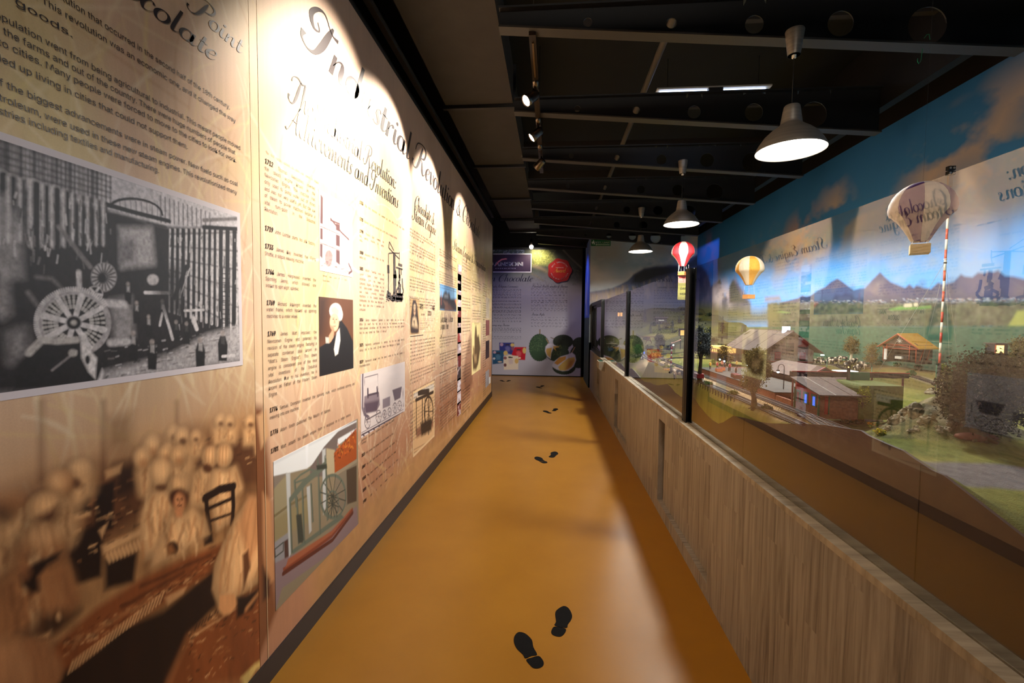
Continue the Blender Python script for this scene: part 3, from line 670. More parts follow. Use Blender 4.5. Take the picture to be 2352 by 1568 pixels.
def post(y, label, zt=None, wide=.085):
    zt = zt or ZG
    r = empty('glass_post', (XG, y, ZL), label, 'post', 'black posts holding the glass')
    h = zt - ZL
    b = MB()
    for s_ in (-1, 1):   # channel profile with two fins each side
        b.box((-.020, s_ * .006 - .003, 0), (.020, s_ * .006 + .003, h)); b.box((-.022, min(s_ * .009, s_ * wide / 2), 0), (-.014, max(s_ * .009, s_ * wide / 2), h)); b.box((.014, min(s_ * .009, s_ * wide / 2), 0), (.022, max(s_ * .009, s_ * wide / 2), h))
    b.build('post_profile', m_post, r)
    MB().box((-.0235, -.0025, 0), (-.0195, .0025, h)).build('light_strip', m_silver, r)
    for z in (.09, h - .05):
        MB().lathe([(.0, -.004), (.005, -.004), (.005, 0), (0, 0)], 10, (-.022, wide * .36, z), axis='x').build('screw', m_silver, r)
    return r
post(YP1, 'nearer black aluminium post clamping two glass panes'); post(YP2, 'farther slim black aluminium post clamping two glass panes')
# framed sliding window at the far end
r = empty('sliding_window', (XG, YP3, ZL), 'black framed sliding window at the far end of the plinth', 'window')
h = ZG + .02 - ZL; y1 = YE - .02 - YP3
MB().box((-.03, -.03, 0), (.03, .04, h)).build('frame_post', m_post, r); MB().box((-.034, -.004, 0), (-.029, .004, h)).build('light_strip', m_silver, r)
MB().box((-.03, .04, h - .07), (.03, y1, h)).build('top_rail', m_post, r); MB().box((-.03, .04, 0), (.03, y1, .05)).build('bottom_rail', m_post, r)
MB().box((-.03, y1 - .05, .05), (.03, y1, h - .07)).build('frame_post', m_post, r)
for a, e, x in ((.04, y1 * .55, -.015), (y1 * .5, y1 - .05, .012)):
    s_ = MB().box((x - .01, a, .05), (x + .01, a + .06, h - .07)).box((x - .01, e - .06, .05), (x + .01, e, h - .07)).box((x - .01, a, .05), (x + .01, e, .1)).box((x - .01, a, h - .12), (x + .01, e, h - .07)).build('sash', m_post, r)
    MB().box((x - .002, a + .06, .1), (x + .002, e - .06, h - .12)).build('pane', m_glass, s_)
# small box hooked on the plinth
cy = yat(1386, 845); r = empty('wooden_box', (XP - .001, cy, ZL - .16), 'small pale wooden box with green slot hung on the far plinth edge', 'box')
bw = .17
b = MB().prism([(-.003, .0), (-.07, .02), (-.09, .05), (-.09, .155), (-.003, .158)], 'y', -bw, bw).build('box_body', m_ledge, r)
MB().box((-.075, -bw * .7, .156), (-.02, bw * .7, .164)).build('green_slot', mat('green_slot', (20, 70, 55), .5), r)

# ================================================================== PENDANT LAMPS
m_alu = noise_mat('spun_aluminium', [(176, 168, 156), (204, 196, 184)], 3, 3, rough=.4, metal=0.75, stretch=(1, 1, 20))
m_inner = mat('white_enamel_inside', (245, 240, 230), .5)
m_bulb = mat('lamp_glow', (255, 250, 240), .5, emit=(255, 246, 232), estr=14.0)
def pendant(px, py, y, label):
    c = ony(px, py, y)
    r = empty('pendant_lamp', tuple(c), label, 'lamp', 'aluminium pendant lamps over the model railway')
    prof = [(.190, 0), (.186, .018), (.172, .045), (.145, .085), (.110, .118), (.080, .140), (.062, .155), (.058, .165), (.057, .175), (.048, .235), (.043, .262), (.038, .268), (.0, .270)]
    MB().lathe(prof, 48, cap=False).build('shade', m_alu, r)
    MB().lathe([(.186, .002), (.182, .018), (.168, .043), (.141, .082), (.106, .114), (.05, .14), (.0, .142)], 40, cap=False).build('shade_lining', m_inner, r)
    MB().lathe([(.0, .012), (.184, .012), (.184, .016), (.0, .016)], 40).build('light_disc', m_bulb, r)
    MB().tube([(0, 0, .268), (0.0, 0, .575)], .003, 6).build('cord', m_black, r)
    MB().lathe([(.034, .56), (.052, .70), (.05, .705), (.0, .706)], 28).build('ceiling_cup', m_alu, r)
    MB().lathe([(.0, .545), (.012, .545), (.012, .56), (.034, .56)], 20).build('cord_grip', m_inner, r)
    return r
PEND = [(1815, 347, 2.93), (1564.5, 516, 5.3), (1471, 578, 7.6)]
PL = ['largest and nearest aluminium pendant lamp over the railway', 'second aluminium pendant lamp, hanging midway over the railway', 'farthest aluminium pendant lamp, before the exit sign wall']
for (a, b_, y_), lb in zip(PEND, PL): pendant(a, b_, y_, lb)
q0 = ony(1815, 347, 2.93)
for (x_, y_) in ((q0[0], 2.93), (ony(1564.5, 516, 5.3)[0], 5.3), (ony(1471, 578, 7.6)[0], 7.6)):
    lamp('pendant_lamp_light', 'SPOT', (x_, y_, q0[2] - .004), 245, (1, .99, .97), (x_, y_, 0), spot_size=math.radians(174), spot_blend=.25, shadow_soft_size=.12)

# ================================================================== TRACK LIGHT
m_track = mat('dark_bronze_track', (52, 44, 38), .4, .7); m_headm = mat('brushed_nickel', (120, 108, 96), .32, 1.0)
m_lens = mat('spot_lens', (255, 250, 240), .4, emit=(255, 244, 225), estr=30.0)
tk = empty('track_rail', (-.148, 2.98, 3.3), 'slim ceiling track rail with three spotlights over the corridor', 'track light')
MB().box((-.022, 0, 0), (.022, 2.75, .03)).build('rail', m_track, tk)
MB().box((-.006, .08, -.006), (.006, .5, .001)).build('slot', mat('slot_brass', (120, 100, 70), .4, .8), tk)
for y_ in (.35, 1.0, 1.62, 2.2):
    MB().lathe([(.0, -.05), (.024, -.05), (.026, .05), (.0, .05)], 14, (0, y_ + .25, .0), axis='y').build('rail_connector', m_headm, tk)
for y_ in (.12, 1.5, 2.6): MB().tube([(0, y_, .03), (0, y_, .8)], .003, 5).build('hanging_rod', m_track, tk)
hl = ['nearest track spotlight head, lens glowing white', 'middle track spotlight head with a half seen lens', 'last track spotlight head, turned away from view']
aims = [(Vector(SPOTS[i][1]) - Vector(SPOTS[i][0])).normalized() for i in (1, 2, 3)]
for i in range(3):
    p_ = SPOTS[i + 1][0]; h = empty('track_spotlight', (p_[0], p_[1], 3.3), hl[i], 'spotlight', 'spotlight heads on the track')
    MB().tube([(0, 0, 0), (0, 0, -.05), (-.01, 0, -.07)], .008, 8).build('stem', m_track, h)
    T = Matrix.Translation((-.02, 0, -.085)) @ aims[i].to_track_quat('Z', 'Y').to_matrix().to_4x4()
    MB().lathe([(.0, -.07), (.03, -.07), (.038, -.05), (.042, .02), (.046, .055), (.042, .057), (.038, .045)], 24, T=T).build('head', m_headm, h)
    MB().lathe([(.0, .046), (.039, .046), (.039, .05), (.0, .051)], 24, T=T).build('lens', m_lens, h)
# lone bulb spot over the far panel
bp_ = ony(1220.5, 567, 11.55)
h = empty('panel_spotlight', tuple(bp_), 'small glowing spotlight above the far chocolate panel', 'spotlight')
MB().lathe([(.0, -.05), (.035, -.045), (.048, -.01), (.045, .03), (.02, .05)], 16).build('bulb', m_lens, h)
MB().tube([(0, 0, .04), (0, 0, .2)], .03, 10).tube([(0, 0, .19), (0, 0, 4.25 - bp_[2])], .008, 6).build('holder', m_track, h)
# ================================================================== PRINTED SHEETS OF THE LEFT WALL
m_print = vmat('satin_wall_print', 0.48, 0.25, grain=0.05, bscale=240)
m_photo = vmat('photo_print', 0.48, 0.25)
m_ink = mat('dark_ink', (50, 42, 42), .45, spec=.5); m_ink2 = mat('brown_ink', (58, 44, 38), .5)  # dark_ink lightened a little to stand in for lens glare
def yx(px): return pl(px, 733)[0]
def cols_px(a, b, step): return np.array([yx(x) for x in np.arange(a, b + step * .5, step)])
YS0 = yx(583); YS1 = yx(602)
def straw(cv, rng, n, y0, y1, z0, z1, cols, wmin=.003, wmax=.010, lmin=.15, lmax=.6, alpha=.45):
    for _ in range(n):
        y = rng.uniform(y0, y1); z = rng.uniform(z0, z1); a = rng.uniform(.9, 2.2) if rng.random() < .7 else rng.uniform(0, PI); l = rng.uniform(lmin, lmax)
        bend = rng.uniform(-.9, .9); pts = [(y, z)]
        for k in range(5): a += bend * .2; y += math.cos(a) * l / 5; z += math.sin(a) * l / 5; pts.append((y, z))
        w_ = rng.uniform(wmin, wmax)
        cv.line(pts, [w_ * .4, w_, w_, w_ * .8, w_ * .5, w_ * .2], cols[rng.integers(len(cols))], soft=.006, alpha=alpha * rng.uniform(.5, 1.0), raw=True)
def paper_base(cv, ystop=0):
    U, V = cv.U, cv.V
    top = L((188, 160, 140)); mid = L((202, 168, 138)); gr = L((196, 182, 118)); low = L((172, 122, 90)); bot = L((160, 104, 62))
    t = np.clip((V - 2.35) / .5, 0, 1)[..., None]; cv.c[:] = mid * (1 - t) + top * t
    t = np.clip((1.25 - V) / .7, 0, 1)[..., None]; cv.c[:] = cv.c * (1 - t) + low * t
    n = fbm(U * 2.4, V * 1.8, 21, 5); g = np.clip((n - .45) * 4, 0, 1) * np.clip((V - 1.0) / .6, 0, 1) * np.clip((2.9 - V) / .5, 0, 1)
    cv.c[:] = cv.c * (1 - .55 * g[..., None]) + gr * .55 * g[..., None]
    n2 = fbm(U * 5, V * 3, 5, 5); cv.c *= (0.86 + .28 * n2)[..., None]
    n3 = fbm(U * 90, V * 4, 9, 3); cv.c *= (0.93 + .14 * n3)[..., None]
STR = [(236, 220, 176), (244, 232, 200), (226, 206, 128), (232, 214, 150), (160, 112, 70)]
P1 = empty('history_panel', (XL, 1.0, 1.7), 'printed history panel with black and white engine works photo above sepia chocolate workers', 'display panel', 'printed panels of the partition')
P2 = empty('history_panel', (XL, 5.0, 1.7), 'long printed history panel with dated columns under the big script heading', 'display panel', 'printed panels of the partition')
# --- near panel
cv = Canvas(cols_px(-60, 583, 2.1), np.linspace(.095, ZTL - .002, 620), pl)
cv.us[0] = .80; paper_base(cv); rg = np.random.default_rng(4)
straw(cv, rg, 210, .7, 1.85, .95, 2.75, STR, alpha=.38); straw(cv, rg, 60, .9, 1.85, .8, 1.5, STR[:2], .004, .012, .1, .5, .5)
z3 = lambda x, y: (x * .4388, 880 + y * .4388)
def ZP(pts): return [z3(*p) for p in pts]
def sepia(cv):
    S = {'bg': (170, 130, 88), 'l': (214, 172, 126), 'm': (176, 128, 86), 'd': (92, 54, 32), 'k': (48, 27, 18), 't': (140, 86, 50)}
    def pg(pts, c, soft=.006, a=1.0):
        if c in ('l', 'm') and a > .8 and soft < .05 and len(pts) > 3:
            P_ = np.array(pts, float); ce = P_.mean(0); cv.poly(ZP((P_ - ce) * 1.05 + ce + [3, 5]), (60, 36, 22), .03, .6)
            dk = tuple(int(v * .74) for v in S[c]); cv.poly(ZP(pts), dk, soft, a); cv.poly(ZP((P_ - ce) * .8 + ce + [5, -6]), S[c], .035, .95); cv.poly(ZP((P_ - ce) * .45 + ce + [10, -12]), tuple(min(255, int(v * 1.1)) for v in S[c]), .05, .6)
            rq = np.random.default_rng(int(abs(P_.sum())) % 9999); lo, hi = P_.min(0), P_.max(0)
            for _ in range(int((hi[0] - lo[0]) / 9)):
                x = rq.uniform(lo[0] + .2 * (hi[0] - lo[0]), hi[0] - .2 * (hi[0] - lo[0])); y = rq.uniform(lo[1] + .1 * (hi[1] - lo[1]), hi[1] - .35 * (hi[1] - lo[1])); h_ = (hi[1] - lo[1]) * rq.uniform(.12, .28)
                cv.line(ZP([(x, y), (x + rq.uniform(-8, 8), y + h_ * .5), (x + rq.uniform(-14, 14), y + h_)]), [.002, .005, .002], (120, 82, 52) if rq.random() < .7 else (232, 196, 150), .007, .45)
            return
        cv.poly(ZP(pts), S.get(c, c), soft, a)
    def ln(pts, w, c, soft=.004, a=1.0): cv.line(ZP(pts), w, S.get(c, c), soft, a)
    def el(x, y, rx, ry, c, soft=.006, a=1.0, rot=0):
        k = .4388
        if c in ('l', 'm') and rx > 18 and a > .8:
            cv.ell(z3(x + 2, y + 5), rx * k * 1.07, ry * k * 1.07, (66, 40, 26), .02, .6); cv.ell(z3(x, y), rx * k, ry * k, tuple(int(v * .76) for v in S[c]), soft, a)
            cv.ell(z3(x + rx * .1, y - ry * .12), rx * k * .74, ry * k * .74, S[c], .02, .95); cv.ell(z3(x + rx * .2, y - ry * .3), rx * k * .35, ry * k * .35, tuple(min(255, int(v * 1.12)) for v in S[c]), .02, .7)
            for q in (-.5, -.15, .2, .5): cv.line([z3(x + rx * q, y - ry * .8), z3(x + rx * q * 1.3, y - ry * .1), z3(x + rx * q * 1.15, y + ry * .55)], [.001, .003, .001], (126, 86, 56), .004, .18)
            return
        cv.ell(z3(x, y), rx * k, ry * k, S.get(c, c), soft, a, rot=rot)
    pg([(-60, 330), (500, 180), (1000, 60), (1500, -60), (1500, 1700), (-60, 1700)], 'bg', .16, .92)
    for x in (215, 540, 925): ln([(x, 100), (x, 500)], .012, 'd', .01, .55)
    pg([(560, 180), (700, 150), (700, 330), (560, 350)], (130, 95, 62), .02, .7)
    pg([(700, 170), (900, 110), (900, 260), (700, 300)], (190, 150, 108), .03, .5)
    # benches and racks of the middle distance
    pg([(0, 620), (380, 480), (700, 400), (1000, 260), (1400, 230), (1400, 560), (900, 640), (500, 900), (0, 1000)], 'd', .05, .85)
    pg([(380, 560), (480, 540), (470, 680), (370, 700)], 'k'); pg([(500, 540), (600, 510), (590, 760), (500, 790)], 'k')
    pg([(350, 800), (540, 720), (530, 1010), (380, 1060)], 'k', .008); pg([(600, 430), (760, 400), (740, 560), (600, 600)], 'k', .02, .8)
    pg([(550, 930), (720, 880), (700, 1040), (550, 1080)], 'k', .01)
    pg([(530, 850), (740, 760), (745, 790), (540, 895)], 'l', .006, .8); pg([(380, 690), (475, 665), (475, 690), (385, 718)], 'l', .005, .7)
    pg([(515, 770), (565, 730), (535, 810)], 'l', .005, .8); pg([(550, 460), (640, 420), (630, 470), (555, 500)], 'l', .006, .6)
    r = np.random.default_rng(2)
    for k in range(170):
        x = r.uniform(350, 1400); y = 1000 - x * .55 + r.uniform(-140, 170); l_ = r.uniform(8, 40)
        ln([(x, y), (x + l_, y - l_ * .35)], r.uniform(.002, .006), r.choice(['l', 'm', 'k', 'k']), .003, r.uniform(.3, .8))
    for k in range(10):
        for j in range(3): ln([(560 + k * 20, 890 + j * 8 - k * 9), (575 + k * 20, 925 + j * 8 - k * 9)], .006, 'l', .003, .5)
    # long table running into the picture, dark below
    pg([(-20, 1700), (200, 1420), (860, 1180), (1120, 960), (1180, 1120), (980, 1330), (820, 1700)], 'k', .02)
    pg([(290, 1370), (500, 1180), (760, 1010), (1000, 900), (1370, 760), (1400, 840), (1160, 950), (900, 1130), (600, 1310), (420, 1470), (200, 1560)], 't', .012)
    pg([(980, 1330), (1250, 1130), (1440, 980), (1460, 1400), (1300, 1560), (840, 1650)], 't', .03)
    for k in range(230):
        t = r.random(); x = 330 + t * 980; y = 1400 - t * 590 + r.normal(0, 26); l_ = r.uniform(6, 34)
        ln([(x, y), (x + l_, y - l_ * r.uniform(.2, .8))], r.uniform(.002, .006), ['l', 'm', 'd', 'k'][r.integers(4)], .003, r.uniform(.25, .75))
    ln([(740, 1060), (860, 1010), (980, 950), (1100, 900)], .010, 'd', .006, .8); ln([(640, 1170), (800, 1080), (960, 990)], .012, 'd', .006, .7); ln([(500, 1300), (640, 1210), (800, 1130)], .01, 'm', .006, .6)
    pg([(860, 1120), (980, 1060), (960, 1100), (880, 1160)], 'l', .006, .6)
    for k in range(26):
        x = 360 + k * 19; y = 1515 - k * 14.5
        ln([(x, y), (x + 22, y - 60)], .006, 'l', .003, .75); ln([(x + 10, y - 4), (x + 30, y - 58)], .003, 'k', .002, .6)
    for k in range(14): ln([(1020 + k * 17, 1290 - k * 13), (1030 + k * 17, 1265 - k * 13)], .006, 'k', .003, .8)
    ln([(1000, 1330), (1250, 1170)], .006, 'l', .004, .6)
    for k in range(120):
        x = r.uniform(950, 1440); y = 2150 - x * .72 + r.uniform(-150, 200)
        ln([(x, y), (x + r.uniform(4, 20), y - r.uniform(0, 16))], r.uniform(.002, .006), ['l', 'k', 'm'][r.integers(3)], .003, r.uniform(.3, .8))
    # far workers
    for x, y, q in ((1150, 195, 24), (1197, 200, 22), (1305, 200, 24), (1372, 215, 30), (905, 262, 30), (948, 278, 36), (1020, 280, 20)):
        pg([(x - q * 1.2, y + q * 5.2), (x - q * 1.3, y + q * 2), (x - q * .5, y + q), (x + q * .6, y + q), (x + q * 1.6, y + q * 2.2), (x + q * 1.5, y + q * 5)], 'l', .006, .9)
        el(x, y, q, q * 1.1, 'l'); el(x + q * .3, y + q * .7, q * .55, q * .5, 'd', .006, .8)
        ln([(x, y + q * 2), (x - 2, y + q * 4.5)], .005, 'm', .004, .7)
    for x, y, rx, ry, bd in (
        (790, 330, 42, 56, [(740, 400), (850, 380), (880, 560), (760, 590), (735, 480)]), (740, 390, 38, 46, [(730, 430), (800, 420), (820, 570), (745, 580)]),
        (865, 370, 40, 40, [(830, 400), (960, 400), (1000, 520), (880, 560)]), (928, 380, 38, 44, [(880, 430), (980, 420), (1000, 560), (900, 580)])):
        pg(bd, 'l', .006); el(x, y, rx, ry, 'l'); el(x + rx * .3, y + ry * .6, rx * .5, ry * .4, 'm', .01, .8); ln([(bd[0][0] + 30, bd[0][1] + 30), (bd[0][0] + 25, bd[0][1] + 140)], .006, 'm', .005, .7)
    # pair at right
    pg([(1060, 440), (1100, 460), (1110, 640), (1060, 655), (1000, 640), (995, 540), (1020, 470)], 'l'); pg([(1110, 445), (1235, 430), (1270, 550), (1230, 600), (1225, 720), (1130, 780), (1095, 560)], 'l')
    el(1100, 385, 44, 52, 'l'); el(1172, 380, 44, 60, 'l'); el(1085, 445, 22, 24, 'd', .006, .9)
    for p in ([(1040, 500), (1035, 620)], [(1150, 470), (1140, 600)], [(1200, 460), (1205, 600)], [(1160, 620), (1150, 740)], [(1235, 470), (1250, 540)]): ln(p, .005, 'm', .005, .8)
    for q in (-18, -4, 12): ln([(1172 + q, 330), (1168 + q * 1.2, 425)], .004, 'm', .004, .7); ln([(1100 + q, 340), (1096 + q * 1.2, 425)], .004, 'm', .004, .6)
    # chair
    for p, w_ in (([(1075, 600), (1150, 555), (1222, 540)], .03), ([(1080, 660), (1220, 600)], .014), ([(1078, 590), (1085, 680), (1100, 770)], .018), ([(1218, 545), (1222, 640), (1215, 735)], .02), ([(1100, 720), (1215, 680)], .01)): ln(p, w_, 'k', .003)
    pg([(1060, 800), (1110, 780), (1115, 830), (1070, 850)], 'k')
    # standing woman from behind and seated woman facing
    pg([(820, 540), (905, 560), (900, 640), (870, 760), (860, 900), (760, 930), (735, 800), (745, 670), (785, 580)], 'l'); el(836, 470, 52, 70, 'l'); el(842, 545, 26, 18, 'd', .006, .8)
    for p in ([(800, 600), (775, 700), (790, 850)], [(850, 600), (835, 760)], [(875, 620), (870, 700)], [(745, 830), (750, 910)]): ln(p, .007, 'm', .006, .8)
    el(836, 455, 40, 50, (224, 184, 138), .02, .5)
    pg([(890, 700), (960, 690), (1010, 650), (1080, 720), (1100, 790), (1010, 830), (960, 880), (840, 935), (790, 965), (800, 900), (850, 800)], 'l'); el(935, 535, 54, 56, 'l'); el(935, 600, 50, 50, 'd', .008)
    el(940, 620, 30, 48, (196, 140, 98), .008); el(930, 608, 5, 4, 'k', .003); el(952, 606, 5, 4, 'k', .003); ln([(930, 640), (950, 640)], .004, 'd', .003); ln([(941, 612), (940, 628)], .003, 'd', .003, .6); pg([(915, 665), (960, 660), (950, 700), (925, 700)], (196, 140, 98), .006)
    for p in ([(900, 740), (880, 850)], [(960, 740), (930, 840)], [(1020, 700), (990, 820)], [(1060, 720), (1050, 790)]): ln(p, .006, 'm', .006, .8)
    el(905, 860, 28, 34, 'k', .006); pg([(870, 850), (900, 840), (920, 880), (880, 900)], (150, 104, 66), .008)
    # large woman bending at right, hair over her face
    pg([(1305, 590), (1375, 600), (1425, 700), (1432, 900), (1385, 1020), (1290, 1090), (1240, 1130), (1200, 1210), (1150, 1200), (1108, 1080), (1120, 950), (1165, 840), (1230, 700)], 'l', .008)
    pg([(1300, 590), (1370, 590), (1400, 740), (1330, 900), (1280, 1000), (1285, 860), (1240, 760)], (198, 146, 102), .02, .8)
    pg([(1270, 900), (1300, 870), (1310, 960), (1275, 1080)], 'd', .008, .9)
    for k, p in enumerate(([(1320, 620), (1290, 760), (1285, 860)], [(1345, 620), (1330, 780), (1310, 900)], [(1200, 800), (1160, 980), (1150, 1090)], [(1230, 800), (1200, 960), (1190, 1080)], [(1370, 720), (1370, 900), (1340, 1010)], [(1395, 760), (1400, 920)], [(1260, 1000), (1250, 1100)])): ln(p, .008, 'm', .008, .8)
    pg([(1150, 1110), (1220, 1100), (1250, 1150), (1210, 1200), (1170, 1215), (1145, 1180)], (206, 156, 110), .006); pg([(1240, 1120), (1290, 1110), (1380, 1060), (1320, 1180), (1240, 1230)], 'k', .01)
    ln([(1290, 1180), (1360, 1090), (1400, 1040)], .02, (190, 140, 96), .008, .8)
    # left foreground group
    pg([(-20, 720), (60, 690), (150, 740), (140, 850), (60, 950), (-20, 1060)], 'l', .012, .85); el(60, 640, 80, 60, 'm', .02, .8); el(20, 690, 60, 50, 'k', .02, .7)
    el(410, 460, 56, 52, 'l', .01); pg([(370, 500), (460, 490), (470, 580), (400, 620), (370, 590)], 'l', .01, .9); el(395, 520, 26, 22, 'd', .008, .8)
    el(315, 535, 58, 72, 'm', .01); el(300, 520, 46, 55, 'l', .015, .8); pg([(290, 610), (350, 620), (385, 760), (370, 860), (300, 800), (260, 700)], 'l', .01)
    pg([(150, 700), (250, 600), (310, 640), (290, 720), (200, 800), (120, 860), (60, 800)], 'l', .01); el(225, 660, 80, 78, 'l', .01); pg([(200, 700), (300, 640), (300, 690), (260, 740), (200, 740)], 'd', .012, .9)
    pg([(-40, 1040), (60, 980), (110, 960), (330, 930), (370, 1000), (415, 1150), (360, 1240), (300, 1240), (260, 1330), (60, 1380), (-40, 1330)], 'm', .01)
    pg([(190, 1000), (330, 940), (400, 1130), (330, 1220), (210, 1200)], (158, 112, 74), .02, .9)
    el(212, 838, 118, 104, 'l', .008); pg([(95, 900), (150, 930), (250, 895), (325, 850), (320, 900), (230, 930), (150, 960), (110, 1000)], 'm', .01, .9)
    pg([(110, 1000), (180, 940), (290, 890), (320, 880), (300, 920), (250, 950), (200, 1010), (205, 1085), (160, 1100), (115, 1060)], 'k', .008); el(130, 990, 30, 40, (150, 104, 70), .01, .8)
    for p in ([(140, 780), (160, 900)], [(200, 745), (230, 880)], [(260, 750), (290, 860)], [(60, 1060), (80, 1300)], [(120, 1110), (150, 1320)], [(330, 1000), (380, 1160)], [(20, 1080), (30, 1280)], [(100, 830), (120, 900)]): ln(p, .008, (130, 88, 58), .012, .6)
    pg([(200, 1210), (330, 1200), (320, 1270), (230, 1310), (190, 1280)], 'k', .02, .8); el(307, 1225, 12, 22, 'l', .005); pg([(200, 1330), (270, 1290), (250, 1330)], 'l', .004, .8); pg([(90, 1300), (300, 1230), (420, 1190), (300, 1300), (130, 1360)], 'k', .015, .7)
    el(140, 1500, 190, 150, (168, 122, 84), .01); el(90, 1480, 110, 120, (188, 142, 102), .04, .7)
    for q in (0, 40, 90): ln([(140 + q, 1360), (180 + q, 1450), (190 + q, 1568)], .012, (128, 86, 56), .014, .6)
    pg([(1260, 1540), (1330, 1470), (1440, 1400), (1440, 1440), (1340, 1500), (1280, 1600)], (220, 196, 130), .01, .8)
sepia(cv)
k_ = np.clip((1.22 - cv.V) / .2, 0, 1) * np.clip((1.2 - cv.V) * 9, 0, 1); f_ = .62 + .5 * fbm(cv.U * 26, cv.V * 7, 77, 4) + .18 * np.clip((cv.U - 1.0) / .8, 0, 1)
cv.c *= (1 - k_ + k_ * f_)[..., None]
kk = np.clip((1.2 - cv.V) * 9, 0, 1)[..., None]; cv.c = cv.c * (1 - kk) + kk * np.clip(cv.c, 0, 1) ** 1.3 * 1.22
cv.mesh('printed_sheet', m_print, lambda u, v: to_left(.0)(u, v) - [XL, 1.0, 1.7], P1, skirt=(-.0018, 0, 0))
# strip and far panel
cv = Canvas(np.concatenate([[YS0 + .0015], cols_px(586, 1127, 2.0), [YLEND]]), np.linspace(.095, ZTL - .002, 560), pl); paper_base(cv); rg = np.random.default_rng(11)
straw(cv, rg, 520, 1.8, 8.6, .75, 2.3, STR, .004, .014, .15, .8, .5)
straw(cv, rg, 300, 1.8, 6.0, .25, 1.5, STR[:2], .003, .010, .15, .6, .4)
straw(cv, rg, 240, 2.2, 8.5, .10, .45, [(206, 172, 110), (180, 134, 78), (150, 100, 56), (214, 186, 130)], .004, .02, .1, .35, .5)
sl = np.clip((.42 - cv.V) / .16, 0, 1) * np.clip((cv.U - 1.95) / .2, 0, 1); g = fbm(cv.U * 9, cv.V * 14, 31, 5)[..., None]
cv.c[:] = cv.c * (1 - .65 * sl[..., None]) + (L((176, 132, 76)) * (0.7 + .6 * g)) * .65 * sl[..., None]
sepia(cv) if False else None
# continuation of the workers picture on the narrow strip
zz = [(583, 930), (603, 935), (612, 1000), (618, 1060), (622, 1200), (628, 1330), (636, 1400), (600, 1500), (570, 1568)]
cv.poly(zz + [(560, 1568)], (120, 72, 42), .02); cv.poly([(590, 955), (612, 940), (618, 1000), (600, 1030)], (196, 150, 106), .01); cv.poly([(603, 1130), (621, 1150), (628, 1260), (630, 1330), (612, 1350), (604, 1260)], (186, 130, 86), .01)
cv.poly([(603, 1300), (620, 1330), (618, 1370), (604, 1380)], (60, 34, 22), .012)
# ghost locomotive at the bottom of the far half
gh = (112, 68, 44)
gx = lambda x, y: (980 + x * 200 / 1568, 860 + y * 200 / 1568)
cv.poly([gx(*p) for p in ((150, 440), (300, 330), (420, 350), (560, 130), (760, -60), (800, 100), (780, 350), (640, 620), (560, 900), (300, 1080), (130, 1120))], (128, 80, 54), .12, .55)
for cx_, cy_, rx_, ry_ in ((420, 830, 46, 245), (560, 700, 38, 235), (700, 700, 30, 110), (770, 640, 24, 100)):
    q = [gx(cx_ + rx_ * math.cos(2 * PI * k / 30), cy_ + ry_ * math.sin(2 * PI * k / 30)) for k in range(31)]
    cv.line(q, .03, (206, 160, 120), .03, .6)
cv.line([gx(420, 730), gx(560, 620), gx(700, 520), gx(800, 440)], .04, (206, 160, 120), .03, .6); cv.line([gx(300, 960), gx(430, 700), gx(300, 820)], .03, (200, 150, 110), .03, .5)
for k in range(16): cv.line([gx(240 + k * 22, 130 - k * 5), gx(245 + k * 22, 480 - k * 18)], .03, (104, 62, 42), .05, .3)
cv.line([gx(0, 1450), gx(500, 1010), (1127, 895)], .02, (196, 150, 100), .03, .5)
cv.poly([(1072, 800), (1080, 760), (1084, 780), (1086, 880), (1070, 905), (1064, 860)], (104, 64, 44), .05, .6)
cv.mesh('printed_sheet', m_print, lambda u, v: to_left(.0)(u, v) - [XL, 5.0, 1.7], P2, skirt=(-.0018, 0, 0))
MB().box((.0005, YS1 - 1.0 - .0015, .095 - 1.7), (.0015, YS1 - 1.0 + .0015, ZTL - 1.7)).build('joint_strip', mat('pale_joint', (200, 170, 130), .5), P1)

# --- lettering and photographs as parts
def left_print(o, par): return lambda u, v: to_left(o)(u, v) - np.array(par.location)
def photo(name, label, par, x0, x1, z0, z1, paint, base, step=1.5, border=0, bcol=(226, 220, 214), off=.0015, zs=None):
    us = cols_px(x0, x1, step); hpx = (z1 - z0) * F / (us[0] * .5 + us[-1] * .5)
    c_ = Canvas(us, np.linspace(z0, z1, max(12, int(hpx / step))), pl, base)
    paint(c_)
    if border:
        m_ = (c_.U < us[0] + border) | (c_.U > us[-1] - border) | (c_.V < z0 + border) | (c_.V > z1 - border); c_.c[m_] = L(bcol)
    return c_.mesh(name, m_photo, left_print(off, par), par, label, skirt=(-off * .8, 0, 0))
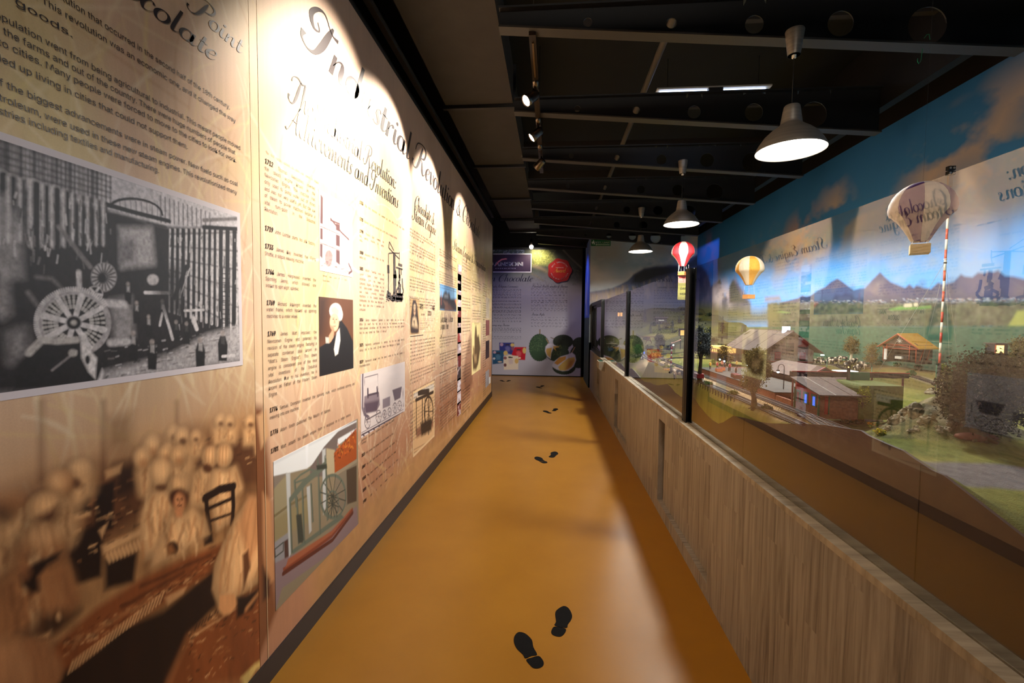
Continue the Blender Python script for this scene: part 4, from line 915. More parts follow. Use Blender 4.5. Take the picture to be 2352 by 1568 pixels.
# engine works, black and white
def works(cv):
    q = lambda x, y: (x * .3955, 300 + y * .3955)
    r = np.random.default_rng(5)
    W, G, K_ = (196, 190, 190), (120, 114, 114), (30, 26, 28)
    def pg(p, c, s=.004, a=1.0): cv.poly([q(*t) for t in p], c, s, a)
    def ln(p, w_, c, s=.002, a=1.0): cv.line([q(*t) for t in p], w_, c, s, a)
    def el(x, y, rx, ry, c, s=.003, a=1.0): cv.ell(q(x, y), rx * .3955, ry * .3955, c, s, a, n=28)
    cv.c *= (0.75 + .5 * fbm(cv.U * 40, cv.V * 40, 3))[..., None]
    pg([(-300, -60), (640, 250), (1400, 480), (1400, 620), (900, 560), (640, 470), (-300, 200)], (190, 184, 186), .01)
    # timber wall left upper
    for k in range(34):
        x = -220 + k * 26; yt = 60 + x * .28; ln([(x, yt - 10), (x, yt + 200)], r.uniform(.004, .012), [K_, G, (90, 84, 86)][r.integers(3)], .003, .8)
    for k in range(5): ln([(-250, -20 + k * 45), (640, 270 + k * 30)], .004, K_, .003, .6)
    # arch
    arc = [(640 + 150 + 150 * math.cos(PI - PI * t / 12), 440 - 68 * math.sin(PI * t / 12) + t * 4) for t in range(13)]
    pg(arc + [(940, 490), (900, 430), (800, 400), (700, 400), (650, 425)], (96, 90, 92), .004); ln(arc, .006, K_)
    ln([(620, 430), (780, 475), (980, 525)], .012, K_); ln([(640, 470), (800, 505), (960, 545)], .004, W, .003, .7); ln([(640, 490), (960, 560)], .01, K_, .003, .8)
    for k in range(8): ln([(690 + k * 32, 395 + k * 5), (700 + k * 30, 470 + k * 7)], .003, K_, .002, .5)
    pg([(700, 540), (830, 530), (890, 600), (880, 700), (720, 690)], (196, 190, 190), .01); pg([(770, 590), (850, 590), (850, 640), (770, 630)], G)
    for k in range(12): ln([(930 + k * 26, 380 + k * 9), (932 + k * 26, 530 + k * 3)], .004, K_, .003, .8)
    # main dark body
    pg([(-300, 230), (640, 470), (960, 560), (1400, 570), (1400, 1130), (1250, 1240), (600, 1480), (-300, 1520)], (38, 33, 35), .008)
    pg([(690, 560), (880, 560), (900, 780), (700, 800)], (168, 162, 162), .012); pg([(700, 640), (780, 620), (780, 760), (690, 760)], (120, 114, 116), .01)
    # left columns
    for x, w_ in ((5, .05), (60, .03), (120, .02), (195, .045), (255, .03), (315, .04), (375, .03), (420, .015), (465, .012), (510, .02), (560, .02), (600, .02)):
        ln([(x, 260 + x * .27), (x, 640 + (x > 150) * 20)], w_ * .55, W, .004, .85); ln([(x + 14, 260 + x * .27), (x + 14, 760)], w_ * .35, K_, .004)
    for k in range(130):
        x = r.uniform(-100, 640); y = r.uniform(330, 760) + x * .15; ln([(x, y), (x + r.uniform(-10, 10), y + r.uniform(20, 90))], r.uniform(.002, .005), [K_, K_, W, G][r.integers(4)], .002, .7)
    pg([(-40, 360), (30, 370), (120, 560), (140, 860), (30, 870), (-40, 800)], (170, 164, 164), .01, .55)
    pg([(0, 760), (40, 800), (60, 1060), (10, 1100), (-60, 1050)], (150, 144, 144), .012, .8); ln([(455, 820), (458, 920)], .012, W, .003, .8)
    ln([(340, 560), (520, 790)], .012, G, .003); ln([(210, 850), (300, 860), (370, 930)], .009, G, .004, .7); ln([(160, 940), (210, 1010)], .010, G, .004, .8)
    # right columns
    for k, x in enumerate((985, 1015, 1045, 1080, 1110, 1142, 1170, 1200, 1232, 1262, 1300, 1340, 1380)):
        h = 1050 + (x - 985) * .28; ln([(x, 575), (x - 4, h)], .007 + k * .0006, W, .002, .9); ln([(x + 14, 575), (x + 10, h)], .008, K_, .002, .9)
    for k in range(6): ln([(985, 600 + k * 70), (1390, 590 + k * 110)], .006, K_, .003, .6)
    for k in range(90):
        x = r.uniform(985, 1390); y = r.uniform(590, 1130); ln([(x, y), (x + r.uniform(-5, 5), y + r.uniform(10, 60))], r.uniform(.002, .007), [K_, W, G][r.integers(3)], .002, .7)
    for k in range(13): ln([(1290, 830 + k * 26), (1330, 832 + k * 26)], .003, K_, .0015, .9)
    for x in (1290, 1332): ln([(x, 800), (x, 1170)], .004, K_, .0015)
    ln([(1180, 520), (1390, 510)], .012, G, .003); ln([(1180, 560), (1390, 572)], .014, K_, .003)
    # floor
    pg([(600, 1400), (1000, 1290), (1200, 1180), (1395, 1130), (1395, 1330), (600, 1465)], (176, 170, 170), .012, .85); pg([(640, 980), (760, 960), (780, 1200), (660, 1240)], (150, 144, 144), .012, .9); pg([(40, 1180), (140, 1150), (160, 1290), (60, 1340)], (150, 144, 144), .02, .8)
    for k in range(110):
        x = r.uniform(600, 1390); y = 1530 - x * .2 + r.uniform(-130, 40); ln([(x, y), (x + r.uniform(5, 30), y - r.uniform(0, 10))], r.uniform(.002, .006), [K_, W, G][r.integers(3)], .002, .6)
    # small people
    for x, y in ((770, 1190), (880, 1240), (1020, 1120), (1080, 1130), (790, 1010), (860, 1090), (940, 1000), (1290, 1190), (1160, 1230), (740, 900)):
        h = 46 if y > 1150 else 34
        pg([(x - h * .5, y + h * 3.2), (x - h * .6, y + h), (x - h * .3, y), (x + h * .35, y), (x + h * .65, y + h * 1.2), (x + h * .55, y + h * 3.2)], K_, .003); el(x, y - h * .3, h * .3, h * .36, (150, 140, 136))
        pg([(x - h * .2, y + 4), (x + h * .3, y + 4), (x + h * .3, y + h * 1.1), (x - h * .2, y + h)], (188, 182, 180), .003, .7 if (x % 3) else .1)
    # machines, ladders
    ln([(1080, 790), (1010, 970)], .014, K_); ln([(1100, 800), (1040, 970)], .004, W); pg([(930, 690), (985, 850), (900, 860)], K_); ln([(945, 1020), (1000, 1210)], .010, W); ln([(940, 1060), (925, 1130)], .008, W); ln([(840, 940), (980, 942)], .01, W)
    pg([(900, 800), (1060, 780), (1080, 1100), (900, 1050)], K_, .02, .75); ln([(1120, 1090), (1140, 1150)], .016, W); ln([(1070, 1045), (1180, 1040)], .008, W); ln([(600, 1000), (720, 1010)], .02, W, .004, .8); ln([(640, 1230), (740, 1225)], .02, W, .004, .8); ln([(1290, 1310), (1360, 1305)], .01, W)
    el(885, 865, 34, 32, (184, 178, 178)); 
    def wheel(cx, cy, rx, ry, spokes, holes=True):
        el(cx, cy, rx, ry, K_); ring = [(cx + rx * .93 * math.cos(2 * PI * k / 40), cy + ry * .93 * math.sin(2 * PI * k / 40)) for k in range(41)]
        ln(ring, rx * .00007, (160, 154, 154), .002); 
        if rx > 100:
            for k in range(56):
                a = PI * .75 + 1.1 * PI * k / 56; ln([(cx + rx * .95 * math.cos(a), cy + ry * .95 * math.sin(a)), (cx + rx * 1.05 * math.cos(a), cy + ry * 1.05 * math.sin(a))], .004, W, .0015, .8)
            for rr in (.45, .6, .75):
                for k in range(36):
                    a = 2 * PI * k / 36; ln([(cx + rx * rr * math.cos(a), cy + ry * rr * math.sin(a)), (cx + rx * (rr + .07) * math.cos(a), cy + ry * (rr + .07) * math.sin(a))], .0065, (190, 184, 180), .0015, .75)
        for k in range(spokes):
            a = 2 * PI * k / spokes + .25; ln([(cx + rx * .12 * math.cos(a), cy + ry * .12 * math.sin(a)), (cx + rx * .85 * math.cos(a), cy + ry * .85 * math.sin(a))], rx * .00004 + .004, W, .002)
        el(cx, cy, rx * .2, ry * .2, K_); el(cx, cy, rx * .08, ry * .08, (170, 164, 160))
    el(600, 850, 74, 84, (170, 164, 164)); 
    for k in range(18):
        a = 2 * PI * k / 18; ln([(600 + 20 * math.cos(a), 850 + 22 * math.sin(a)), (600 + 68 * math.cos(a), 850 + 76 * math.sin(a))], .004, K_, .002, .8)
    el(590, 855, 26, 30, K_); wheel(548, 945, 48, 44, 5); wheel(425, 1115, 218, 196, 8)
    pg([(160, 1290), (240, 1210), (360, 1215), (470, 1200), (480, 1260), (540, 1320), (590, 1370), (560, 1470), (80, 1500), (100, 1360)], K_, .005); ln([(165, 1290), (240, 1215), (330, 1222), (440, 1215)], .016, (170, 164, 160), .003)
    pg([(465, 1180), (490, 1170), (505, 1260), (560, 1320), (550, 1440), (510, 1400), (470, 1320)], (206, 200, 198)); el(505, 1330, 14, 26, K_); ln([(300, 1390), (440, 1280)], .006, G); el(420, 1290, 26, 22, (170, 164, 160)); pg([(560, 1460), (590, 1380), (600, 1400), (590, 1465)], W)
    cv.c *= (.62 + .76 * fbm(cv.U * 130, cv.V * 110, 31, 3))[..., None]; cv.c = np.clip(cv.c, 0, 1) ** 1.12
photo('engine_works_photograph', 'black and white photograph of a crowded engine works with a great gear wheel', P1, -60, 554.5, pl(557, 838)[1], pl(552, 490)[1], works, (100, 95, 96), 1.5, .016, (200, 190, 192))

# text of the near panel
T1 = Print()
def base_line(x0, y0, x1, y1):
    a = pl(x0, y0); b_ = pl(x1, y1); return a[0], b_[0], (a[1] + b_[1]) / 2
near = [("revolution that occurred in the second half of the 18th century.", 96, 0, 528, 252, 0), ("goods. This revolution was an economic one, and it changed the way", 0, -38, 541, 283, 0),
        ("population went from being agricultural to industrial. This meant people moved", -32, 45, 552, 345, 0), ("off the farms and out of the country. There were huge numbers of people that", -38, 63, 540, 355.5, 0),
        ("into cities. Many people were forced to move to the cities to look for work.", -30, 105, 543, 374, 0), ("ended up living in cities that could not support them.", -50, 130, 431, 343, 0),
        ("of the biggest advancements were in steam power. New fuels such as coal", -20, 193, 546, 428, 0), ("petroleum, were used in these new steam engines. This revolutionized many", -38, 218, 544, 447, 0), ("industries including textiles and manufacturing.", -60, 245, 365, 398, 0)]
for t, x0, y0, x1, y1, _ in near:
    a, b_, z = base_line(x0, y0, x1, y1); z = pl(x1, y1)[1]; g = sans(t, .030, .78); T1.put(g, a, z, b_ - a)
a = pl(168, 88); g = sans('produced goods.', .030, .78); T1.put(g, a[0] - .30, a[1], .30)
T1.mesh('body_text', m_ink, left_print(.0016, P1), P1)['kind'] = 'stuff'
H1 = Print(); b_ = pl(549, 121); H1.put(script('Point', .034), pl(432, 48)[0], b_[1], b_[0] - pl(428, 48)[0]); e = pl(491, 142); H1.put(script('of Chocolate', .037), e[0] - .62, e[1], .62); H1.put(script('The Turning', .034), pl(432, 48)[0] - .52, b_[1], .46)
H1.mesh('script_heading', m_ink, left_print(.0018, P1), P1)['kind'] = 'stuff'
# main heading
def head(txt, sz, u, z, wd, k=5): h_ = Print(); h_.put(script(txt, sz, k=k, weight=1.2), u, z, wd); o_ = h_.mesh('script_heading', m_ink, left_print(.0018, P2), P2); o_['kind'] = 'stuff'
ya = yx(697); yb = yx(1101); head('Industrial Revolution & Chocolate', .115, ya + .03, (pl(725, 130)[1] + pl(1098, 545)[1]) / 2, (yb - ya) * .985, 6)
ye = yx(909); head('The Industrial Revolution:', .060, 1.92, pl(905, 432)[1], ye - 1.92); ye = yx(914); head('Achievements and Inventions', .060, 1.90, pl(912, 477)[1], ye - 1.90)
ya, yb = yx(947), yx(1000); head('Chocolate &', .06, ya + .05, pl(951, 479)[1], .64); head('Steam Engine', .06, ya, pl(1000, 541)[1], yb - ya)
ya, yb = yx(1040), yx(1114); head('Steam Engine & Transportation', .064, ya, pl(1050, 578)[1], yb - ya)
# dated column
T2 = Print(); XA = lambda y: 607.5 + max(0, y - 560) * .028
ya0, yb0 = yx(608), yx(726.5)
def L2(y, text, lead=None, x1=None, full=True, size=.0300):
    u, z = pl(XA(y), y)
    if full and x1 is None: T2.just(text, u, z, yb0 - u, size, .84, lead=lead)
    elif x1: T2.just(text, u, z, yx(x1) - u, size, .84, lead=lead)
    else: T2.just(text, u, z, 0, size, .80, lead=lead)
for y, t, ld, fu in ((374, 'Thomas Newcomen invented', '1712', 1), (389, 'the steam engine known as the', None, 1), (404.5, 'Newcomen Engine. The machine was', None, 1), (420, 'only used to pump water out of mines', None, 1),
    (436, 'and was not very useful yet. But the use', None, 1), (451.6, 'of steam to power machines became a', None, 1), (467.5, 'vital turn-point in the Industrial', None, 1), (483, 'Revolution.', None, 0),
    (528, 'John Lombe starts his silk factory.', '1719', 1), (569.5, 'James Kay invented the Flying', '1733', 1), (585, 'Shuttle, a simple weaving machine.', None, 0), (628, 'James Hargreaves invented the', '1764', 1),
    (643, 'Spinning Jenny, which allowed one', None, 1), (658.5, 'worker to spin eight spindles.', None, 0), (700, 'Richard Arkwright invented the', '1769', 1), (714, 'water frame, which hooked up spinning', None, 1), (729.5, 'machines to a water wheel.', None, 0),
    (772, 'James Watt improved the', '1769', 1), (788, 'Newcomen Engine and patented his', None, 1), (803.5, 'revision of the steam engine, featuring a', None, 1), (819, 'separate condenser (also known as', None, 1), (834.5, '"Watt\'s Steam Engine"). This steam', None, 1),
    (850, 'engine is considered one of the most', None, 1), (865.5, 'vital inventions of the Industrial', None, 1), (881, 'Revolution. Due to his invention, he is', None, 1), (896, 'known as Father of the Modern Steam', None, 1), (911.5, 'Engine.', None, 0)):
    L2(y, t, ld, None, bool(fu))
L2(948, 'Samuel Crompton invented the spinning mule, which combined spinning and', '1774', 813); L2(963.5, 'weaving into one machine.', None, None, False); L2(1001, 'Adam Smith published The Wealth of Nations.', '1776', 757); L2(1042, 'Watt adapts his steam engine from a reciprocal to a rotary motion.', '1781', 804)
u, z = pl(610, 352); T2.just('The first factory powered by steam was opened in England', u, z, yx(735) - u, .022, .7)
u, z = pl(741, 634); T2.just('Newcomen Engine, Source Pit of Groyne,', u, z, yx(797) - u, .016, .7); u, z = pl(741, 645); T2.just('Warwick Collieries', u, z, 0, .016, .7)
# second dated column
def L3(x, y, text, lead=None, x1=929, size=.026, full=True):
    u, z = pl(x, y); T2.just(text, u, z, (yx(x1) - u) if full else 0, size * 1.12, .8, lead=lead)
for y, t, ld, x1, fu in ((467, 'The first steamboat was invented by John Fitch in the United States,', '1783', 929, 1), (505, 'Edmund Cartwright invented the power loom, a weaving machine', '1785', 912, 1), (533, 'Thomas Saint invented the', '1790', 882, 1), (544, 'first sewing machine for leather', None, 882, 1), (553, 'work.', None, 0, 0),
    (582, 'Alessandro Volta made the first', '1800', 882, 1), (592, 'battery cell.', None, 0, 0), (619, 'Richard Trevithick drove the', '1801', 882, 1), (631, 'Cornish "puffer" steam powered', None, 882, 1), (642, 'locomotive down the streets of', None, 882, 1), (652.5, 'Camborne, England. The Puffer was the', None, 882, 1),
    (662, 'first steam-powered passenger vehicle', None, 882, 1), (672, 'ever made, cementing Trevithick\'s', None, 882, 1), (682, 'importance in the Industrial Revolution.', None, 882, 1), (692, 'Unfortunately the Puffer was destroyed a', None, 882, 1), (702.5, 'few days later when it overheated and', None, 882, 1), (713, 'combusted.', None, 0, 0),
    (737.5, 'George Stephenson patented a steam engine that ran on rails.', '1816', 928, 1), (747, 'While he wasn\'t the first one to do so, the improvements he made to', None, 928, 1), (756.5, 'steam-powered locomotives and the railways they ran on were pretty significant', None, 928, 1), (767, 'that he was named the "Father of Railways".', None, 888, 1),
    (796, 'Stephenson, commissioned to construct the first ever public inter-city', '1825', 928, 1), (807, 'railway line in the world (25-mile railway from Darlington to Stockton)', None, 918, 1), (835, 'Stephenson\'s Rocket wins the speed contest on the new Liverpool to', '1829', 928, 1), (844, 'Manchester railroad.', None, 0, 0),
    (1015, 'Stephenson Locomotive, Penydarren South Wales and Merthyr', None, 905, 1), (1022, 'Tramroad', None, 0, 0), (1050, 'First railway line opened in Germany between the towns', '1835', 903, 1), (1077, 'Fry and Sons sold the first chocolate bars suitable for', '1849', 910, 1), (1104, 'The steam hammer and the lathe improve the works', '1850', 908, 1), (1131, 'The railway age spreads to the whole of the world', '1890', 913, 1), (1157, 'End of the steam century', '1905', 902, 1)):
    L3(825.5 + max(0, y - 900) * .03, y, t, ld, x1, .026, bool(fu))
words = 'the steam engine allowed cocoa beans to be ground in large quantities and made chocolate available to the general public in many towns of Europe while new machines pressed butter from the nibs so that factories could mould bars for everyone at a low price and carry them by rail to the sea ports'.split()
def blocks(x0, x1, y_top, n, gap, size, seed, step_y, cond=.6):
    """small lines between the columns; y measured at x0"""
    rr = random.Random(seed); y = y_top
    for i in range(n):
        u, z = pl(x0, y); k = rr.randrange(len(words)); wd = yx(x1) - u; t = []; ln_ = 0
        while sum(len(q) + 1 for q in t) < wd / (size * .55 * cond): t.append(words[k % len(words)]); k += 1
        last = (i in gap); T2.just(' '.join(t[:max(2, len(t) // 2)] if last else t), u, z, wd * (.5 if last else 1), size * 1.05, cond * 1.2)
        y += step_y * (2.3 if last else 1)
blocks(941, 999, 526, 20, (2, 6, 10, 15), .030, 1, 7.4)
blocks(942, 999, 786, 24, (6, 10, 14), .030, 2, 8.6)
blocks(1009, 1048, 573, 13, (2, 5), .032, 3, 6.0); blocks(1010, 1048, 778, 26, (3, 8, 12, 17), .032, 4, 7.0)
blocks(1062, 1080, 596, 40, (3, 8, 13, 19, 25, 31), .034, 5, 7.6); blocks(1085, 1104, 645, 12, (3, 7), .036, 6, 6.5); blocks(1109, 1117, 652, 44, (6, 14, 24, 33), .036, 7, 5.4)
u, z = pl(963, 697); T2.just('ESTABLISHED IN BRISTOL, ENGLAND, 1728', u, z - .01, yx(997) - u, .022, .7); u, z = pl(964, 710); T2.just("FRY'S PURE", u, z, yx(998) - u, .085, .62, bold=.01); u, z = pl(967, 724); T2.just('CONCENTRATED', u, z, .16, .032, .6); T2.just('COCOA', u + .21, z, yx(999) - u - .21, .085, .62, bold=.01)
for k, (y, x1) in enumerate(((733, 999), (737, 994), (743, 981), (748, 986), (753, 982), (757, 977), (765, 999))):
    u, z = pl(964, y); T2.just('it is the very best of cocoa and the most easily digested', u, z, yx(x1) - u, .022, .5)
u, z = pl(1011, 740); T2.put(script('Chocolate & Steam', .05), u, z, yx(1040) - u); u, z = pl(1011, 757); T2.put(script('Engine Time', .05), u, z, yx(1030) - u); u, z = pl(1012, 774); T2.just('1847', u, z, 0, .05, .6, bold=.01)
T2.mesh('body_text', m_ink2, left_print(.0016, P2), P2)['kind'] = 'stuff'

# portrait
zq = lambda s, ox, oy: (lambda x, y: (ox + x * s, oy + y * s))
def portrait(cv):
    q = zq(.3445, 590, 340); pg = lambda p, c, s=.004, a=1.0: cv.poly([q(*t) for t in p], c, s, a); el = lambda x, y, rx, ry, c, s=.004, a=1.0, rot=0: cv.ell(q(x, y), rx * .3445, ry * .3445, c, s, a, rot=rot)
    cv.c[:] = L((96, 58, 36)); cv.c *= (.75 + .5 * fbm(cv.U * 6, cv.V * 6, 2))[..., None]; pg([(400, 970), (480, 970), (440, 1250), (400, 1300)], (50, 30, 22), .04, .8)
    pg([(555, 1140), (600, 1200), (640, 1290), (650, 1500), (400, 1560), (410, 1330), (460, 1300), (500, 1260), (540, 1230)], (26, 22, 24)); pg([(540, 1170), (565, 1150), (575, 1230), (545, 1300)], (30, 26, 28))
    el(523, 1085, 42, 52, (214, 208, 200)); el(552, 1110, 20, 42, (196, 188, 180)); el(515, 1160, 31, 62, (226, 176, 142)); pg([(488, 1070), (520, 1050), (545, 1080), (540, 1110), (500, 1100)], (232, 188, 156), .006); pg([(488, 1180), (495, 1230), (520, 1250), (510, 1190)], (150, 96, 70), .006, .6)
    el(508, 1140, 6, 3, (60, 36, 30), .002); el(528, 1142, 5, 3, (60, 36, 30), .002); pg([(512, 1145), (519, 1145), (522, 1168), (510, 1168)], (198, 140, 108), .003); pg([(505, 1186), (525, 1184), (520, 1191)], (170, 80, 66), .002); pg([(500, 1132), (515, 1128), (515, 1132)], (120, 90, 70), .002)
    pg([(530, 1230), (550, 1200), (555, 1280), (540, 1370), (520, 1385), (512, 1340)], (216, 208, 198)); pg([(478, 1250), (500, 1215), (512, 1222), (510, 1260), (492, 1290), (480, 1300)], (206, 150, 116)); pg([(455, 1260), (478, 1262), (480, 1300), (458, 1300)], (190, 182, 170))
photo('portrait_painting', 'oil portrait of a white-haired man in a black coat', P2, 732.5, 810.5, pl(733, 864)[1], pl(733, 681)[1], portrait, (90, 55, 35), 1.0)
def newcomen(cv):
    q = zq(.3445, 590, 340); ln = lambda p, w_, c, s=.002, a=1.0: cv.line([q(*t) for t in p], w_, c, s, a); K_ = (92, 62, 62); r = np.random.default_rng(3)
    cv.c *= (.95 + .1 * fbm(cv.U * 30, cv.V * 30, 2))[..., None]
    pg = lambda p, c, s=.004, a=1.0: cv.poly([q(*t) for t in p], c, s, a)
    pg([(422, 300), (440, 330), (436, 740), (418, 720)], K_); pg([(525, 500), (552, 510), (552, 780), (525, 760)], K_); ln([(490, 415), (478, 470), (478, 620)], .005, K_); ln([(490, 470), (560, 560), (612, 610)], .012, K_); ln([(490, 480), (550, 505)], .01, K_); ln([(612, 560), (600, 650)], .004, K_); ln([(420, 515), (550, 570)], .022, (200, 190, 188)); ln([(420, 620), (550, 672)], .022, (200, 190, 188)); ln([(420, 520), (550, 576)], .004, K_); ln([(420, 630), (550, 682)], .004, K_)
    cv.ell(q(478, 730), 9, 18, (150, 124, 120), .004); 
    for k in range(90):
        x = r.uniform(420, 630); y = 770 + (x - 420) * .25 + r.normal(0, 14); ln([(x, y), (x + r.uniform(4, 20), y + r.uniform(-4, 8))], .004, K_, .002, .6)
    for k in range(40): x = r.uniform(440, 520); ln([(x, 520), (x, 720)], .002, K_, .002, .3)
    ln([(610, 770), (632, 820), (612, 835)], .014, K_)
photo('engraving_print', 'engraving of a beam pumping engine house', P2, 735, 809.5, pl(735, 621)[1], pl(735, 436)[1], newcomen, (226, 214, 208), 1.1)
def hall(cv):
    q = zq(.357, 590, 840); pg = lambda p, c, s=.004, a=1.0: cv.poly([q(*t) for t in p], c, s, a); ln = lambda p, w_, c, s=.002, a=1.0: cv.line([q(*t) for t in p], w_, c, s, a)
    GR = (92, 98, 84); DG = (52, 56, 48)
    cv.c[:] = L((130, 116, 92)); pg([(80, 610), (640, 330), (640, 420), (320, 660), (80, 720)], (214, 214, 212)); pg([(340, 655), (430, 520), (540, 400), (640, 340), (640, 400), (520, 470), (500, 700), (340, 720)], (104, 90, 84)); pg([(445, 530), (500, 540), (500, 700), (445, 700)], (168, 152, 120))
    pg([(494, 560), (575, 470), (640, 400), (640, 600), (500, 700)], (150, 70, 30)); 
    r = np.random.default_rng(3)
    for k in range(60): x = r.uniform(500, 635); y = 1000 - x * .85 + r.uniform(-60, 60); ln([(x, y), (x + r.uniform(-10, 10), y + r.uniform(-16, 16))], .008, [(190, 90, 30), (70, 28, 18), (210, 130, 50)][r.integers(3)], .003, .7)
    pg([(500, 710), (640, 620), (640, 850), (500, 960)], (120, 108, 90)); ln([(500, 700), (640, 610)], .02, (140, 126, 104)); pg([(575, 670), (640, 640), (640, 870), (580, 890)], (70, 56, 44)); 
    pg([(80, 800), (200, 700), (200, 1100), (100, 1250), (90, 1000)], (140, 128, 98)); pg([(90, 1000), (330, 850), (340, 1000), (110, 1130)], (132, 118, 84), .01); ln([(85, 985), (200, 900), (330, 830)], .012, (110, 96, 66)); pg([(80, 715), (190, 690), (100, 800)], (120, 108, 96)); pg([(80, 630), (640, 350), (640, 360), (80, 650)], (200, 200, 200))
    pg([(105, 1140), (200, 1070), (210, 1240), (110, 1300)], (134, 130, 130)); ln([(112, 1180), (168, 1135), (168, 1190), (116, 1230), (112, 1180)], .006, DG); pg([(172, 1130), (200, 1110), (205, 1240), (178, 1260)], (70, 46, 40))
    pg([(110, 1270), (400, 1130), (640, 900), (650, 1020), (440, 1230), (160, 1430), (120, 1568)], (128, 106, 106))
    pg([(185, 690), (212, 690), (222, 1200), (205, 1230)], (176, 176, 172)); pg([(418, 540), (440, 530), (445, 900), (425, 960)], (176, 176, 172)); pg([(318, 780), (340, 770), (350, 1060), (335, 1080)], (170, 170, 166)); pg([(310, 510), (330, 500), (325, 640), (315, 640)], (220, 220, 220))
    pg([(165, 1300), (310, 1200), (500, 1060), (615, 910), (618, 940), (480, 1105), (170, 1340)], (120, 56, 34)); pg([(200, 1240), (480, 1060), (560, 970), (610, 910), (600, 935), (480, 1085), (180, 1300)], (150, 84, 56)); ln([(168, 1335), (485, 1120), (615, 945)], .02, (84, 36, 22))
    pg([(218, 1190), (540, 955), (560, 975), (230, 1210)], GR)
    def wh(cx, cy, rx, ry, w_):
        ln([(cx + rx * math.cos(2 * PI * k / 36), cy + ry * math.sin(2 * PI * k / 36)) for k in range(37)], w_, GR, .003)
        for k in range(6): a = PI * k / 6 + .2; ln([(cx - rx * math.cos(a), cy - ry * math.sin(a)), (cx + rx * math.cos(a), cy + ry * math.sin(a))], .006, DG, .002)
    wh(488, 840, 82, 138, .016); wh(485, 890, 40, 85, .01)
    for x, y0, y1 in ((210, 860, 1200), (240, 740, 900), (255, 850, 1140), (290, 780, 1140), (345, 760, 1000), (392, 630, 1080), (440, 600, 990)): ln([(x, y0), (x + 12, y1)], .013, GR, .003); ln([(x + 5, y0), (x + 17, y1)], .003, DG, .002)
    pg([(205, 850), (300, 730), (440, 610), (450, 650), (320, 760), (215, 880)], GR); pg([(380, 640), (448, 630), (450, 660), (385, 670)], DG); ln([(240, 740), (280, 700), (340, 665), (380, 680), (330, 720), (250, 750)], .01, GR); ln([(390, 630), (390, 590)], .01, GR); ln([(435, 610), (437, 580)], .01, GR)
    for k in range(7): ln([(262 + k * 3, 960 + k * 8), (275 + k * 3, 1130)], .01, DG, .003, .7)
    pg([(250, 960), (285, 950), (300, 1120), (265, 1140)], DG)
photo('engine_hall_photograph', 'colour photograph of a green beam engine on a wooden plinth', P2, 622, 820, pl(632, 1404)[1], pl(620, 1064)[1], hall, (120, 110, 95), 1.15)
def loco(cv):
    q = zq(.357, 590, 840); ln = lambda p, w_, c, s=.002, a=1.0: cv.line([q(*t) for t in p], w_, c, s, a); K_ = (74, 60, 70); pg = lambda p, c, s=.004, a=1.0: cv.poly([q(*t) for t in p], c, s, a)
    cv.c *= (.94 + .12 * fbm(cv.U * 6, cv.V * 30, 2))[..., None]
    pg([(690, 195), (785, 170), (790, 250), (770, 290), (700, 305), (685, 280)], (128, 112, 118)); pg([(690, 240), (785, 220), (770, 290), (700, 305)], (84, 68, 80), .01); ln([(680, 50), (678, 270), (690, 310), (715, 330)], .022, (110, 96, 104)); ln([(692, 75), (777, 52), (779, 150)], .005, K_); ln([(692, 75), (690, 130)], .004, K_); ln([(710, 190), (780, 172)], .014, K_); ln([(712, 150), (714, 200)], .02, K_); ln([(772, 140), (776, 190)], .022, K_)
    def wh(x, y, rx, ry): ln([(x + rx * math.cos(2 * PI * k / 24), y + ry * math.sin(2 * PI * k / 24)) for k in range(25)], .006, K_); [ln([(x, y), (x + rx * math.cos(PI * k / 4), y + ry * math.sin(PI * k / 4))], .003, K_) for k in range(8)]
    wh(710, 360, 18, 42); wh(782, 325, 17, 40); wh(820, 310, 12, 26); wh(852, 295, 12, 26); wh(887, 270, 14, 32); wh(917, 255, 13, 30)
    pg([(808, 215), (856, 195), (856, 255), (808, 275)], (130, 116, 122)); pg([(870, 155), (932, 132), (922, 205), (885, 225)], (104, 90, 98)); ln([(672, 445), (940, 298)], .01, K_); ln([(672, 430), (940, 280)], .004, K_); ln([(690, 270), (700, 350), (790, 300)], .008, K_); ln([(937, 120), (942, 260)], .006, K_)
    for k in range(8): ln([(680 + k * 34, 440 - k * 18), (690 + k * 34, 452 - k * 18)], .012, K_)
photo('locomotive_drawing', 'pale technical drawing of an early locomotive with tender', P2, 827, 929.5, pl(829, 1006)[1], pl(829, 859)[1], loco, (206, 192, 186), 1.1)
def pump(cv):
    q = zq(130 / 1019, 815, 440); ln = lambda p, w_, c, s=.002, a=1.0: cv.line([q(*t) for t in p], w_, c, s, a); K_ = (74, 60, 48)
    return
D = Print()
def dline(pts, w_, fn):
    P_ = [fn(*p) for p in pts]; q = np.array([pl(*p) for p in P_])
    for a, b_ in zip(q[:-1], q[1:]):
        d = b_ - a; n = np.array([-d[1], d[0]]) / (np.linalg.norm(d) + 1e-9) * w_ / 2
        D.V.append(np.array([a + n, a - n, b_ - n, b_ + n])); D.T.append(np.array([(0, 1, 2), (0, 2, 3)]) + D.n); D.n += 4
q4 = zq(130 / 1019, 815, 440); q5 = lambda x, y: (815 + x * 130 / 886, 630 + y * 230 / 1568)
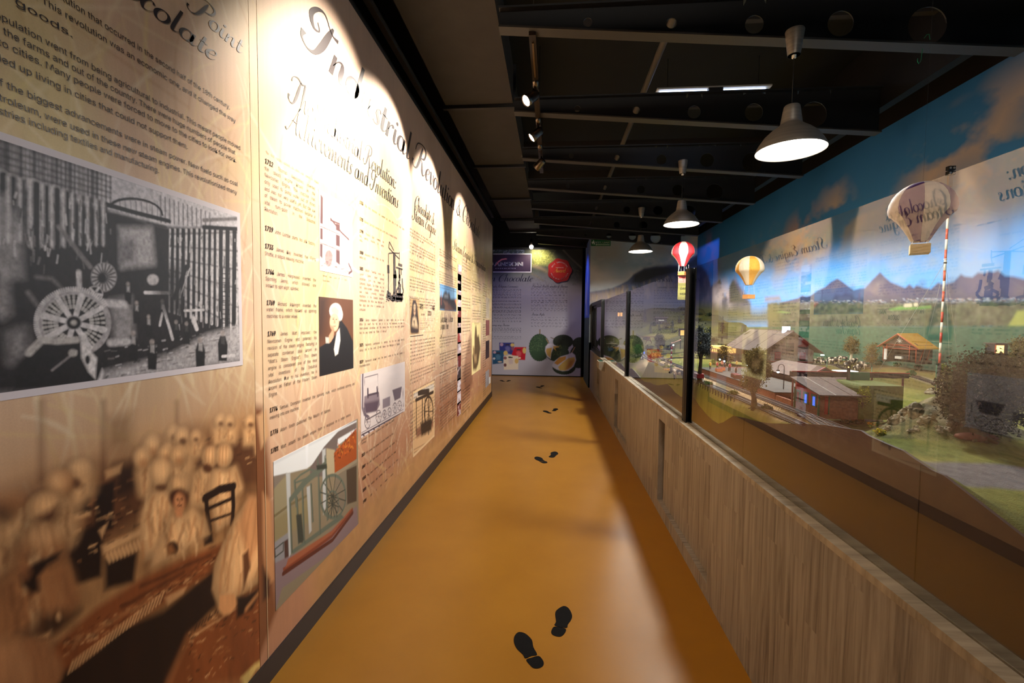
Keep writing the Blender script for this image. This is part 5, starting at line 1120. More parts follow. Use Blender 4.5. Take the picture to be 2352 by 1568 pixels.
for p, w_ in (([(620, 900), (610, 1010), (690, 1100), (800, 1110)], .007), ([(620, 900), (700, 1060)], .006), ([(610, 1110), (700, 1100)], .008), ([(800, 1080), (800, 1210), (720, 1130)], .008), ([(708, 1105), (712, 1560)], .045), ([(604, 1110), (600, 1560)], .008), ([(600, 1320), (603, 1470)], .04), ([(800, 1210), (790, 1310)], .006), ([(780, 1310), (850, 1330)], .02), ([(800, 1380), (800, 1560)], .03), ([(830, 1380), (835, 1500)], .014), ([(740, 1360), (860, 1400)], .012), ([(725, 1420), (745, 1560)], .03)): dline(p, w_, q4)
for p, w_ in (([(618, 0), (622, 300), (600, 380)], .05), ([(522, 0), (525, 310)], .012), ([(500, 300), (560, 350)], .05), ([(640, 0), (640, 180)], .014), ([(700, 0), (700, 100), (680, 140), (720, 190)], .03), ([(740, 60), (745, 200), (760, 260), (740, 320), (660, 310), (650, 250), (690, 190)], .02), ([(640, 350), (750, 350)], .05), ([(560, 380), (740, 400)], .03), ([(700, 210), (700, 310)], .06)): dline(p, w_, q5)
for i in range(60):
    x = random.uniform(480, 750); y = random.uniform(320, 430); dline([(x, y), (x + random.uniform(5, 20), y + random.uniform(-6, 6))], .006, q5)
# grape-arm frames around the cocoa advertisement
dline([(50, 185), (215, 215)], .004, zq(130 / 1019, 935, 660)); dline([(55, 882), (290, 855)], .006, zq(130 / 1019, 935, 660))
D.mesh('engine_sketch', m_ink2, left_print(.0017, P2), P2, 'ink drawing of a tall pumping engine')['kind'] = 'stuff'
def fry(cv):
    q = zq(130 / 1019, 935, 660); pg = lambda p, c, s=.008, a=1.0: cv.poly([q(*t) for t in p], c, s, a); el = lambda x, y, rx, ry, c, s=.008, a=1.0: cv.ell(q(x, y), rx * .1276, ry * .1276, c, s, a)
    cv.c[:] = L((190, 152, 104)); pg([(62, 800), (58, 600), (90, 300), (105, 225), (150, 225), (180, 330), (208, 640), (205, 800), (180, 825), (75, 825)], (54, 38, 34)); el(133, 350, 22, 60, (190, 160, 124)); el(133, 440, 18, 60, (190, 150, 116)); el(125, 430, 4, 8, (50, 34, 30)); el(142, 430, 4, 8, (50, 34, 30)); pg([(95, 560), (130, 520), (165, 560), (195, 740), (150, 760), (80, 700)], (196, 168, 132), .015); pg([(110, 600), (135, 590), (130, 700)], (70, 50, 42), .01); pg([(65, 700), (205, 730), (200, 815), (75, 815)], (54, 38, 34), .02)
photo('cocoa_advertisement_portrait', 'dark oval engraving of a child holding a cup', P2, 941.5, 962.5, pl(942, 768)[1], pl(942, 684)[1], fry, (180, 145, 100), 1.0)
def beam_eng(cv):
    q = zq(240 / 570, 900, 420); ln = lambda p, w_, c, s=.004, a=1.0: cv.line([q(*t) for t in p], w_, c, s, a); K_ = (58, 44, 34)
    cv.c[:] = L((212, 170, 122)); cv.poly([q(*p) for p in ((115, 1130), (230, 1090), (230, 1130), (115, 1180))], (206, 190, 170), .02); cv.poly([q(*p) for p in ((130, 1340), (225, 1290), (225, 1330), (135, 1390))], (140, 96, 72), .02)
    for x in (133, 165, 180, 200): ln([(x, 1170), (x, 1370)], .02, K_)
    ln([(130, 1185), (225, 1140)], .03, K_); ln([(145, 1145), (200, 1135)], .05, K_); ln([(200 + 24 * math.cos(2 * PI * k / 24), 1245 + 80 * math.sin(2 * PI * k / 24)) for k in range(25)], .024, K_)
    for k in range(6): ln([(200, 1245), (200 + 24 * math.cos(PI * k / 3), 1245 + 80 * math.sin(PI * k / 3))], .01, K_)
    cv.poly([q(*p) for p in ((155, 1310), (215, 1280), (215, 1350), (160, 1380))], K_, .02)
    for k in range(3): ln([(120, 1455 + k * 16), (228, 1395 + k * 15)], .008, (110, 80, 60), .006, .7)
photo('beam_engine_print', 'brown printed card of a beam engine with flywheel', P2, 948, 998.5, pl(950, 1049)[1], pl(948, 899)[1], beam_eng, (206, 170, 124), 1.0, .02, (220, 186, 140))
def station(cv):
    q = zq(130 / 1019, 935, 660); pg = lambda p, c, s=.02, a=1.0: cv.poly([q(*t) for t in p], c, s, a)
    cv.c[:] = L((120, 158, 190)); pg([(580, -60), (760, -60), (760, 60), (600, 90)], (86, 140, 190), .1); pg([(580, 150), (640, 160), (660, 90), (700, 60), (720, 110), (760, 90), (780, 200), (890, 210), (890, 430), (580, 400)], (44, 38, 42)); pg([(650, 240), (730, 260), (760, 420), (670, 420), (680, 330)], (112, 78, 64)); pg([(720, 330), (760, 300), (850, 420), (770, 420)], (96, 66, 56)); pg([(860, 230), (890, 220), (890, 330)], (220, 120, 70)); pg([(670, 130), (740, 130), (740, 190), (670, 180)], (120, 124, 130)); cv.line([q(840, 20), q(845, 220)], .016, (30, 28, 30), .01); cv.line([q(615, 80), q(615, 300)], .016, (150, 80, 60), .01)
photo('station_photograph', 'small blue-sky photograph of a railway station', P2, 1010, 1048, pl(1010, 712)[1], pl(1010, 651)[1], station, (110, 150, 185), 1.0)
# film strip of twelve small pictures
for i, y in enumerate((606, 628, 650, 676, 704, 728, 752, 786, 812, 843, 870, 898, 925)):
    def strip(cv, i=i):
        cv.c *= (.5 + 1.0 * fbm(cv.U * 9 + i, cv.V * 12, 40 + i, 4))[..., None]; n = fbm(cv.U * 5 + i, cv.V * 8, 60 + i); cv.c[n > .55] = L([(110, 46, 44), (60, 48, 50), (150, 60, 54), (70, 56, 56)][i % 4]); cv.c[n < .38] = L((214, 204, 206))
    zt_ = pl(1052, y)[1]; photo('picture_tile', None, P2, 1051, 1059, zt_ - .20 + (.03 if i > 6 else 0), zt_, strip, (176, 150, 146), 1.0)
def poster(cv):
    q = lambda x, y: (1040 + x * 95 / 573, 700 + y * 260 / 1568); pg = lambda p, c, s=.03, a=1.0: cv.poly([q(*t) for t in p], c, s, a); K_ = (96, 74, 50)
    pg([(310, 290), (325, 290), (335, 430), (360, 420), (380, 600), (350, 820), (320, 900), (280, 900), (270, 700), (300, 600), (300, 450)], K_); pg([(275, 580), (300, 580), (300, 680), (280, 700)], (150, 120, 80)); cv.line([q(295, 215), q(370, 215)], .04, (120, 100, 70), .03, .8); cv.line([q(300, 250), q(355, 250)], .02, (120, 100, 70), .03, .6); pg([(290, 700), (330, 690), (330, 790), (300, 800)], (160, 130, 90))
photo('locomotive_poster', 'pale yellow poster of a tall vintage locomotive', P2, 1084, 1104, pl(1084, 861)[1], pl(1084, 741)[1], poster, (226, 204, 142), 1.0)
for i, (y0, y1, c) in enumerate(((684, 730, (196, 176, 150)), (735, 770, (140, 84, 76)), (782, 822, (60, 44, 46)), (850, 886, (150, 142, 140)))):
    def sm(cv, i=i, c=c): cv.c *= (.6 + .8 * fbm(cv.U * 4, cv.V * 6, 80 + i))[..., None]
    photo('picture_tile', None, P2, 1116, 1124, pl(1120, y1)[1], pl(1120, y0)[1], sm, c, 1.0)
o = MB().box((XL, yx(1124.3), pl(1124, 880)[1]), (XL + .012, yx(1126.3), pl(1124, 866)[1])).build('wall_switch', mat('white_plastic', (220, 220, 214), .4)); tag(o, 'small white switch near the end of the printed partition', 'switch')
# ================================================================== FAR CHOCOLATE PANEL
DP = empty('chocolate_panel', (-0.5, YD, 1.7), 'far grey panel with durians, chocolate boxes, logo and red award seal', 'display panel')
MB().box((-2.2, .004, -1.7), (ony(1337, 700, YD)[0] + .5, .03, 1.66)).build('panel_board', m_black, DP)
xs0, xs1 = -2.6, ony(1336, 700, YD)[0]; zb_ = ony(1200, 861, YD)[2]; zt_ = ony(1200, 573, YD)[2]
cv = Canvas(np.linspace(ony(1100, 700, YD)[0], xs1, 250), np.linspace(zb_, zt_, 300), pd, (188, 180, 186))
qa = zq(230 / 2352, 1120, 560); qb = zq(230 / 2004, 1120, 690)
def g2(s, q):
    def pg(p, c, soft=.012, a=1.0): s.poly([q(*t) for t in p], c, soft, a)
    def ln(p, w_, c, soft=.006, a=1.0): s.line([q(*t) for t in p], w_, c, soft, a)
    return pg, ln
pg, ln = g2(cv, qa)
t = np.clip((cv.V - 2.15) / .6, 0, 1)[..., None]; n = fbm(cv.U * 3, cv.V * 3, 12)[..., None]
cv.c[:] = cv.c * (1 - t) + (L((74, 78, 66)) * (0.4 + 1.2 * n)) * t
pg([(0, 100), (880, 100), (860, 220), (0, 220)], (70, 80, 90), .02)
r = np.random.default_rng(6)
for k in range(160): x = r.uniform(100, 850); y = r.uniform(112, 215); pg([(x, y), (x + 22, y + 4), (x + 10, y + 14)], [(176, 180, 220), (40, 56, 44), (90, 110, 90)][r.integers(3)], .01, .8)
pg([(1040, 115), (1400, 115), (1620, 280), (1560, 400), (1380, 480), (1040, 520)], (150, 150, 70), .06, .9)
for k in range(420): x = r.uniform(1040, 1600); y = r.uniform(115, 520); ln([(x, y), (x + r.uniform(-20, 20), y + r.uniform(-10, 24))], .012, [(196, 196, 110), (90, 100, 50), (130, 136, 66), (60, 70, 40)][r.integers(4)], .01, .6)
pg([(1400, 100), (2300, 100), (2300, 950), (1900, 900), (1500, 300)], (56, 56, 52), .1, .75); ln([(1780, 150), (1950, 330), (2200, 560)], .03, (120, 116, 100), .02, .8)
ln([(1100, 520), (1250, 570), (1380, 640)], .07, (140, 120, 92), .04, .8); ln([(1040, 700), (1200, 790), (1300, 860)], .03, (130, 116, 88), .03, .7)
for k in range(120): x = r.uniform(900, 2250); y = r.uniform(600, 980); ln([(x, y), (x + r.uniform(-40, 40), y + r.uniform(-60, 60))], .008, [(120, 118, 96), (70, 72, 60)][r.integers(2)], .012, .4)
pg, ln = g2(cv, qb)
def durian(cx, cy, rx, ry, c1, c2):
    n = 60; P_ = [(cx + rx * (1 + .035 * (k % 2)) * math.cos(2 * PI * k / n), cy + ry * (1 + .035 * (k % 2)) * math.sin(2 * PI * k / n)) for k in range(n)]; pg(P_, c1, .006)
    for k in range(int(rx * ry / 140)):
        a = r.uniform(0, 2 * PI); d = math.sqrt(r.random()) * .93; x = cx + rx * d * math.cos(a); y = cy + ry * d * math.sin(a); ln([(x, y), (x + 3, y - 16)], .006, c2 if (x < cx + rx * .3 and y < cy + ry * .3) else c1, .005, .6)
for a in ((1510, 820, 200, 135), (1850, 860, 150, 125), (1820, 1120, 180, 230)): durian(*a, (48, 54, 40), (66, 72, 52))
ln([(1265, 740), (1330, 765)], .02, (110, 92, 64)); ln([(1045, 585), (1045, 680)], .03, (150, 122, 88)); durian(1035, 940, 205, 270, (52, 76, 48), (104, 130, 84)); pg([(930, 1180), (1180, 1180), (1230, 1050), (1180, 1000), (1100, 1190)], (50, 52, 40), .03, .5)
durian(1400, 1060, 230, 160, (52, 62, 42), (110, 118, 64)); durian(1430, 950, 190, 60, (52, 62, 42), (150, 156, 80)); ln([(1170, 760), (1225, 860)], .016, (190, 150, 110))
pg([(1160, 920), (1210, 860), (1270, 860), (1430, 930), (1320, 940), (1270, 1060), (1260, 1170), (1190, 1120), (1150, 1010)], (214, 204, 210)); pg([(1180, 960), (1290, 940), (1270, 1050), (1255, 1150), (1190, 1090), (1165, 1010)], (206, 160, 80)); pg([(1310, 910), (1430, 915), (1430, 930), (1350, 950), (1375, 1010), (1320, 960)], (210, 160, 70), .006)
ln([(1745, 935), (1680, 1050)], .018, (200, 150, 110)); durian(1530, 1330, 230, 150, (50, 58, 40), (70, 80, 50))
pg([(1290, 1290), (1350, 1200), (1460, 1120), (1600, 1080), (1690, 1040), (1750, 1090), (1770, 1190), (1720, 1320), (1620, 1400), (1500, 1415), (1380, 1380), (1300, 1330)], (216, 204, 206)); pg([(1330, 1250), (1430, 1140), (1570, 1110), (1560, 1180), (1400, 1290)], (206, 140, 60), .01); pg([(1410, 1330), (1500, 1240), (1620, 1150), (1740, 1130), (1750, 1210), (1680, 1330), (1560, 1400), (1440, 1395)], (222, 178, 90), .01); pg([(1640, 1200), (1740, 1180), (1700, 1290), (1600, 1370), (1560, 1370)], (190, 110, 50), .04, .7)
# chocolate boxes
for P_, c, c2 in (([(232, 842), (530, 842), (530, 1060), (470, 1080), (235, 1000)], (56, 58, 130), (150, 140, 190)), ([(480, 1080), (540, 930), (770, 930), (750, 1190), (560, 1180)], (200, 20, 40), (240, 120, 120)), ([(95, 995), (330, 1000), (310, 1250), (100, 1275)], (40, 84, 116), (110, 150, 170)), ([(320, 1120), (430, 1090), (615, 1110), (612, 1380), (325, 1385)], (240, 216, 186), (200, 170, 180))):
    pg(P_, c, .006); cx = sum(p[0] for p in P_) / len(P_); cy = sum(p[1] for p in P_) / len(P_); pg([(cx - 50, cy - 30), (cx, cy - 60), (cx + 55, cy - 20), (cx + 40, cy + 50), (cx - 30, cy + 55)], c2, .02, .5); pg([(cx - 40, cy - 92), (cx + 40, cy - 92), (cx + 40, cy - 66), (cx - 40, cy - 66)], (60, 44, 50), .006, .9)
for x, y, rx, ry, c in ((495, 890, 40, 36, (226, 190, 110)), (735, 1000, 36, 60, (226, 190, 110)), (360, 1050, 42, 46, (226, 190, 110)), (580, 1210, 40, 52, (222, 176, 100)), (280, 880, 34, 34, (190, 150, 170)), (140, 1035, 30, 26, (200, 160, 170)), (350, 1150, 34, 30, (150, 90, 90)), (500, 960, 30, 40, (150, 80, 100)), (640, 1150, 26, 18, (240, 224, 180)), (130, 1160, 24, 22, (220, 214, 210)), (245, 1225, 44, 14, (220, 190, 160)), (350, 1290, 28, 34, (110, 60, 60)), (440, 1130, 30, 12, (50, 70, 50))): cv.ell(qb(x, y), rx * .1148, ry * .1148, c, .008)
left_black = cv.mesh('panel_print', vmat('far_panel_print', .55, .25), lambda u, v: to_back(YD, .0)(u, v) - [-.5, YD, 1.7], DP, skirt=(0, .005, 0))
# logo board, seal and lettering
lx0, lx1 = -1.55, pd(*qa(1032, 450))[0]; lz0, lz1 = pd(*qa(500, 668))[1], pd(*qa(500, 228))[1]
def dbox(name, x0, x1, z0, z1, y, m, par=DP, label=None): return MB().box((x0 + .5, y - YD, z0 - 1.7), (x1 + .5, -.0005, z1 - 1.7)).build(name, m, par, label)
dbox('logo_border', lx0, lx1, lz0, lz1, YD - .004, mat('logo_border_white', (236, 226, 226), .5)); dbox('logo_board', lx0, lx1 - .02, lz0 + .02, lz1 - .02, YD - .006, mat('logo_dark_plum', (58, 38, 54), .5))
back_print = lambda o: (lambda u, v: to_back(YD, o)(u, v) - [-.5, YD, 1.7])
m_white = mat('white_ink', (240, 232, 238), .5); m_gold = mat('gold_ink', (214, 160, 60), .5); m_pink = mat('pink_ink', (226, 130, 130), .5)
W_ = Print(); z = pd(*qa(500, 522))[1]; xa = pd(*qa(20, 500))[0]; xb = pd(*qa(838, 500))[0]; zh = pd(*qa(500, 388))[1] - z
g = sans('DANSON', zh / .72, 1.0, 0, .03); W_.put(g, xa, z, xb - xa)
z2 = pd(*qa(500, 587))[1]; g = sans('C H O C O L A T E S', .045, .9); W_.put(g, pd(*qa(180, 500))[0], z2, pd(*qa(662, 500))[0] - pd(*qa(180, 500))[0])
sc_ = ony(*qa(1690, 625), YD); rs = (pd(*qa(1955, 625))[0] - pd(*qa(1400, 625))[0]) / 2
def arc_text(P_, text, cx, cz, rad, a0, a1, size, up=True):
    n = len(text)
    for i, ch in enumerate(text):
        a = math.radians(a0 + (a1 - a0) * (i + .5) / n); V, T, wd = sans(ch, size, .8, 0, .03)
        if len(V) == 0: continue
        V = V - [wd / 2, size * .35]; t_ = a - PI / 2 if up else a + PI / 2
        Rm = np.array([[math.cos(t_), math.sin(t_)], [-math.sin(t_), math.cos(t_)]]); P_.put((V @ Rm, T, 1), cx + rad * math.cos(a), cz + rad * math.sin(a))
W_.V and None
SL = empty('award_seal_anchor', (0, 0, 0)); bpy.data.objects.remove(SL)
pts = [(sc_[0] + .5 + rs * (1 + .05 * math.cos(7 * a)) * math.cos(a), sc_[2] - 1.7 + rs * (1 + .05 * math.cos(7 * a)) * math.sin(a)) for a in np.linspace(0, 2 * PI, 56, endpoint=False)]
MB().prism(pts, 'y', -.012, -.0005).build('award_seal', mat('seal_red', (150, 24, 22), .5), DP, 'round wavy red award seal')
MB().prism([(sc_[0] + .5 + rs * .8 * math.cos(a), sc_[2] - 1.7 + rs * .8 * math.sin(a)) for a in np.linspace(0, 2 * PI, 40, endpoint=False)], 'y', -.014, -.0115).build('seal_face', mat('seal_red_face', (170, 26, 24), .5), DP)
arc_text(W_, 'MOST INNOVATIVE', sc_[0], sc_[2], rs * .72, 158, 22, .062); arc_text(W_, 'MALAYSIA RECORDS', sc_[0], sc_[2], rs * .72, 196, 344, .054, False)
g = sans('CHOCOLATE', .034, .8); W_.put(g, sc_[0] - .1, sc_[2] + .065, .2)
W_.mesh('white_lettering', m_white, back_print(.0155), DP)['kind'] = 'stuff'
G_ = Print(); G_.put(script('Award', .055), sc_[0] - .15, sc_[2] - .05, .30); G_.mesh('gold_lettering', m_gold, back_print(.0155), DP)['kind'] = 'stuff'
A_ = MB(); pts = [pd(*qa(x, y)) for x, y in ((180, 500), (240, 410), (330, 350), (430, 335), (470, 355), (440, 370), (340, 385), (260, 440), (200, 505))]
A_.prism([(p[0] + .5, p[1] - 1.7) for p in pts], 'y', -.0165, -.015).build('logo_swoosh', m_pink, DP)
K2 = Print(); K2.put(script('Malaysian Chocolate', .095), pd(*qa(1045, 880))[0] - 2.05, pd(*qa(500, 880))[1], 2.05)
rr = random.Random(4)
def col(x0, x1, ys, head=(), size=.030):
    for y in ys:
        t = ' '.join(rr.choice(words) for _ in range(11)); u, z = pd(x0, y); K2.just(t, u, z, pd(x1, y)[0] - u, size * 1.15, .75)
def cl(y): return 560 + y * .0978
lr = [cl(y) for y in (1075, 1095, 1130, 1155, 1190, 1210, 1250, 1270)] + [690 + y * .1148 for y in (12, 20, 70, 88, 130, 142, 155, 200, 212, 224, 240, 285, 300, 345, 365, 410, 425, 550, 565, 580, 595, 610, 635, 720, 735, 765)]
col(1129, 1197, lr)
rr_ = [cl(y) for y in (1055, 1080, 1130, 1155, 1200, 1215, 1275, 1325, 1345, 1385)] + [690 + y * .1148 for y in (12, 40, 88, 110, 155, 175, 205, 340, 385, 400, 445, 465, 510, 525)]
col(1220, 1303, rr_)
for t, x0, x1, y in (('Early Religious Ceremonies', 1129, 1190, cl(1022)), ('Potential Health Benefits of Durian', 1221, 1304, cl(1022)), ('Durian Myths', 1221, 1251, 690 + 298 * .1148), ('Musang King Durian', 1122, 1170, 690 + 510 * .1148)):
    K2.put(script(t, .034, k=2), pd(x0, y)[0], pd(x0, y)[1], pd(x1, y)[0] - pd(x0, y)[0])
K2.mesh('dark_lettering', mat('far_ink', (34, 32, 50), .6), back_print(.0012), DP)['kind'] = 'stuff'

# ================================================================== END WALL MURAL
EW = bpy.data.objects['wall_diorama_end']
xe1 = XR + .0
cv = Canvas(np.linspace(XEL, xe1, 260), np.linspace(1.0, ZT, 300), pe, (146, 168, 182))
q3 = zq(330 / 1035, 1330, 500)
pg, ln = g2(cv, q3)
n = fbm(cv.U * 1.6, cv.V * 2.2, 19, 4)
def clouds(cv, c, thr, k, seed, fu, fv, amt=1.0, mask=1.0):
    n = fbm(cv.U * fu, cv.V * fv, seed, 5); a = np.clip((n - thr) * k, 0, 1) * amt * mask; cv.c[:] = cv.c * (1 - a[..., None]) + L(c) * a[..., None]
clouds(cv, (214, 208, 204), .48, 5, 19, 1.5, 2.2, .8); clouds(cv, (120, 144, 152), .52, 5, 33, 1.8, 3.0, .6)
pg([(80, 380), (200, 370), (300, 420), (380, 400), (420, 430), (330, 480), (250, 510), (80, 530)], (222, 212, 204), .18, .8); pg([(80, 150), (330, 150), (330, 330), (140, 340), (80, 300)], (150, 138, 122), .2, .7)
pg([(500, 190), (620, 180), (660, 250), (560, 260)], (150, 140, 124), .12, .8)
pg([(75, 535), (170, 520), (235, 508), (300, 480), (350, 452), (395, 408), (470, 366), (560, 350), (605, 352), (650, 342), (715, 345), (790, 320), (800, 290), (850, 268), (880, 280), (900, 340), (930, 420), (930, 900), (75, 900)], (96, 104, 132), .02)
pg([(395, 410), (470, 366), (560, 350), (720, 345), (790, 318), (850, 268), (880, 290), (860, 350), (700, 400), (560, 430), (440, 480), (380, 470)], (58, 60, 60), .05, .9)
r = np.random.default_rng(8)
for k in range(150):
    x = r.uniform(75, 900); y = 560 - (x - 75) * .22 + r.uniform(-20, 60); ln([(x, y), (x + r.uniform(-12, 12), y + r.uniform(20, 70))], r.uniform(.01, .035), [(190, 164, 130), (60, 60, 58), (150, 134, 112), (90, 96, 80)][r.integers(4)], .02, .5)
pg([(75, 540), (160, 530), (250, 520), (330, 490), (330, 560), (200, 600), (75, 610)], (190, 160, 130), .06, .5)
for k in range(60):
    x = r.uniform(300, 900); y = r.uniform(470, 720); ln([(x, y), (x + r.uniform(-30, 30), y + r.uniform(10, 60))], r.uniform(.01, .03), [(130, 122, 130), (70, 76, 92), (150, 140, 136)][r.integers(3)], .03, .35)
pg([(75, 650), (300, 620), (700, 660), (930, 640), (930, 900), (75, 900)], (112, 112, 84), .12, .8)
cv.mesh('mural_print', _mats['mural_print'], to_back(YE, .0), EW, skirt=(0, .002, 0))
# exit sign
s0 = pe(1357.5, 565); s1 = pe(1402.5, 550.5)
ES = empty('exit_sign', (s0[0], YE - .004, s0[1]), 'small green exit sign with white lettering at the top corner', 'sign'); w_ = s1[0] - s0[0]; h_ = s1[1] - s0[1]
MB().box((0, -.012, 0), (w_, .0, h_)).build('sign_board', mat('exit_green', (20, 92, 48), .4), ES)
P_ = Print(); g = sans('KELUAR', h_ * .62, 1.0, 0, .03); P_.put(g, w_ * .23, h_ * .38, w_ * .72)
def rect(P_, x0, x1, z0, z1): P_.V.append(np.array([(x0, z0), (x1, z0), (x1, z1), (x0, z1)], float)); P_.T.append(np.array([(0, 1, 2), (0, 2, 3)]) + P_.n); P_.n += 4
rect(P_, w_ * .27, w_ * .95, h_ * .16, h_ * .24); P_.V.append(np.array([(w_ * .21, h_ * .2), (w_ * .29, h_ * .1), (w_ * .29, h_ * .3)])); P_.T.append(np.array([(0, 1, 2)]) + P_.n); P_.n += 3
for (a, b2, c2, d2) in ((.07, .15, .50, .72), (.05, .09, .3, .5), (.13, .19, .24, .48), (.02, .07, .55, .64), (.15, .21, .58, .66)): rect(P_, w_ * a, w_ * b2, h_ * c2, h_ * d2)
rect(P_, w_ * .10, w_ * .14, h_ * .76, h_ * .9)
P_.mesh('lettering', mat('sign_white', (230, 236, 226), .4), lambda u, v: np.stack([u, np.full(u.shape, -.0135), v], -1), ES)

# ================================================================== SKY MURAL ON THE RIGHT WALL
WR = bpy.data.objects['wall_right']
pxs = np.concatenate([np.arange(2480, 1604, -2.6)]); us = np.array(sorted(set([round(float(onx(x, 733, XR)[1]), 5) for x in pxs if onx(x, 733, XR)[1] < YE]))); us = np.concatenate([[-2.5, .2, 1.4, 2.2], us[us > 2.4], [YE]])
cv = Canvas(us, np.linspace(1.0, ZT, 330), pr, (66, 116, 150))
t = np.clip((cv.V - 1.5) / 1.8, 0, 1)[..., None]; cv.c[:] = L((88, 172, 250)) * (1 - t) ** 1.1 + L((44, 104, 168)) * (1 - (1 - t) ** 1.1)
cv.c *= (.93 + .14 * fbm(cv.U * 1.2, cv.V * 2, 3))[..., None]
def cloud(pts, c, soft=.14, a=.9):
    """painted cloud: soft outline broken up by noise"""
    q = cv.P(pts); sl = cv._box(q, soft); X = cv.U[sl]; 
    if X.size == 0: return
    old = cv.c[sl].copy(); cv.poly(pts, c, soft, 1.0); nn = fbm(cv.U[sl] * 3.2, cv.V[sl] * 4.5, 70, 5); m_ = np.clip((nn - .36) * 4.5, 0, 1)[..., None] * a
    cv.c[sl] = old * (1 - m_) + cv.c[sl] * m_
CB = (186, 168, 158)
cloud([(2080, 440), (2100, 380), (2140, 330), (2200, 285), (2260, 270), (2290, 215), (2352, 170), (2480, 120), (2480, 260), (2352, 250), (2330, 330), (2270, 380), (2200, 400), (2150, 470), (2090, 480)], CB, .22, 1.0)
cloud([(2230, 420), (2300, 370), (2352, 320), (2480, 260), (2480, 380), (2352, 430), (2260, 470)], (140, 140, 140), .25, .7)
cloud([(1900, 500), (1895, 460), (1925, 430), (1945, 460), (1965, 520), (1930, 560), (1890, 560)], CB, .2, 1.0); cloud([(1800, 560), (1815, 525), (1850, 490), (1880, 500), (1890, 560), (1850, 600), (1790, 600)], (190, 150, 130), .2, 1.0)
cloud([(1760, 600), (1740, 560), (1760, 540), (1810, 590), (1830, 640), (1780, 640)], (170, 150, 140), .3, .7); cloud([(1940, 560), (2000, 520), (2100, 500), (2200, 520), (2250, 600), (2150, 640), (2000, 640)], (150, 160, 160), .35, .6)
cloud([(1620, 560), (1632, 540), (1645, 600), (1640, 680), (1622, 680)], (150, 120, 170), .3, .8); cloud([(1850, 640), (1990, 660), (2100, 620), (2130, 640), (2000, 690), (1860, 690)], (150, 176, 196), .2, .6)
cloud([(2110, 600), (2352, 590), (2352, 640), (2150, 660)], (130, 160, 186), .2, .6)
m4 = zq(772 / 2352, 1580, 400); pg, ln = g2(cv, m4)
mt = [(640, 900), (780, 865), (800, 850), (830, 860), (860, 850), (905, 815), (960, 790), (1000, 755), (1045, 730), (1080, 752), (1110, 775), (1160, 812), (1200, 800), (1240, 798), (1290, 740), (1345, 685), (1380, 722), (1420, 755), (1480, 780), (1520, 795), (1550, 770), (1580, 795), (1600, 778), (1650, 795), (1700, 803), (1750, 758), (1790, 770), (1830, 762), (1860, 752), (1910, 700), (1940, 715), (1990, 720), (2030, 688), (2070, 692), (2110, 678), (2140, 684), (2170, 672), (2220, 712), (2280, 715), (2352, 735), (2500, 700), (2800, 760)]
pg(mt + [(2800, 960), (640, 960)], (62, 66, 104), .012)
for k in range(26):
    x = r.uniform(860, 2400); y = r.uniform(740, 860); ln([(x, y), (x + r.uniform(-40, 60), y + r.uniform(20, 60))], r.uniform(.02, .05), [(98, 90, 100), (50, 50, 70), (110, 100, 100)][r.integers(3)], .04, .5)
cloud([m4(*p) for p in ((1230, 800), (1340, 760), (1420, 780), (1500, 820), (1300, 850))], (150, 130, 130), .06, .7)
pg([(780, 860), (2800, 850), (2800, 905), (780, 925)], (52, 62, 92), .03, .9)
for k in range(900):
    x = 760 + r.random() * 1900; y = r.uniform(868, 905) + (x < 1500) * 12; ln([(x, y), (x + r.uniform(3, 14), y)], .007, [(150, 166, 190), (100, 110, 140), (190, 190, 190), (60, 74, 70), (140, 110, 110)][r.integers(5)], .006, .7)
# tree belt and meadows of the plain
pg([(560, 905), (900, 900), (1500, 905), (2300, 895), (2800, 880), (2800, 1080), (560, 1080)], (48, 54, 42), .03)
for k in range(2600):
    x = 560 + r.random() * 2100; y = r.uniform(905, 1068); cv.ell(m4(x, y), r.uniform(1.5, 4.5), r.uniform(1.5, 4.5), [(70, 84, 54), (38, 46, 36), (90, 96, 66), (52, 62, 48), (104, 104, 84)][r.integers(5)], .02, .6, n=6)
pg([(1410, 945), (1480, 925), (1600, 930), (1700, 920), (1700, 935), (1560, 945), (1420, 952)], (104, 150, 70), .012); pg([(600, 970), (650, 955), (720, 970)], (104, 140, 70), .012); ln([(1520, 918), (1560, 916)], .03, (200, 190, 160), .006); ln([(1590, 912), (1600, 912)], .03, (200, 190, 160), .006)
for k in range(9): ln([(2250 + k * 8, 1070 - k * 13), (2420, 1060 - k * 13)], .02, (150, 156, 70), .012, .7)
pg([(400, 1068), (2800, 1060), (2800, 1900), (400, 1900)], (52, 88, 66), .012)
gr_ = fbm(cv.U * 40, cv.V * 40, 5, 3); ms = cv.V < 1.42; cv.c[ms] *= (.7 + .6 * gr_[ms])[:, None]
# rocks, spray and firs in the corner
pg([(10, 640), (80, 620), (130, 680), (160, 780), (220, 740), (260, 850), (330, 720), (400, 830), (440, 900), (440, 1000), (0, 1000)], (78, 72, 92), .05, .95)
for k in range(50): x = r.uniform(10, 430); y = r.uniform(680, 950); ln([(x, y), (x + r.uniform(-10, 10), y + r.uniform(20, 60))], r.uniform(.03, .08), [(120, 108, 124), (60, 58, 72), (150, 130, 140)][r.integers(3)], .06, .4)
cloud([m4(*p) for p in ((180, 800), (250, 760), (300, 800), (300, 960), (200, 960), (180, 880))], (206, 186, 190), .15, 1.0); pg([(290, 790), (315, 735), (345, 790), (380, 860), (420, 900), (290, 900)], (52, 58, 60), .03); pg([(205, 760), (225, 735), (235, 770)], (50, 60, 50), .02)
pg([(0, 900), (200, 920), (500, 950), (640, 900), (640, 1060), (0, 1060)], (104, 100, 56), .1, .9); pg([(540, 860), (640, 850), (650, 880), (540, 890)], (150, 110, 80), .03, .7)
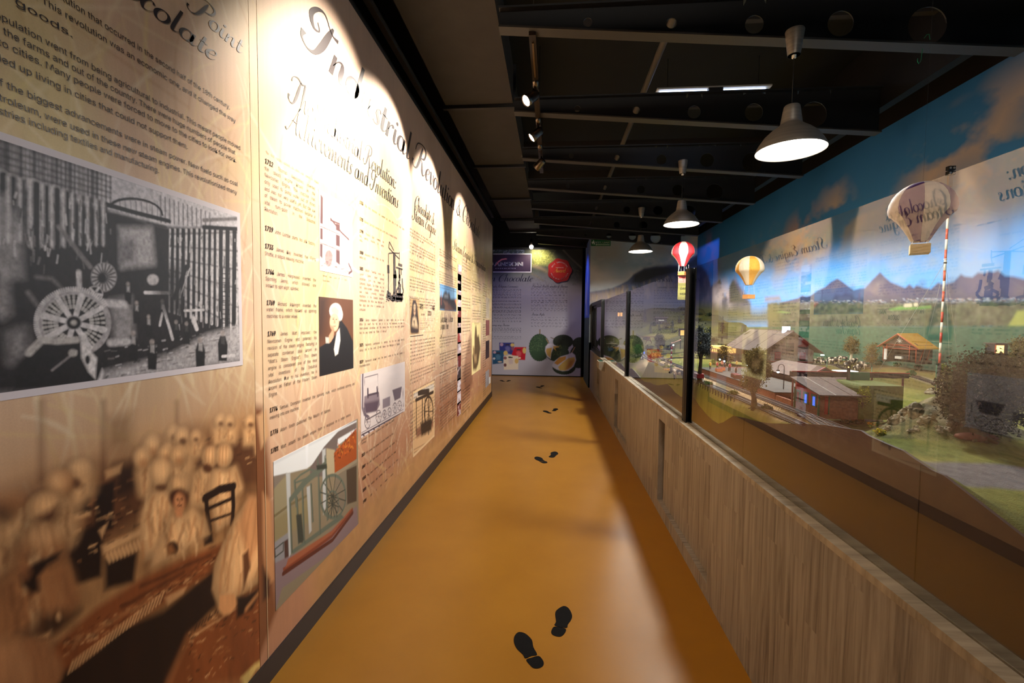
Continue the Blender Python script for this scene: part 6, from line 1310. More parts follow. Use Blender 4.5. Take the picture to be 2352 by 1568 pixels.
cv.mesh('mural_print', _mats['mural_print'], to_right(.0), WR, skirt=(.002, 0, 0))
# ================================================================== MODEL LANDSCAPE: brown fascia and terrain
rim_px = [(2352, 1237), (2280, 1181), (2165, 1092), (2138, 1080), (2098, 1054), (2071, 1035), (2030, 1018), (1991, 1000), (1975, 989), (1936, 983), (1894, 976), (1850, 974), (1797, 973), (1764, 972), (1735, 967), (1710, 960), (1684, 955), (1672, 962), (1660, 970), (1649, 973), (1636, 965), (1623, 953), (1606, 933), (1596, 918), (1588, 908), (1575, 911), (1563, 911), (1551, 902), (1541, 890), (1532, 881), (1523, 883), (1511, 885), (1501, 883), (1493, 878), (1480, 877), (1472, 870), (1465, 861), (1458, 853), (1451, 846), (1444, 846), (1438, 850), (1432, 842), (1427, 835), (1415, 832), (1400, 826)]
rim = sorted([(onx(x, y, XF)[1], onx(x, y, XF)[2]) for x, y in rim_px]); rim = [(-2.5, 1.10), (.5, 1.07)] + rim + [(8.2, .92), (YE, .95)]
RY = np.array([p[0] for p in rim]); RZ = np.array([p[1] for p in rim])
CP = [(1.02, 1.9, 1.075), (1.0, 3.0, 1.07), (1.02, 4.2, 1.05), (1.2, 2.2, 1.075), (1.2, 3.5, 1.075), (1.3, 4.6, 1.07), (1.5, 2.1, 1.08), (1.5, 3.0, 1.08), (1.6, 4.2, 1.09), (2.1, 3.0, 1.09), (2.1, 4.4, 1.10), (2.2, 5.2, 1.11), (1.7, 5.2, 1.09), (1.3, 5.6, 1.08),
      (2.6, 2.2, 1.13), (2.7, 3.2, 1.12), (2.85, 4.2, 1.11), (2.85, 5.0, 1.11), (3.2, 2.4, 1.18), (3.15, 3.4, 1.19), (3.1, 4.0, 1.18), (3.1, 4.7, 1.17), (3.2, 5.3, 1.14), (2.2, 1.6, 1.13), (3.0, 1.5, 1.16), (1.4, 1.35, 1.12), (1.1, 1.45, 1.11), (1.5, 1.0, 1.12), (2.5, .6, 1.14), (1.2, .5, 1.1), (3.1, .3, 1.16), (1.1, 0, 1.1), (3.1, -1.5, 1.15), (1.1, -2.0, 1.1),
      (1.05, 5.2, 1.02), (1.05, 6.4, .97), (1.2, 7.0, 1.0), (1.5, 6.5, 1.10), (1.9, 6.3, 1.14), (2.3, 6.2, 1.18), (2.7, 5.9, 1.20), (3.2, 6.1, 1.25), (3.2, 6.8, 1.36), (2.8, 7.0, 1.33), (2.4, 7.2, 1.34), (1.6, 7.6, 1.20), (2.0, 7.9, 1.30), (1.3, 8.3, 1.2), (1.4, 9.0, 1.42), (2.1, 9.0, 1.46), (2.8, 8.4, 1.54), (3.2, 8.0, 1.52), (3.2, 9.0, 1.66), (3.2, 10.0, 1.81), (2.4, 10.0, 1.80), (1.6, 10.0, 1.74), (1.0, 10.0, 1.66), (1.0, 8.6, 1.1)]
CP = np.array(CP)
def base_h(X, Y):
    X = np.asarray(X, float); Y = np.asarray(Y, float); num = np.zeros(X.shape); den = np.zeros(X.shape)
    for x, y, z in CP: w_ = 1.0 / (((X - x) * 1.5) ** 2 + (Y - y) ** 2 + .02) ** 2; num += w_ * z; den += w_
    return num / den
def rough(X, Y):
    Yc = np.maximum(Y, .9); px, py = proj(X, Yc, np.full(np.shape(X), 1.12)); return (px - 1267) * Yc / F, (1.5 - 1.12) - (py - 733) * Yc / F
def height(X, Y):
    XT = np.asarray(X, float); Y = np.asarray(Y, float); X, dz = rough(XT, Y); z = base_h(X, Y)
    # rocky hill beside the road, cutting bank
    z = z + .185 * np.exp(-((X - 1.66) / .20) ** 2 - ((Y - 1.90) / .15) ** 2) + .025 * np.exp(-((X - 1.46) / .12) ** 2 - ((Y - 1.78) / .07) ** 2)
    z = z + .012 * (fbm(X * 3, Y * 3, 4, 4) - .5) * 2 + .03 * (fbm(X * 1.3, Y * 1.3, 9, 3) - .5) * np.clip(Y - 5.5, 0, 1)
    X = XT; z = z + dz
    w_ = np.exp(-((X - XF) / .075) ** 2); z = z * (1 - w_) + np.interp(Y, RY, RZ) * w_
    # flat beds for the tracks
    for xc in (fx(1.015, 2.6)[0], fx(1.147, 2.6)[0]):
        b_ = np.exp(-((X - xc) / .045) ** 4) * np.clip((Y - 1.4) / .3, 0, 1) * np.clip((4.9 - Y) / .3, 0, 1); z = z * (1 - b_) + 1.096 * b_
    return z
def H(x, y): return float(height(np.array([x]), np.array([y]))[0])
xs = np.concatenate([np.linspace(XF + .003, 1.45, 100), np.linspace(1.458, XR, 165)]); ys = np.concatenate([np.linspace(-2.5, .6, 16), np.exp(np.linspace(math.log(.64), math.log(10.09), 520))])
GX, GY = np.meshgrid(xs, ys); GZ = height(GX, GY); GXT = GX; GX, _dz = rough(GXT, GY)
rk = np.exp(-((GX - 1.60) / .24) ** 2 - ((GY - 1.86) / .13) ** 2)
rid = np.abs(fbm(GX * 9, GY * 14, 6, 4) - .5) * 2
GZ += rk * (.05 * (.5 - rid) + .02 * (fbm(GX * 30, GY * 30, 7, 3) - .5))
GZ[:, 0] = np.interp(GY[:, 0], RY, RZ)
G = L((150, 142, 62)); colr = np.zeros(GX.shape + (3,)); n1 = fbm(GX * 4, GY * 4, 2, 5)[..., None]; n2 = fbm(GX * 60, GY * 60, 3, 3)[..., None]
colr[:] = L((138, 130, 66)) * n1 * 1.2 + L((92, 100, 44)) * (1 - n1) * .9
lay0 = np.clip(1 - (GXT - XF) * 4, 0, 1) * (GY > 1.5); colr = colr * (1 - .7 * lay0[..., None]) + L((172, 162, 78)) * .7 * lay0[..., None]
def lay(mask, c, am=1.0):
    global colr
    m_ = np.clip(mask, 0, 1)[..., None] * am; colr = colr * (1 - m_) + L(c) * m_
lay((GX - 2.35) * 4 * (GY > 2.6) * (GY < 6), (110, 96, 50), .9); lay((GX - 3.02) * 12 * (GY < 6), (70, 106, 74))
lay(np.clip((GX - 2.98) * 20, 0, 1) * np.clip((GY - 3.4) * 4, 0, 1) * np.clip((5.3 - GY) * 4, 0, 1), (112, 84, 48), .8)
tr = ((np.abs(GX - 1.09) < .12) & (GY > 1.75) & (GY < 5.0)).astype(float); nn = fbm(GX * 12, GY * 12, 8, 3)
lay(np.clip((.12 - np.abs(GX - 1.10) + (nn - .5) * .05) * 40, 0, 1) * np.clip((GY - 1.72) * 8, 0, 1) * np.clip((5.6 - GY) * 4, 0, 1), (206, 178, 140), 1)
lay(np.clip((.05 - np.abs(GX - 2.87)) * 40, 0, 1) * (GY > 2.5) * (GY < 6), (150, 136, 110), .8)
lay((GX > 1.22) * (GX < 1.8) * (GY > 2.4) * (GY < 4.0) * 1.0, (110, 94, 74), .7)
# grey road
rdY = 1.50 + (GX - 1.0) * .16; rdm = np.clip((.13 - np.abs(GY - (1.40 - (GX - 1.0) * .05))) * 30 + (nn - .5) * .6, 0, 1) * (GX > .99); lay(rdm, (112, 106, 104))
lay(rk * 1.8 * np.clip(rid * 3 - .2, 0, 1) * 1.0, (142, 128, 104)); lay((rk > .25) * np.clip((fbm(GX * 7, GY * 11, 17, 4) - .46) * 12, 0, 1), (146, 132, 108)); lay((rk > .2) * np.clip((.28 - rid) * 6, 0, 1), (86, 78, 60), .8)
lay(np.clip((fbm(GX * 2, GY * 2, 12) - .5) * 5, 0, 1) * (GY > 5.2), (140, 122, 62), .6); lay(np.clip((fbm(GX * 2.4, GY * 2.4, 22) - .52) * 6, 0, 1), (76, 88, 46), .6)
lay(np.clip((1.2 - GY) * 3, 0, 1), (70, 84, 30), .8)
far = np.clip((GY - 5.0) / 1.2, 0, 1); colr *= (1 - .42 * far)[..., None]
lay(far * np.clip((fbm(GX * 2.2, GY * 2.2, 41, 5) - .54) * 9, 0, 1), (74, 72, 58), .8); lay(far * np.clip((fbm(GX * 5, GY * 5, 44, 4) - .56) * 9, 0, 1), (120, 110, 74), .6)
colr *= (.72 + .56 * n2); 
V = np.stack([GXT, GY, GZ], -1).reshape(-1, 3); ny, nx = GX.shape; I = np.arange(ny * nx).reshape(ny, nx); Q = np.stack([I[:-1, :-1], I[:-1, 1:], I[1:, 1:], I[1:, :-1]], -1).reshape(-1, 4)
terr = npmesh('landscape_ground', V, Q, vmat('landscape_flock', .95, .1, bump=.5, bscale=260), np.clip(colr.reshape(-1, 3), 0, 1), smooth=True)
tag(terr, 'hilly grass-covered ground of the model railway landscape', 'landscape'); terr['kind'] = 'structure'
# fascia board under the terrain edge
fy = np.unique(np.concatenate([RY, np.linspace(-2.5, YE - .01, 60)])); fz = np.interp(fy, RY, RZ) + .001
n = len(fy); V = []; 
for dx in (0, .010):
    V += [(XF + .0015 + dx * .8, y, ZL - .03) for y in fy] + [(XF + .0015 + dx * .8, y, z) for y, z in zip(fy, fz)]
Fq = [(i, i + 1, n + i + 1, n + i) for i in range(n - 1)] + [(2 * n + i, 3 * n + i, 3 * n + i + 1, 2 * n + i + 1) for i in range(n - 1)] + [(n + i, n + i + 1, 3 * n + i + 1, 3 * n + i) for i in range(n - 1)]
m_fas = noise_mat('chocolate_brown_board', [(64, 39, 26), (70, 43, 29)], 4, 3, rough=.6)
fas = npmesh('brown_fascia', np.array(V), np.array(Fq), m_fas); tag(fas, 'chocolate brown fascia board cut wavy along the landscape edge', 'board'); 
for px in (1704, 2112):
    p_ = onx(px, 1100, XF)[1]; keep(MB().box((XF - .0006, p_ - .0012, ZL), (XF + .001, p_ + .0012, float(np.interp(p_, RY, RZ)) - .004)).build('joint', mat('joint_dark', (60, 36, 22), .7)), fas)

# ---- tracks
m_rail = mat('weathered_rail', (120, 104, 92), .4, .8); m_slp = mat('dark_sleeper', (58, 48, 42), .8)
def track(pts, label, z=None, gauge=.032):
    P_ = []
    for i in range(len(pts) - 1):
        a = np.array(pts[i], float); b_ = np.array(pts[i + 1], float); k = max(1, int(np.linalg.norm(b_ - a) / .02))
        for j in range(k): P_.append(a + (b_ - a) * j / k)
    P_.append(np.array(pts[-1], float)); P_ = np.array([fx(*q_) for q_ in P_]); zz_ = np.array([z if z else H(*p) + .001 for p in P_]); d = np.gradient(P_, axis=0); d /= np.linalg.norm(d, axis=1, keepdims=True); nrm = np.stack([-d[:, 1], d[:, 0]], -1)
    c0 = Vector((P_[0][0], P_[0][1], float(zz_[0]))); r = empty('model_track', c0, label, 'track', 'model railway tracks')
    for s_ in (-1, 1):
        b = MB(); e = P_ + nrm * s_ * gauge / 2
        vs = []; 
        for p, q, z_ in zip(e, nrm, zz_): vs += [(p[0] - q[0] * .0015, p[1] - q[1] * .0015, z_ + .004), (p[0] - q[0] * .0015, p[1] - q[1] * .0015, z_ + .0085), (p[0] + q[0] * .0015, p[1] + q[1] * .0015, z_ + .0085), (p[0] + q[0] * .0015, p[1] + q[1] * .0015, z_ + .004)]
        m_ = len(e); b.add(vs, [(4 * i + k, 4 * i + (k + 1) % 4, 4 * i + 4 + (k + 1) % 4, 4 * i + 4 + k) for i in range(m_ - 1) for k in range(4)]); keep(b.build('rail', m_rail), r)
    b = MB()
    for i in range(0, len(P_)):
        T = Matrix.Translation((P_[i][0], P_[i][1], float(zz_[i]))) @ Matrix.Rotation(math.atan2(d[i][1], d[i][0]), 4, 'Z'); b.box((-.0045, -gauge * .95, 0), (.0045, gauge * .95, .0042), T)
    o = keep(b.build('sleepers', m_slp), r); o['kind'] = 'stuff'
    return r
def zt1(px, py, z=1.075): p = onz(px, py, z); return (p[0], p[1])
track([(1.015, 1.62), (1.015, 4.6), (1.03, 5.0), (1.10, 5.5)], 'model railway track nearest the glass', 1.098)
track([(1.147, 1.62), (1.147, 4.3), (1.16, 4.7), (1.22, 5.1)], 'model railway track beside the station platform', 1.098)
track([(1.147, 2.05), (1.10, 1.85), (1.06, 1.68)], 'short model track branching off near the signal', 1.0985)
track([(1.22, 5.1), (1.36, 5.35), (1.62, 5.45), (2.0, 5.3), (2.4, 5.4)], 'curving model track behind the post, bending to the right', None)
track([(1.10, 5.5), (1.22, 5.9), (1.5, 6.05), (1.9, 5.9)], 'farther curving model track on pale ballast', None)
track([(2.87, 2.6), (2.87, 5.3), (2.75, 5.8), (2.5, 6.1)], 'model track passing between the barn and the hall', None)
PZ = 1.1301
# ================================================================== MODELS ON THE LANDSCAPE
m_leaf = vmat('model_foliage', .95, .05); m_bark = noise_mat('model_bark', [(88, 72, 52), (120, 100, 76)], 40, 4, rough=.9); m_pale = mat('pale_bark', (196, 180, 150), .8)
def leafcloud(name, blobs, n, size, c1, c2, parent, seed=1, flat=0.0):
    """crown of small leaf tufts on uneven lumps; blobs = [(centre, radii), ...] relative to the parent"""
    r = np.random.default_rng(seed); V = []; Cc = []
    wts = np.array([b[1][0] * b[1][1] + b[1][2] * b[1][0] for b in blobs]); wts /= wts.sum()
    k = r.choice(len(blobs), n, p=wts); d = r.normal(size=(n, 3)); d /= np.linalg.norm(d, axis=1, keepdims=True)
    cen = np.array([b[0] for b in blobs])[k]; rad = np.array([b[1] for b in blobs])[k]; p = cen + d * rad * (r.random((n, 1)) ** .35) * (1 + .12 * r.normal(size=(n, 1)))
    a = r.normal(size=(n, 3)); b_ = r.normal(size=(n, 3)); s_ = size * r.uniform(.5, 1.4, (n, 1))
    a = a / np.linalg.norm(a, axis=1, keepdims=True) * s_; b_ = b_ / np.linalg.norm(b_, axis=1, keepdims=True) * s_
    V = np.stack([p - a * .6 - b_ * .3, p + a * .6 - b_ * .3, p + b_ * .7], 1).reshape(-1, 3); T = np.arange(3 * n).reshape(n, 3)
    t = r.random((n, 1)); c = L(c1) * t + L(c2) * (1 - t); c = c * r.uniform(.6, 1.3, (n, 1)); c = np.repeat(c, 3, axis=0)
    return npmesh(name, V, T, m_leaf, np.clip(c, 0, 1), parent)
def at(px, py, z):
    """point of the ground seen at this pixel (or on the platform, z = PZ)"""
    if z == PZ: return onz(px, py, z)
    d = ray(px, py); yy = np.geomspace(.95, 10, 500); X_ = d[0] / d[1] * yy; Z_ = CAMZ + d[2] / d[1] * yy
    ok = np.where((X_ > XF + .012) & (X_ < XR - .07))[0]; hit = [i for i in ok if Z_[i] <= HH(X_[i], yy[i])]
    i = hit[0] if hit else ok[-1]; return np.array([X_[i], yy[i], H(X_[i], yy[i])])
_hg = GZ
def HH(x, y): return _hg[min(np.searchsorted(ys, y), len(ys) - 1), min(np.searchsorted(xs, x), len(xs) - 1)]
def moved(root, X, Y, z):
    d = fix(X, Y, z) - np.array([X, Y, z]); root.location = Vector(root.location) + Vector(d); return root
def tree(x, y, h, w, c1, c2, label, trunk=.35, n=1500, size=.009, bark=None, group='model trees', kind='round', seed=1, z=None, weep=0):
    z = H(x, y) if z is None else z
    r = empty('model_tree', (x, y, z), label, 'tree', group); rr = random.Random(seed)
    b = MB(); lean = rr.uniform(-.02, .02)
    b.tube([(0, 0, -.01), (lean * .3, 0, h * trunk * .6), (lean, .0, h * trunk), (lean, 0, h * .75)], [w * .10, w * .07, w * .055, w * .02], 7)
    for k in range(5): a = 2 * PI * k / 5 + rr.random(); b.tube([(lean * .6, 0, h * trunk * (.8 + .1 * k)), (math.cos(a) * w * .25, math.sin(a) * w * .25, h * (trunk + .18 + .05 * k))], [w * .035, w * .012], 5)
    for k in range(5): a = 2 * PI * k / 5; b.tube([(0, 0, .008), (math.cos(a) * w * .16, math.sin(a) * w * .16, -.004)], [w * .04, w * .015], 5)
    b.build('trunk', bark or m_bark, r)
    bl = []
    if kind == 'round':
        for k in range(9):
            a = rr.uniform(0, 2 * PI); t = rr.random(); rr_ = w * .5 * (.62 if t < .75 else .4); zc = h * (trunk + .12 + (1 - trunk - .24) * t); o = w * .5 * .5 * (1 - t * .5)
            bl.append(((math.cos(a) * o, math.sin(a) * o, zc), (rr_ * .62, rr_ * .62, rr_ * .66)))
        bl.append(((0, 0, h * (trunk + (1 - trunk) * .5)), (w * .36, w * .36, h * (1 - trunk) * .44)))
    elif kind == 'weep':
        for k in range(14):
            a = rr.uniform(0, 2 * PI); t = rr.random(); o = w * .34 * (1.1 - t * .6); bl.append(((math.cos(a) * o, math.sin(a) * o, h * (trunk + .1 + .55 * t)), (w * .17, w * .17, h * .14)))
        bl.append(((0, 0, h * .8), (w * .27, w * .27, h * .16))); bl.append(((0, 0, h * .55), (w * .34, w * .34, h * .22)))
    leafcloud('crown', bl, n, size, c1, c2, r, seed)
    return r
def fir(x, y, h, w, c1, label, seed=1, z=None, n=500):
    z = H(x, y) if z is None else z; r = empty('model_fir', (x, y, z), label, 'tree', 'small model firs on the hills'); b = MB().tube([(0, 0, -.01), (0, 0, h * .9)], [w * .08, w * .02], 6); b.build('trunk', m_bark, r)
    rg_ = np.random.default_rng(seed); t = rg_.random(n) ** .8; a = rg_.uniform(0, 2 * PI, n); rad = w / 2 * (1 - t) * (.6 + .4 * rg_.random(n)) * (1 + .15 * np.sin(t * 40)); p = np.stack([np.cos(a) * rad, np.sin(a) * rad, h * (.08 + .92 * t)], -1)
    d = np.stack([np.cos(a), np.sin(a), -.5 * np.ones(n)], -1) * w * .12; s_ = np.stack([-np.sin(a), np.cos(a), 0 * a], -1) * w * .06
    V = np.stack([p - s_, p + s_, p + d], 1).reshape(-1, 3); c = np.repeat(L(c1) * rg_.uniform(.6, 1.3, (n, 1)), 3, axis=0); npmesh('crown', V, np.arange(3 * n).reshape(n, 3), m_leaf, c, r)
    return r
def bush(x, y, w, h, c1, c2, label, n=260, seed=1, size=.007, z=None, flowers=None, group='model shrubs'):
    z = H(x, y) if z is None else z; r = empty('model_shrub', (x, y, z), label, 'shrub', group); rr = random.Random(seed)
    b = MB()
    for k in range(5): a = 2 * PI * k / 5 + rr.random(); b.tube([(0, 0, -.004), (math.cos(a) * w * .2, math.sin(a) * w * .2, h * .6)], [.0015, .0006], 4)
    b.build('stems', m_bark, r)
    bl = [((rr.uniform(-.3, .3) * w, rr.uniform(-.3, .3) * w, h * rr.uniform(.3, .65)), (w * .3, w * .3, h * .35)) for _ in range(5)]
    leafcloud('leaves', bl, n, size, c1, c2, r, seed)
    if flowers: leafcloud('blossoms', [((0, 0, h * .7), (w * .5, w * .5, h * .32))], n // 3, size * .9, flowers, flowers, r, seed + 50)
    return r
OL = ((116, 108, 56), (70, 68, 36)); OB = ((138, 112, 52), (92, 74, 36)); DG_ = ((70, 78, 50), (40, 46, 34)); LG = ((150, 160, 60), (96, 116, 44)); TG = ((64, 110, 62), (40, 76, 48))
# --- trees placed where the photograph shows them
p = onx(1732, 957, .960); tree(.960, p[1], .29, .165, (178, 166, 106), (112, 106, 62), 'olive green model tree standing nearest the glass before the station', n=8500, size=.0062, kind='weep', trunk=.27, seed=3)
p = onx(1606, 899, .975); tree(.975, p[1], .40, .17, (92, 96, 96), (52, 60, 62), 'grey-green model tree just right of the nearer glass post', n=4200, size=.009, trunk=.38, seed=5)
tree(*fx(1.62, 4.25), .235, .19, *OB, 'rust-olive model tree beside the end of the station', n=2600, seed=8, trunk=.2)
tree(*fx(2.86, 5.25), .26, .23, *OB, 'brown-olive model tree just behind the station roof', n=2200, seed=9, trunk=.15)
tree(*fx(3.04, 4.62), .27, .18, *OB, 'autumn model tree with a pale trunk above the cows', n=2200, seed=10, bark=m_pale, trunk=.25)
tree(*fx(3.08, 4.38), .24, .17, *OB, 'dark autumn model tree behind the red barn', n=2000, seed=11, trunk=.15)
p = onx(2343, 800, 2.90); tree(2.90, p[1], .34, .20, (104, 92, 46), (62, 56, 32), 'tall brown model tree at the right edge against the mural', n=2600, seed=12, trunk=.1)
p = at(2238, 1000, 1.115); tree(p[0] + .015, p[1], .33, .335, (66, 62, 34), (36, 36, 22), 'big dark blurred pine tree on the rocky hill at right', n=15000, size=.0085, seed=13, trunk=.08)
p = at(1513, 792, 1.15); tree(*fx(1.54, 6.5), .27, .22, (92, 82, 60), (56, 52, 42), 'dark dense model tree alone in the meadow', n=2600, seed=14, trunk=.08, size=.011)
tree(*fx(1.17, 6.2), .22, .17, (70, 118, 50), (40, 76, 36), 'bright green model tree behind the slimmer glass post', n=2400, seed=15, trunk=.3, size=.01)
tree(*fx(1.30, 6.9), .30, .24, (104, 104, 84), (70, 72, 60), 'grey-green feathery model tree in the far garden', n=2000, seed=16, trunk=.25, size=.011)
tree(*fx(3.0, 3.35), .12, .12, *TG, 'small bushy green model tree beside the red and white mast', n=900, seed=17, trunk=.1)
FR = [(1494, 748, 8.3), (1514, 744, 8.4), (1545, 742, 8.2), (1481, 728, 9.3), (1605, 745, 6.9), (1631, 757, 6.5), (1660, 731, 7.4), (1659, 762, 6.2), (1706, 735, 6.8), (1773, 757, 6.1), (1463, 752, 8.0), (1560, 735, 8.6), (1398, 735, 8.9)]
FH = [(20, 9), (18, 9), (26, 12), (30, 13), (24, 11), (43, 17), (38, 15), (24, 11), (26, 12), (14, 8), (12, 6), (16, 8), (40, 18)]
FL = ['in the meadow left of the dark lone tree', 'on the meadow beside the dark farm hut', 'at the foot of the far right hillside', 'behind the lit cottage', 'on the slope right of the glass post', 'tallest, on the slope above the yellow lit tower', 'on the crest of the hill before the cliffs', 'beside the rust-olive tree top', 'on the brow of the hill behind the station', 'beyond the station roof', 'smallest, in the far meadow', 'near the hillside edge under the banner', 'against the cliff behind the black window frame']
for i, ((px, py, y_), (hp, wp)) in enumerate(zip(FR, FH)):
    q = ony(px, py, y_); fir(q[0], y_, hp * y_ / F, wp * y_ / F, (58, 66, 60), 'small dark model fir ' + FL[i], seed=20 + i, z=min(q[2], H(q[0], y_) + .02) if abs(q[2] - H(q[0], y_)) < .2 else None)
for i in range(26):
    rr = random.Random(500 + i); x_ = rr.uniform(1.3, 2.95); y_ = rr.uniform(6.6, 9.8); k_ = bush(x_, y_, rr.uniform(.10, .22), rr.uniform(.05, .10), *[((92, 92, 66), (56, 58, 44)), ((120, 106, 62), (80, 70, 44)), ((70, 80, 56), (44, 52, 40))][i % 3], 'low %s scrub patch scattered over the far hills' % ['grey-green', 'tan', 'dark green'][i % 3], 240, 600 + i, .016, group='scrub patches on the far hills')
# --- shrubs
for i, (px, py, z, w_, h_, c, lb, fl) in enumerate((
    (1746, 957, 1.075, .045, .03, TG, 'low green shrub at the foot of the nearest olive tree', None), (1668, 930, 1.06, .06, .035, (((120, 130, 60)), (84, 96, 44)), 'grassy tuft on the bank below the nearer track', None),
    (1614, 893, 1.05, .05, .03, TG, 'small green shrub beside the red wagon', None), (1896, 948, 1.075, .07, .032, ((90, 92, 80), (50, 52, 44)), 'shrub with white blossoms in front of the brick wall', (226, 224, 214)),
    (1922, 945, 1.08, .06, .035, ((90, 92, 80), (50, 52, 44)), 'white-flecked shrub left of the signal post', (226, 224, 214)), (1965, 945, 1.085, .075, .045, ((90, 92, 80), (50, 52, 44)), 'white-flecked shrub right of the signal post', (226, 224, 214)),
    (1949, 973, 1.08, .05, .03, LG, 'shrub with yellow flowers near the fascia edge', (232, 190, 50)), (1972, 972, 1.09, .035, .022, LG, 'second yellow-flowering shrub before the rocks', (232, 190, 50)), (2002, 980, 1.09, .03, .018, LG, 'tiny orange-flowered plant by the road bend', (236, 160, 40)), (2020, 1000, 1.095, .04, .03, LG, 'yellowish weed clump beside the road', (220, 200, 60)),
    (2048, 868, 1.20, .05, .03, LG, 'light green shrub on top of the embankment', None), (2090, 865, 1.22, .06, .05, TG, 'blue-green shrub at the crest of the rocky hill', None), (2060, 838, 1.14, .06, .045, TG, 'green clump between the barn and the green lamp', None), (2110, 838, 1.15, .06, .04, TG, 'dark green clump in front of the barn side', None),
    (2020, 823, 1.13, .05, .04, TG, 'green clump left of the barn opening', None), (2165, 840, 1.16, .08, .08, LG, 'tall light green plant at the foot of the mast', None), (1838, 906, 1.09, .03, .06, LG, 'small yucca-like plant by the station steps', None),
    (2320, 860, 1.17, .09, .05, TG, 'green shrub behind the big pine at right', None), (1412, 818, 1.0, .16, .08, DG_, 'dark heap of foliage before the blue cart', None), (1462, 822, 1.02, .14, .06, ((120, 118, 96), (84, 84, 70)), 'greyish scrub behind the slim glass post', None), (1500, 822, 1.06, .22, .07, ((186, 140, 60), (140, 104, 50)), 'mound of golden undergrowth beyond the siding', None), (1640, 838, 1.07, .05, .06, LG, 'yellow-green bush at the platform end', None), (1520, 862, .98, .10, .02, LG, 'low grass tuft at the cutting bank', None), (1535, 803, 1.12, .12, .05, ((130, 128, 100), (90, 92, 70)), 'grey scrub beside the striped signal', None))):
    q = at(px, py, z); x_ = max(q[0], XF + .03 + w_ * .35); bush(x_, q[1], w_, h_, c[0], c[1], lb, 420, 60 + i, .0065 if q[1] < 3 else .012, flowers=fl)
# climbing yellow-green plant on the embankment corner
bush(*fx(1.40, 2.05), .055, .10, (176, 176, 60), (120, 128, 48), 'yellow-green creeper hanging over the embankment corner', 700, 99, .006, z=1.14)

# --- buildings
def wallbox(b, x0, x1, y0, y1, z0, z1): b.box((x0, y0, z0), (x1, y1, z1))
m_stone = noise_mat('model_stone', [(84, 78, 70), (108, 100, 88)], 60, 4, rough=.9); m_redw = mat('model_dark_red', (110, 30, 32), .6); m_brown = noise_mat('model_brown_board', [(66, 52, 46), (84, 66, 56)], 20, 4, rough=.8, stretch=(1, 1, 8))
m_roof = noise_mat('model_brown_roof', [(78, 60, 52), (94, 74, 64)], 30, 4, rough=.8); m_brick = noise_mat('model_brick', [(120, 70, 50), (146, 90, 64)], 90, 3, rough=.9); m_yel = mat('lit_window_yellow', (250, 210, 120), .5, emit=(255, 200, 110), estr=1.2)
m_blue = mat('blue_lit_window', (60, 110, 250), .5, emit=(60, 120, 255), estr=1.1); m_greenp = mat('model_green_paint', (30, 92, 62), .5); m_org = mat('model_orange_roof', (222, 160, 54), .7); m_wh = mat('model_white', (226, 220, 210), .6); m_dk = mat('model_dark', (24, 20, 20), .8)
# station hall
sx0, sx1, sy0, sy1, zb0 = 1.90, 2.28, 4.0, 4.74, 1.095; ze, zr = 1.225, 1.385
st = empty('station_building', (2.09, 4.37, zb0), 'brown-roofed model station hall with stone walls and red window frames', 'building'); O = (2.09, 4.37, zb0)
def par(b, name, m, root, lab=None): o = b.build(name, m, None, lab); return keep(o, root)
par(MB().box((sx0, sy0, zb0 - .02), (sx1, sy1, ze)), 'stone_walls', m_stone, st)
par(MB().prism([(sx0, ze - .03), (sx1, ze - .03), (sx1, ze), (2.09, zr - .012), (sx0, ze)], 'y', sy0 - .004, sy1 + .002), 'gable_boards', m_brown, st)
for k in range(13): par(MB().box((sx0 + .02 + k * .028, sy0 - .007, zb0 + .09), (sx0 + .024 + k * .028, sy0 - .003, ze + min(k, 12 - k) * .018)), 'cover_strip', m_brown, st)
for s_, x0 in ((-1, 1.845), (1, 2.335)):
    b = MB(); zed = 1.206
    b.prism([(x0, zed), (x0, zed + .006), (2.09, zr + .006), (2.09, zr)], 'y', sy0 - .05, sy1 + .04); par(b, 'roof_slope', m_roof, st)
    for k in range(5):
        y_ = sy0 - .03 + k * .2; par(MB().prism([(x0, zed + .006), (x0, zed + .0075), (2.09, zr + .0075), (2.09, zr + .006)], 'y', y_, y_ + .003), 'roof_seam', m_dk if s_ < 0 else m_roof, st)
par(MB().box((2.085, sy0 - .05, zr + .004), (2.095, sy1 + .04, zr + .011)), 'ridge_cap', m_roof, st)
for k, x_ in enumerate((1.97, 2.17)):
    w_ = par(MB().box((x_, sy0 - .009, 1.15), (x_ + .045, sy0 - .004, 1.21)), 'window_frame', m_redw, st)
    for j in range(3): w2 = MB().box((x_ + .004, sy0 - .0105, 1.153 + j * .019), (x_ + .041, sy0 - .008, 1.167 + j * .019)).build('pane', mat('dim_pane', (90, 60, 60), .2)); w2.parent = w_; 
par(MB().box((2.06, sy0 - .009, 1.22), (2.12, sy0 - .004, 1.29)), 'gable_door', m_dk, st); par(MB().box((1.9, sy0 - .01, 1.13), (2.28, sy0 - .003, 1.134)), 'string_course', m_redw, st)
for k in range(3): par(MB().box((sx0 - .004, 4.05 + k * .17, 1.155), (sx0 + .001, 4.15 + k * .17, 1.205)), 'window_frame', m_redw, st)
for k in range(4): par(MB().box((sx0 - .005, 4.08 + k * .16, 1.10), (sx0 + .001, 4.13 + k * .16, 1.145)), 'arched_door', m_redw if k != 1 else m_yel, st)
par(MB().box((2.0, 4.72, 1.36), (2.03, 4.75, 1.43)), 'chimney', m_dk, st)
